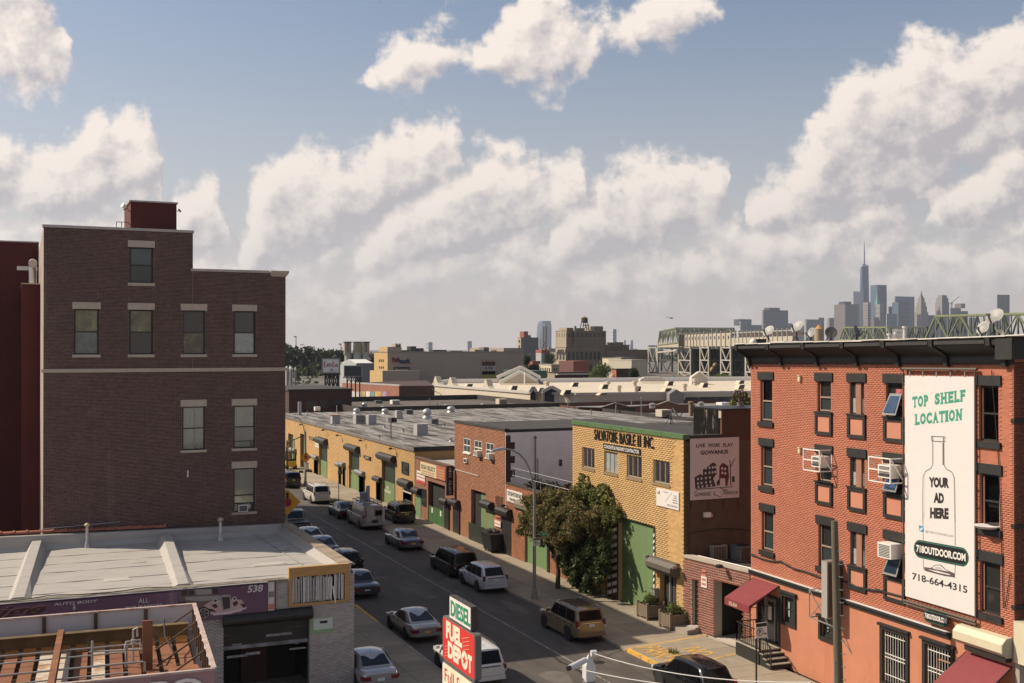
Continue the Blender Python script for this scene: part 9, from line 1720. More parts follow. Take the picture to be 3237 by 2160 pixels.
 for sx in(-1,1):
  for sy in(-1,1):
   wy_=sy*yw+sh;ar=MB();ar.la([(r*1.18,-.05),(r*1.18,.035)],22,(sx*(hw-.03),wy_,r+.02),Matrix.Rotation(R(90)*sx,4,'Y'));ar.B('wheel_arch',M['trim_dark'],t,world=False)
   w_=link('wheel',ty,t,loc=(sx*(hw-wd/2+.025),wy_,r));link('rim',rm,w_);link('wheel_well',wl,w_)
   # lamps, plate, handles, mirrors
 ty_=Y(-.5);lh=top(-.5)
 for s in(-1,1):
  if kind in('sedan','coupe','old','pickup'):
   z0,z1=lh-.30,lh-.12;x0,x1=sorted((s*hw*.52,s*hw*.86));MB().hexa([(x0,ty_-.02,z0),(x1,ty_-.02,z0),(x1,ty_+.12,z0),(x0,ty_+.12,z0),(x0,ty_-.01,z1),(x1,ty_-.01,z1),(x1,ty_+.12,z1),(x0,ty_+.12,z1)]).B('taillight',M['tail_red'],t,world=False)
   if kind!='old':x0,x1=sorted((s*hw*.80,s*hw*.955));MB().box(x0,x1,ty_+.06,ty_+.34,z0+.02,z1+.01).B('taillight_side',M['tail_red'],t,world=False)
  else:
   z0,z1=belt-.22,belt+(.30 if kind!='minivan' else.06);z1=min(z1,belt+.12);x0,x1=sorted((s*hw*.80,s*hw*.915));MB().hexa([(x0,ty_-.002,z0),(x1,ty_+.006,z0),(x1,ty_+.18,z0),(x0,ty_+.18,z0),(x0*.985,ty_+.01,z1),(x1*.98,ty_+.02,z1),(x1*.98,ty_+.22,z1),(x0*.985,ty_+.22,z1)]).B('taillight',M['tail_red'],t,world=False)
   x0,x1=sorted((s*hw*.80,s*hw*.91));MB().box(x0,x1,ty_-.012,ty_+.02,z0-.02,z0+.07).B('reversing_light',M['lamp_clear'],t,world=False)
  x0,x1=sorted((s*hw*.60,s*hw*.88));MB().box(x0,x1,Y(.5)-.16,Y(.5)-.015,hood-.32,hood-.16).B('headlight',M['lamp_clear'],t,world=False)
  fm=k['cowl']-.035;x0,x1=sorted((s*(hw-.02),s*(hw+.17)));MB().box(x0,x1,Y(fm)-.06,Y(fm)+.06,belt+.02,belt+.17).B('mirror',P_,t,world=False)
  for fh in(k['posts'][0]+.035,(k['posts'][1]+.035)if len(k['posts'])>1 else None):
   if fh is None:continue
   x0,x1=sorted((s*hw*.955,s*(hw*.99)));MB().box(x0,x1,Y(fh),Y(fh)+.18,belt-.12,belt-.09).B('door_handle',M['chrome']if trim=='chrome' else M['trim_dark'],t,world=False)
  b=MB() # door gaps
  for fp in[k['cowl']-.05]+list(k['posts'])+([k['rt']+.06]if len(k['posts'])>1 else[]):
   x0,x1=sorted((s*hw*.955,s*(hw*1.0+.003)));b.box(x0,x1,Y(fp)-.006,Y(fp)+.006,.36,belt-.08)
  b.B('door_gap',M['trim_dark'],t,world=False)
 MB().box(-.17,.17,ty_-.018,ty_+.03,lh-.36 if k['deck']else belt-.22,lh-.21 if k['deck']else belt-.07).B('licence_plate',M[plate],t,world=False)
 MB().box(-hw*.85,hw*.85,ty_-.03,ty_+.1,.36,.52).B('rear_bumper',M['trim_dark']if kind in('van','pickup')else P_,t,world=False)
 MB().box(-hw*.6,hw*.6,ty_-.035,ty_+.06,.29,.36).B('bumper_trim',M['trim_dark'],t,world=False)
 if not k['deck']:
  MB().box(-hw*.62,hw*.62,ty_-.006,ty_+.03,belt-.02,belt+.015).B('tailgate_trim',M['chrome']if trim=='chrome' else M['trim_dark'],t,world=False)
  g_=MB();g_.box(-hw*.70,hw*.70,ty_-.004,ty_+.02,.545,.557);g_.B('tailgate_gap',M['trim_dark'],t,world=False)
 else:g_=MB();g_.box(-hw*.62,hw*.62,ty_+.02,ty_+.05,lh-.10,lh-.085);g_.B('boot_gap',M['trim_dark'],t,world=False)
 if rails:
  for s in(-1,1):b=MB();b.tube([(s*rw*.88,Y(k['wt']-.05),H-.02),(s*rw*.88,Y(k['wt']-.09),H+.06),(s*rw*.88,Y(k['rt']+.10),H+.06),(s*rw*.88,Y(k['rt']+.05),H-.02)],.025,6);b.B('roof_rail',M['chrome']if trim=='chrome' else M['trim_dark'],t,world=False)
 if rack:
  for i in range(4):b=MB();yy=Y(k['wt']-.12-.09*i);b.tube([(-rw*.88,yy,H+.06),(rw*.88,yy,H+.06)],.02,6);b.B('roof_bar',M['trim_dark'],t,world=False)
  for i in range(5):b=MB();xx=rw*(-.6+.3*i);b.box(xx-.03,xx+.03,Y(k['rt']+.1),Y(k['wt']-.1),H+.005,H+.03);b.B('roof_strip',M['chrome'],t,world=False)
 b=MB();b.bar((0,Y(k['rt'])+.3,H),(0,Y(k['rt'])+.12,H+.16),.012);b.B('aerial',M['trim_dark'],t,world=False)
 if kind=='pickup':
  b=MB();b.box(-hw*.8,hw*.8,Y(-.485),Y(-.13),deck-.3,deck+.025);b.B('bed_liner',M['trim_dark'],t,world=False)
 return t
CXL=26.95 # line of cars along the right kerb
def rear_at(f,x,y,kind,z=0.,dx=0.): # the spot of ground under the middle of the rear bumper
 p=onZ(f,x,y,z);return p.x+dx,p.y+KIND[kind]['L']/2
def put(name,label,kind,rgb,f,x,y,rz=0.,z=0.,cat='car',**k):
 X,Y_=rear_at(f,x,y,kind,z);return car(name,label,cat,kind,rgb,X,Y_,R(rz),z,**k)
put('parked_car','tan sport utility vehicle with roof bars parked by the yellow building','suv',(.235,.175,.105),'F',760,1215,0,cat='suv',rails=True,rack=True,lower=(.30,.23,.14),metal=.35,trim='chrome',plate='plate_white')
put('parked_car','white compact sport utility vehicle parked at the kerb behind the dark minivan','cuv',(.56,.57,.60),'E',1640,395,0,cat='suv',plate='plate_white',metal=.15)
put('parked_car','very dark maroon minivan parked in front of the white sport utility vehicle','minivan',(.022,.011,.011),'E',1330,235,0,cat='minivan',rails=True,plate='plate_white')
put('parked_car','silver blue sedan with a yellow plate parked at the right kerb','sedan',(.21,.22,.27),'D',1455,830,0,metal=.6)
v_=put('utility_van','dirty white utility van with a ladder rack and lift arm double parked on the street','van',(.36,.345,.34),'D',1030,600,0,cat='van',metal=.1,plate='plate_white')
b=MB();H_=KIND['van']['H']
for s in(-.75,.75):b.bar((s,-2.5,H_+.16),(s,1.2,H_+.16),.05)
for yy in(-2.4,-1.2,0,1.1):b.bar((-.8,yy,H_+.14),(.8,yy,H_+.14),.05);b.bar((-.78,yy,H_-.05),(-.78,yy,H_+.16),.04);b.bar((.78,yy,H_-.05),(.78,yy,H_+.16),.04)
for s in(-.3,.1):b.bar((s,-2.6,H_+.22),(s,1.6,H_+.22),.05)
for i in range(9):b.bar((-.3,-2.4+.45*i,H_+.22),(.1,-2.4+.45*i,H_+.22),.03)
b.B('ladder_rack',M['dark_galvanised'],v_,world=False)
b=MB();b.hexa([(-.35,-1.3,H_+.1),(.05,-1.3,H_+.1),(.05,-.9,H_+.1),(-.35,-.9,H_+.1),(-.2,-1.35,H_+1.5),(.05,-1.35,H_+1.5),(.05,-1.1,H_+1.5),(-.2,-1.1,H_+1.5)]);b.B('lift_arm',mat('lift_blue',(.33,.37,.50),.5),v_,world=False);b=MB();b.box(-.75,-.2,-1.5,-1.0,H_+.25,H_+.95);b.B('lift_bucket',mat('lift_blue2',(.2,.22,.28),.5),v_,world=False)
b=MB();b.box(-.66,-.04,-2.775,-2.745,.75,1.95);b.box(.72,.95,-2.775,-2.74,.7,1.8);b.B('door_panels',mat('van_patch',(.50,.47,.45),.6,var=.25,scale=2),v_,world=False);b=MB();b.box(-.2,.35,-2.80,-2.75,.62,.85);b.B('step_plate',M['trim_dark'],v_,world=False);b=MB();b.box(-.95,.95,-2.98,-2.74,.42,.58);b.B('step_bumper',M['galvanised'],v_,world=False)
put('parked_car','black sedan parked just ahead of the dirty white utility van','sedan',(.012,.013,.016),'D',775,490,0,plate='plate_white')
put('parked_car','dark grey sport utility vehicle parked on the pavement by the green roller door','suv',(.022,.021,.022),'D',1385,540,0,z=.13,cat='suv',trim='chrome',rails=True)
put('parked_car','white sport utility vehicle with black windows in the sunlit far part of the street','suv',(.62,.58,.52),'D',470,320,0,cat='suv',rails=True,metal=.05,plate='plate_white',scale=1.04)
put('parked_car','black sport utility vehicle half hidden behind the dark brick corner','suv',(.010,.010,.011),'D',165,152,0,cat='suv')
put('moving_car','silver two-door coupe with a yellow plate driving in the left lane','coupe',(.40,.375,.35),'E',915,915,0,metal=.55)
put('parked_car','white minivan mostly hidden behind the red fuel sign','minivan',(.62,.60,.57),'E',1560,1400,0,cat='minivan',rails=True,metal=.05,plate='plate_white')
put('parked_car','silver sedan with a roof aerial standing beside the white brick workshop corner','sedan',(.38,.37,.38),'E',420,1440,0,metal=.5,plate='plate_white')
put('parked_car','black sport utility vehicle at the bottom edge beside the yellow driveway lines','cuv',(.012,.012,.014),'F',1910,1790,0,cat='suv')
# left kerb, partly behind the workshop's parapet
put('parked_car','old dark grey two-door sedan parked at the left kerb by the workshop corner','old',(.075,.08,.092),'D',960,1345,0,plate='plate_white',tail='old')
put('parked_car','black hatchback with roof rails parked at the left kerb behind the old sedan','hatch',(.016,.016,.018),'D',800,1085,0,cat='hatchback',rails=True,plate='plate_white')
put('parked_car','blue grey sedan roof showing over the workshop parapet','sedan',(.10,.115,.16),'D',545,920,0)
put('parked_car','pale silver sedan roof peeping over the far end of the workshop parapet','sedan',(.33,.34,.35),'D',400,810,0)
put('parked_pickup','grey pickup truck parked farthest along the left kerb beside the brick corner','pickup',(.14,.145,.15),'D',245,665,0,cat='pickup')
car('parked_car','silver car roof at the bottom edge right of the fuel sign','car','sedan',(.42,.41,.41),onZ('E',1840,1500,1.4).x,onZ('E',1840,1330,1.4).y-1.2,R(6),metal=.4)
car('parked_car','silver car roof at the bottom edge left of the fuel sign','car','sedan',(.34,.34,.36),onZ('E',690,1335,1.45).x,onZ('E',690,1335,1.45).y-.9,R(-4),metal=.4)
# yellow forklift on the far pavement
p=onZ('A',150,950,.13);fk=tg('forklift','small yellow forklift on the far pavement beside the brick corner','forklift',(p.x,p.y,.13));x_,y_=p.x,p.y
mat('fork_yellow',(.50,.33,.03),.5)
b=MB();b.box(x_-.55,x_+.55,y_-.9,y_+.7,.45,1.15);b.B('chassis',M['fork_yellow'],fk);b=MB();b.box(x_-.45,x_+.45,y_-.5,y_+.1,1.15,1.4);b.B('seat',M['trim_dark'],fk)
for sx in(-.5,.5):
 for sy in(-.75,.55):b=MB();b.bar((x_+sx,y_+sy,1.1),(x_+sx,y_+sy*.8,2.3),.07);b.B('cage_post',M['trim_dark'],fk);b=MB();b.la([(.3,-.1),(.3,.1)],14,(x_+sx*1.05,y_+sy*.9,.43),Matrix.Rotation(R(90),4,'Y'));b.B('wheel',M['rubber'],fk)
b=MB();b.box(x_-.55,x_+.55,y_-.65,y_+.5,2.28,2.36);b.B('cage_roof',M['trim_dark'],fk);b=MB();b.box(x_-.4,x_-.3,y_+.8,y_+.92,.3,2.8);b.box(x_+.3,x_+.4,y_+.8,y_+.92,.3,2.8);b.B('mast',M['trim_dark'],fk);b=MB();b.box(x_-.35,x_-.22,y_+.9,y_+1.9,.25,.31);b.box(x_+.22,x_+.35,y_+.9,y_+1.9,.25,.31);b.B('forks',M['dark_galvanised'],fk)
# -- STREET FURNITURE AND PLANTS
XF=13.0;FFs=FXp(XF)
def uz(x,y):p=onX('E',x,y,XF);return p.y,p.z
fs=tg('fuel_sign','tall station sign with white DIESEL, red FUEL DEPOT and cream Full Serve boxes','sign',(XF+.3,33.5,0))
yl,zt=uz(1145,412);yr,zb=uz(1378,640);_,zr=uz(1378,520)
yl2=uz(1072,700)[0];yr2=uz(1418,900)[0]
z_d1=uz(1145,405)[1];z_d0=uz(1135,640)[1]-.02;z_f1=z_d0-.02;z_f0=uz(1075,1085)[1];z_s1=z_f0-.04;z_s0=z_s1-1.05
dpt=.21
def rbox(name,y0,y1,z0,z1,m,mface,rad,parent,inset=.05):
 def rr(y0,y1,z0,z1,rad):
  pts=[]
  for cy_,cz_,a0 in((y1-rad,z1-rad,0),(y0+rad,z1-rad,90),(y0+rad,z0+rad,180),(y1-rad,z0+rad,270)):
   for k in range(5):a=R(a0+k*22.5);pts.append((cy_+rad*math.cos(a),cz_+rad*math.sin(a)))
  return pts
 b=MB();b.pm([(XF,y,z)for y,z in rr(y0,y1,z0,z1,rad)],(dpt,0,0));o=b.B(name,m,parent);b=MB();b.pm([(XF-.012,y,z)for y,z in rr(y0+inset,y1-inset,z0+inset,z1-inset,max(.01,rad-inset))],(.011,0,0));b.B('face',mface,o);return o
mat('sign_case',(.055,.05,.05),.5,var=.15);mat('case_grey',(.13,.125,.125),.5)
rbox('diesel_box',yr+.02,yl,z_d0,z_d1,mat('diesel_case',(.045,.036,.03),.6,var=.25,scale=3),M['sign_white'],.02,fs,.04);rbox('name_box',yr2,yl2,z_f0,z_f1,M['case_grey'],M['fuel_red'],.16,fs,.06);rbox('serve_box',yr2,yl2+.03,z_s0,z_s1,M['case_grey'],M['fuel_cream'],.16,fs,.05)
Fe=FXp(XF-.013);L_=yl-yr;ft('DIESEL',M['sign_green'],fs,Fe,yl-.08*L_,z_d0+.16*(z_d1-z_d0),L_*.88,(z_d1-z_d0)*.68,0,bold=.03)
Lf=yl2-yr2;Hf=z_f1-z_f0
ft('FUEL',M['fuel_cream'],fs,Fe,yl2-.13*Lf,z_f0+.53*Hf,Lf*.50,Hf*.40,0,bold=.06);ft('DEP',M['fuel_cream'],fs,Fe,yl2-.19*Lf,z_f0+.13*Hf,Lf*.41,Hf*.37,0,bold=.06);ft('T',M['fuel_cream'],fs,Fe,yl2-.80*Lf,z_f0+.13*Hf,Lf*.12,Hf*.37,0,bold=.06)
def disc(u,z,ru,rz,m,d,n=20,star=False):
 b=MB();pts=[]
 for k in range(10 if star else n):
  a=2*math.pi*k/(10 if star else n)+math.pi/2;s=(1 if k%2==0 else.42)if star else 1;pts.append((XF-.013-d,u-ru*s*math.cos(a),z+rz*s*math.sin(a)))
 b.pm(pts,(.003,0,0));b.B('star' if star else 'letter_disc',m,fs)
disc(yl2-.70*Lf,z_f0+.315*Hf,Lf*.095,Hf*.195,M['fuel_cream'],.004);disc(yl2-.70*Lf,z_f0+.315*Hf,Lf*.07,Hf*.12,M['fuel_red'],.008,star=True)
for k in range(4):b=MB();y0_=yl2-(.64+.0*k)*Lf;z0_=z_f0+(.50+.085*k)*Hf;b.bar((XF-.015,y0_,z0_),(XF-.015,y0_-.2*Lf,z0_+.12*Hf),.02,.01);b.B('streak',M['fuel_cream'],fs)
for k in range(4):b=MB();y0_=yl2-.17*Lf;z0_=z_f0+(.16+.07*k)*Hf;b.bar((XF-.015,y0_,z0_),(XF-.015,y0_+.08*Lf,z0_-.05*Hf),.015,.01);b.B('streak',M['fuel_cream'],fs)
ft('Full Serve',M['red_sign'],fs,Fe,yl2-.08*Lf,z_s0+.40*(z_s1-z_s0),Lf*.88,(z_s1-z_s0)*.42,0)
b=MB();b.box(XF+.02,XF+.19,(yl2+yr2)/2-.15,(yl2+yr2)/2+.15,0,z_s0);b.B('column',M['case_grey'],fs)
# white camera post with two wires
p=onD('F',733,1320,21.0);cp=tg('camera_post','white square post with a pointed cap holding a tubular security camera','post',(p.x,p.y,0));zc=p.z-.02
b=MB();b.la([(.105,0),(.105,zc-.30)],4,(p.x,p.y,0),Matrix.Rotation(R(40),4,'Z'));b.B('shaft',mat('post_white',(.58,.565,.55),.4,metal=.1),cp)
b=MB();b.la([(.135,zc-.42),(.135,zc-.16),(.12,zc-.14),(.01,zc+.04)],4,(p.x,p.y,0),Matrix.Rotation(R(40),4,'Z'));b.B('cap',M['post_white'],cp)
b=MB();b.la([(.125,zc-.62),(.125,zc-.46)],4,(p.x,p.y,0),Matrix.Rotation(R(40),4,'Z'));b.B('clamp',M['dark_galvanised'],cp)
k0=onD('F',700,1365,20.8);k1=onD('F',565,1432,20.4);scm=tg('security_camera','white tubular security camera pointing down to the left on the white post','camera',k0);b=MB();b.tube([k0,k0.lerp(k1,.25),k1],.055,12);b.B('housing',M['post_white'],scm,sm=40);b=MB();b.tube([k1,k1+(k1-k0).normalized()*.06],.045,12);b.B('lens',M['car_glass'],scm)
k2=onD('F',768,1303,20.9);b=MB();b.tube([k2+Vector((-.04,0,0)),k2+Vector((.06,-.02,0))],.06,10);b.B('insulator',M['post_white'],cp)
def wire(a,c,sag,r,label,m='wire_white',n=14):
 pts=[a.lerp(c,k/n)-Vector((0,0,sag*4*(k/n)*(1-k/n)))for k in range(n+1)];b=MB();b.tube(pts,r,6);solo(b,'wire',m if not isinstance(m,str)else M[m],label,'wire')
mat('wire_white',(.50,.48,.46),.5)
wire(k2,onD('F',2700,1560,15.0),.15,.008,'upper pale wire stretched from the white post to the right edge');wire(onD('F',620,1435,20.6),onD('F',2700,1640,15.2),.12,.008,'lower pale wire stretched from the white post to the right edge')
# wooden pole
pp=onX('I',940,1560,29.6);up_=tg('utility_pole','weathered wooden utility pole with step irons in front of the red building','utility pole',(29.6,pp.y,0));tp_=onD('I',888,132,1);r0=ray('I',890,132);k=29.6/r0[0];tpz=CAM_H+r0[2]*k;ty_=r0[1]*k
b=MB();b.tube([(29.6,pp.y,0),(29.6,(pp.y+ty_)/2,tpz/2),(29.6,ty_,tpz)],.20,14,.13);b.B('shaft',M['pole_wood'],up_,sm=60)
for i in range(12):z=2.0+i*.5;y_=pp.y+(ty_-pp.y)*z/tpz;b=MB();s=1 if i%2 else-1;b.tube([(29.6,y_-.12,z),(29.6+.02,y_-.38,z),(29.6+.02,y_-.40,z+.07)],.016,5);b.B('step_iron',M['dark_galvanised'],up_)
b=MB();b.tube([(29.44,pp.y+.12,0),(29.44,pp.y+.12,3.2)],.05,8);b.B('cable_guard',M['lamp_grey'],up_)
# curved street lamps
def lamp(label,base,top,arm,head,r=.11):
 t=tg('street_lamp',label,'street lamp',base);b=MB();b.la([(r*1.9,0),(r*1.7,.2),(r*1.35,.5),(r*1.1,.6)],10,tuple(base));b.B('base',M['lamp_grey'],t);b=MB();b.tube([base,(base[0],base[1],top)],r,10,r*.75);b.B('pole',M['lamp_grey'],t,sm=50);b=MB();b.tube([(base[0],base[1],top-.6)]+arm,.05,8);b.B('arm',M['lamp_grey'],t,sm=60);h=Vector(head);d=(h-Vector(arm[-1])).normalized()if(h-Vector(arm[-1])).length>.01 else Vector((-1,0,0));b=MB();e=arm[-1];b.hexa([Vector(e)+Vector((0,-.16,-.05)),Vector(e)+Vector((0,.16,-.05)),h+Vector((0,.14,-.08)),h+Vector((0,-.14,-.08)),Vector(e)+Vector((0,-.1,.12)),Vector(e)+Vector((0,.1,.12)),h+Vector((0,.08,.05)),h+Vector((0,-.08,.05))]);b.B('lamp_head',M['galvanised'],t);return t
pb=onZ('F',250,822,.14);base=(pb.x,pb.y,.14);Fl=FYp(pb.y);lp=lambda x,y:tuple(onY('B',x,y,pb.y));top=lp(915,740)[2]
L1=lamp('grey curved-arm street lamp on the pavement before the orange brick workshop',base,top,[lp(906,690),lp(885,610),lp(845,530),lp(790,470),lp(720,430),lp(640,420)],lp(530,437))
fn=lambda x,y:onY('F',x,y,pb.y-.15)
t=tg('parking_sign','black and white no parking sign on the grey lamp pole','sign',(pb.x,pb.y,3));a=fn(237,285);c=fn(300,348);Fk=FYp(pb.y-.15)
def nopark(t,Fk,x0,x1,z0,z1):
 cvr(t,Fk,x0,x1,z0,z1,0,.02,M['sign_white'],'plate');h=z1-z0;cvr(t,Fk,x0+.02,x1-.02,z0+h*.74,z1-.02,.02,.023,M['sign_black'],'top_band');cx_,cz_,r_=x0+(x1-x0)*.38,z0+h*.40,h*.27;b=MB()
 ring=lambda rr:[(cx_+rr*math.cos(2*math.pi*i/20),cz_+rr*math.sin(2*math.pi*i/20))for i in range(20)]
 o_,i_=ring(r_),ring(r_*.82);
 for i in range(20):j=(i+1)%20;b.quad(Fk.p(*o_[i],.024),Fk.p(*o_[j],.024),Fk.p(*i_[j],.024),Fk.p(*i_[i],.024))
 b.B('ring',M['ink_red']if False else M['ink'],t);ft('P',M['ink'],t,Fk,cx_-r_*.35,cz_-r_*.5,r_*.7,r_,.02,bold=.03);b=MB();b.bar(Fk.p(cx_-r_*.6,cz_+r_*.6,.024),Fk.p(cx_+r_*.6,cz_-r_*.6,.024),.025,.003);b.B('slash',M['ink'],t);cvr(t,Fk,x0+(x1-x0)*.72,x1-.05,z0+h*.2,z0+h*.3,.02,.023,M['ink'],'small_words')
nopark(t,Fk,a.x,c.x,c.z,a.z)
t=tg('street_name_sign','small green street name sign high beside the grey lamp pole','sign',fn(335,250));a=fn(308,232);c=fn(366,264);cvr(t,Fk,a.x,c.x,c.z,a.z,-.02,.0,M['sign_green'],'plate');ft('10 ST',M['sign_white'],t,Fk,a.x+.12,c.z+.06,(c.x-a.x)*.6,(a.z-c.z)*.55,0);b=MB();b.tube([(pb.x,pb.y,(a.z+c.z)/2),(a.x,pb.y-.14,(a.z+c.z)/2)],.02,6);b.B('bracket',M['galvanised'],t)
# farther lamp with yellow warning sign
pb2=onZ('A',335,1165,.14);lp2=lambda x,y:tuple(onY('A',x,y,pb2.y));L2=lamp('tall thin street lamp with an arched arm in the sunlit far part of the street',(pb2.x,pb2.y,.14),lp2(320,490)[2],[lp2(318,470),lp2(305,410),lp2(275,350),lp2(235,318)],lp2(185,322),.13)
L3=tg('long_arm_lamp','dark street lamp with one long rising arm near the brick corner','street lamp',tuple(onZ('A',105,960,.14)));p=onZ('A',105,960,.14);lp3=lambda x,y:tuple(onY('A',x,y,p.y));b=MB();b.tube([(p.x,p.y,.14),lp3(108,600)],.1,8);b.B('pole',M['black_metal'],L3);b=MB();b.tube([lp3(110,640),lp3(165,602),lp3(280,550),lp3(400,515),lp3(495,508)],.06,7);b.B('arm',M['black_metal'],L3);b=MB();b.bar(lp3(490,508),lp3(605,508),.3,.14);b.B('lamp_head',M['black_metal'],L3)
def diamond(label,c,r,post=None,m='warn_yellow'):
 mat('warn_yellow',(.60,.30,.02),.5);t=tg('warning_sign',label,'sign',c);b=MB();F_=FYp(c.y-.12);b.pm([F_.p(c.x,c.z-r),F_.p(c.x+r,c.z),F_.p(c.x,c.z+r),F_.p(c.x-r,c.z)],(0,-.02,0));b.B('plate',M[m],t);b=MB();b.la([(r*.32,0),(r*.32,.006)],14,F_.p(c.x,c.z,.021),Matrix.Rotation(R(90),4,'X'));b.B('red_disc',M['ink_red'],t)
 cvr(t,F_,c.x-r*.1,c.x+r*.1,c.z+r*.3,c.z+r*.75,.02,.024,M['ink'],'arrow')
 if post:b=MB();b.tube([(c.x,c.y,.1),(c.x,c.y,c.z+r*.6)],.035,6);b.B('post',M['galvanised'],t)
c=onY('A',337,808,pb2.y-.1);diamond('yellow diamond traffic signal sign on the far arched lamp pole',c,.62)
c=onY('D',92,300,66.5);diamond('yellow diamond sign half hidden behind the dark brick corner',c,.78,True)
q=onZ('A',335,990,.14);
cab=tg('signal_cabinet','small grey signal cabinet on the far lamp pole','cabinet',(pb2.x,pb2.y-.25,2));a=onY('A',330,875,pb2.y-.2);c=onY('A',370,960,pb2.y-.2);cvr(cab,FYp(pb2.y-.12),a.x,c.x,c.z,a.z,0,.3,M['galvanised'],'box');cvr(cab,FYp(pb2.y-.12),a.x+.05,c.x-.05,c.z+.1,a.z-.1,.3,.32,M['sign_white'],'door')
b=MB();random.seed(4)
for i in range(10):b.box(*(lambda x,y,s:(x-s,x+s,y-s*.6,y+s*.6,.13,.13+s*1.2))(q.x+RU(-1.1,1.1),q.y+RU(-.6,.6),RU(.12,.3)))
o=solo(b,'rubbish_heap',M['trim_dark'],'low dark heap of rubbish at the foot of the far lamp pole','rubbish')
def sgp(label,f,x,yb,yt,sx0,sx1,sy0,sy1,front=True):
 p=onZ(f,x,yb,.14);t=tg('sign_post',label,'sign post',(p.x,p.y,.14));z=onY(f,x,yt,p.y).z;b=MB();b.tube([(p.x,p.y,.1),(p.x,p.y,z)],.04,7);b.B('post',M['black_metal'],t);a=onY(f,sx0,sy0,p.y-.06);c=onY(f,sx1,sy1,p.y-.06)
 if front:nopark(t,FYp(p.y-.06),a.x,c.x,c.z,a.z)
 else:cvr(t,FYp(p.y-.06),a.x,c.x,c.z,a.z,0,.02,mat('sign_back',(.12,.11,.11),.5),'sign_back')
sgp('black sign post with a grey sign back in the sunlit far street','A',748,1342,970,738,792,970,1018,False)
p=onX('I',198,1560,29.5);
t=tg('sign_post','black post with a no parking sign in front of the black stoop','sign post',(29.5,p.y,.14));zt=onX('I',198,1035,29.5).z;b=MB();b.tube([(29.5,p.y,.1),(29.5,p.y,zt)],.04,7);b.B('post',M['black_metal'],t);a=onY('I',190,1038,p.y-.06);c=onY('I',292,1160,p.y-.06);nopark(t,FYp(p.y-.06),a.x,c.x,c.z,a.z)
# planters
def plant(V_b,n,size,seed,m,t,nm='foliage'):V,n=leaves(n,V_b,size,seed);return lm(nm,V,n,m,t,ORIG[t.name])
def planter(label,f,x0,x1,yb,seed,lush):
 p=onZ(f,(x0+x1)/2,yb,.14);t=tg('planter',label,'planter',(p.x,p.y,.14));s=.54
 for k in range(7):
  o=-s+2*s*k/7
  for F_,c0 in((FYp(p.y-s),p.x),(FXp(p.x-s),p.y),(FYp(p.y+s+.03),p.x),(FXp(p.x+s+.03),p.y)):cvr(t,F_,c0+o+.008,c0+o+2*s/7-.008,.26,.95,-.0,.03,M['wood_grey'],'board')
 for sx in(-1,1):
  for sy in(-1,1):MB().box(p.x+sx*s-.06,p.x+sx*s+.06,p.y+sy*s-.06,p.y+sy*s+.06,.13,1.08).B('corner_post',M['wood_grey'],t)
 MB().box(p.x-s+.02,p.x+s-.02,p.y-s+.02,p.y+s-.02,.3,.88).B('soil',M['soil'],t)
 plant([(p.x,p.y,1.1,.42,.42,.25),(p.x-.2,p.y-.1,1.3,.22,.22,.3),(p.x+.2,p.y+.2,1.1,.4,.4,.3)]+([(p.x+.6,p.y-.5,.7,.35,.3,.5)]if lush else[]),700,.075,seed,M['leaf_green'],t)
planter('weathered wooden planter box with leafy plants beside the green shutter','F',1200,1360,985,31,False);planter('weathered wooden planter box with trailing plants right of the dark doorway','F',1405,1560,1075,32,True)
# brown leaved street tree, ivy and the dark bush under it
def Bx(x,y,X):p=onX('B',x,y,X);return p
trc=[(940,980,31.2,.9),(1010,1130,31.0,1.0),(1090,960,31.6,.9),(1130,1120,31.2,1.1),(1210,1010,31.8,.9),(1270,1160,31.4,1.1),(1330,1030,32,.8),(880,1180,31.0,.75),(1000,1280,31.0,.85),(1150,1270,31.0,.9),(1400,1180,31.8,.9),(1290,900,32.2,.7),(1180,880,32.0,.6),(860,1060,31.2,.55),(1480,1080,32,.7),(1050,860,31.8,.5)]
tb_=onZ('F',640,770,.14);tr=tg('street_tree','brown leaved tree half covering the orange brick workshop front','tree',(31.6,64.6,.14))
bl=[(Bx(x,y,X).x,Bx(x,y,X).y,Bx(x,y,X).z,r*.9,r*1.0,r*.85)for x,y,X,r in trc]
def lumps(bl,per,seed,k0=.3,k1=.55,sp=1.15):
 rg=random.Random(seed);o=[]
 for x,y,z,a,b_,c in bl:
  for i in range(per):
   th,ph=rg.uniform(0,6.28),rg.uniform(-1.3,1.3);q=sp*rg.random()**.45;s_=rg.uniform(k0,k1);o.append((x+a*q*math.cos(th)*math.cos(ph),y+b_*q*math.sin(th)*math.cos(ph),z+c*q*math.sin(ph),a*s_,b_*s_,c*s_))
 return o
lim=bl;bl=lumps(bl,9,3);V,n=leaves(21000,bl,.085,41);lm('crown',V,n,M['leaf_brown'],tr,ORIG[tr.name]);V,n=leaves(13000,bl,.095,42);lm('green_leaves',V,n,M['leaf_green'],tr,ORIG[tr.name])
bx,by_=31.6,64.6;b=MB();b.tube([(bx,by_,.1),(bx+.1,by_+.1,1.2),(bx-.05,by_+.2,2.4)],.17,9,.11);b.B('trunk',M['bark'],tr,sm=60)
for x,y,z,*_ in lim:b=MB();b.tube([(bx-.03,by_+.18,2.0),((bx*.5+x*.5)+.1,by_*.5+y*.5,1.2+z*.5),(x,y,z)],.06,6,.02);b.B('limb',M['bark'],tr)
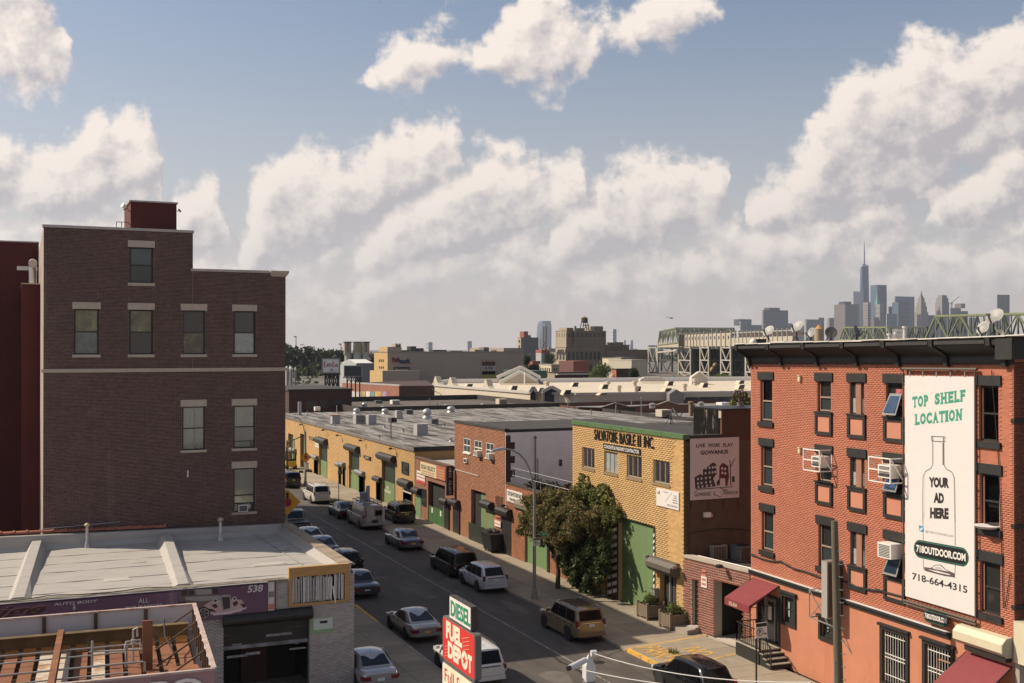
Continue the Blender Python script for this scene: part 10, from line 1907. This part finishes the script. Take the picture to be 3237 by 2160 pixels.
iv=tg('ivy','bright green climbing ivy hanging over the yellow wall left of the green shutter','ivy',(33.3,63,.14));ivp=[(1400,730,.16),(1380,810,.35),(1440,790,.3),(1350,880,.6),(1450,880,.6),(1530,900,.5),(1600,850,.45),(1640,900,.5),(1560,980,.7),(1650,980,.6),(1700,1000,.5),(1480,1000,.7),(1400,1000,.7),(1620,1080,.7),(1540,1120,.8),(1440,1130,.8),(1700,1080,.5),(1740,1040,.4),(1330,790,.2),(1580,1200,.7),(1400,690,.2),(1650,1200,.4),(1605,800,.25)]
bl2=[(33.25-.15*r,Bx(x,y,33.2).y,Bx(x,y,33.2).z,.28,r,r)for x,y,r in ivp];bl2=lumps(bl2,7,5,.3,.6);V,n=leaves(17000,bl2,.09,43);lm('foliage',V,n,M['leaf_bright'],iv,ORIG[iv.name]);V,n=leaves(4000,bl2,.12,44);lm('darker_foliage',V,n,M['leaf_green'],iv,ORIG[iv.name])  # second, darker leaf tone scattered through the same lumps
for k in range(7):y0=60.5+k*.8;b=MB();b.tube([(33.35,y0,.2),(33.3,y0+.3,2.5),(33.3,y0+.1,4.5+RU(0,2))],.03,5);b.B('stem',M['bark'],iv)
b=MB()
sprays=[(1395,665,1400,790),(1440,720,1420,830),(1600,790,1570,880),(1640,830,1600,900)]
for i,(x0,y0,x1,y1)in enumerate(sprays):
 a,c=Bx(x1,y1,33.1),Bx(x0,y0,32.9);
 for k in range(26):p=a.lerp(c,k/26);dv=Vector((RU(-.25,.1),RU(-.4,.4),RU(-.25,.2)));b.quad(p,p+dv*.5+Vector((0,.04,.04)),p+dv,p+dv*.5-Vector((0,.04,.04)))
b.B('sprays',M['leaf_bright'],iv)
bs=tg('bush','large dark green bush at the foot of the yellow wall left of the green shutter','bush',(32.2,62.8,.14));bpts=[(480,470,.9),(560,480,1.0),(640,450,1.0),(740,470,1.0),(820,500,.8),(560,580,.9),(650,590,1.0),(740,590,.9),(830,600,.7),(620,680,.6),(700,690,.6),(880,450,.5),(870,340,.6),(780,360,.9),(660,360,.9)]
bl3=[(32.3,onX('F',x,y,32.2).y,max(.5,onX('F',x,y,32.2).z),.75*r,.75*r,.7*r)for x,y,r in bpts];bl3=lumps(bl3,8,6,.35,.6,1.05);V,n=leaves(13000,bl3,.10,45);lm('foliage',V,n,M['leaf_dark'],bs,ORIG[bs.name]);V,n=leaves(9000,bl3,.10,46);lm('lighter_leaves',V,n,M['leaf_green'],bs,ORIG[bs.name])  # second, lighter leaf tone scattered through the same lumps
b=MB();b.tube([(32.4,62.8,.1),(32.4,62.9,1.5)],.1,7);b.B('stem',M['bark'],bs)
tw=tg('roof_shrub','dry brown shrub growing on the roof of the single-storey brick workshop','shrub',(35,70,5));blr=[(34.6+RU(-.5,2.5),68+i*.9,5.5,.7,.6,.5)for i in range(7)];V,n=leaves(2600,blr,.12,47);lm('foliage',V,n,mat('leaf_dry',(.06,.045,.03),.8,island=.4),tw,ORIG[tw.name])
# turbine ventilator on the brown bulkhead, water heater flue
p=onD('C',1997,45,66);t=tg('turbine_ventilator','dark round turbine ventilator on the brown bulkhead beside the red wall','ventilator',(p.x,p.y,12.1));b=MB();b.la([(.2,0),(.2,.25)],12,(p.x,p.y,12.1));b.B('collar',M['dark_galvanised'],t)
for k in range(14):a0=2*math.pi*k/14;b=MB();pr=[(.2,.28),(.38,.42),(.42,.62),(.34,.82),(.1,.92)];pts=[Vector((p.x+r*math.cos(a0),p.y+r*math.sin(a0),12.1+z))for r,z in pr];b.tube(pts,.035,4);b.B('vane',mat('vane_rust',(.09,.045,.035),.5,metal=.4),t)
for x,yt,yb,w_,lb in((1005,45,110,.5,'squat bright roof fan on the roof beyond the yellow building, left'),(1555,45,95,.55,'squat bright roof fan behind the black tarred wall')):
 p=onD('C',x,yb,96);t=tg('roof_fan',lb,'roof fan',(p.x,p.y,p.z));s=.28058*96/FOC;b=MB();b.la([(34*s,0),(34*s,25*s),(24*s,28*s),(36*s,34*s),(36*s,52*s),(10*s,60*s),(.02,60*s)],16,tuple(p));b.B('cowl',M['galvanised'],t,sm=40)
p=onZ('C',1175,200,6.2);rbx('C',1092,1250,122,205,6.2,'pale boxed air handler on the tarred roof beyond the yellow building',M['store_cream'],louv=True)
p=onD('C',1440,200,66);t=tg('flue','short tan flue pipe left of the black tarred wall','flue',(p.x,p.y,10));b=MB();b.la([(.13,0),(.13,.75),(.17,.78),(.17,.86),(.02,.88)],12,(p.x,p.y,p.z));b.B('stack',mat('flue_tan',(.25,.18,.11),.8,var=.3),t,sm=40)

# clutter on the flat roofs in the middle distance
rbx('Q',1990,2085,803,862,5.9,'boxy pale air handler on the dark flat roof before the cream store',M['store_cream'],louv=True,legs=True)
rbx('Q',1025,1112,815,862,5.9,'grey and white air handler with stacks on the brownish flat roof',M['white_metal'],louv=True,legs=True)
rbx('Q',878,950,820,850,5.9,'low green and grey unit on the brownish flat roof',mat('unit_green',(.09,.12,.10),.6))
rbx('R',1940,2050,838,862,5.4,'long low white box on the flat roof beside the turbine ventilator',M['white_metal'])
for x,yb,r,h,lb in((1850,876,.35,.5,'little domed vent right of the long dark parapet'),(1520,880,.4,.5,'little domed vent in the middle of the dark parapet'),(782,884,.5,.8,'roof fan before the brownish flat roof'),(950,905,.4,.6,'roof fan below the grey and white air handler')):mush('Q',x,yb,r,h,6.0,lb)
for f,x,yb,yt,lb in(('Q',1370,880,800,'thin mast on the dark flat roof left of the domed vents'),('Q',1440,905,845,'dark pipe cluster post on the dark flat roof'),('R',770,965,900,'thin white mast on the roof beyond the orange brick building'),('R',1225,970,790,'tall thin aerial on the roof beyond the yellow building'),('R',98,895,868,'short capped pipe on the pale roof, left'),('R',195,912,880,'short capped pipe on the pale roof, right'),('R',45,880,858,'white pipe cap on the pale roof')):spp(f,x,yb,yt,6.0,lb,.07)
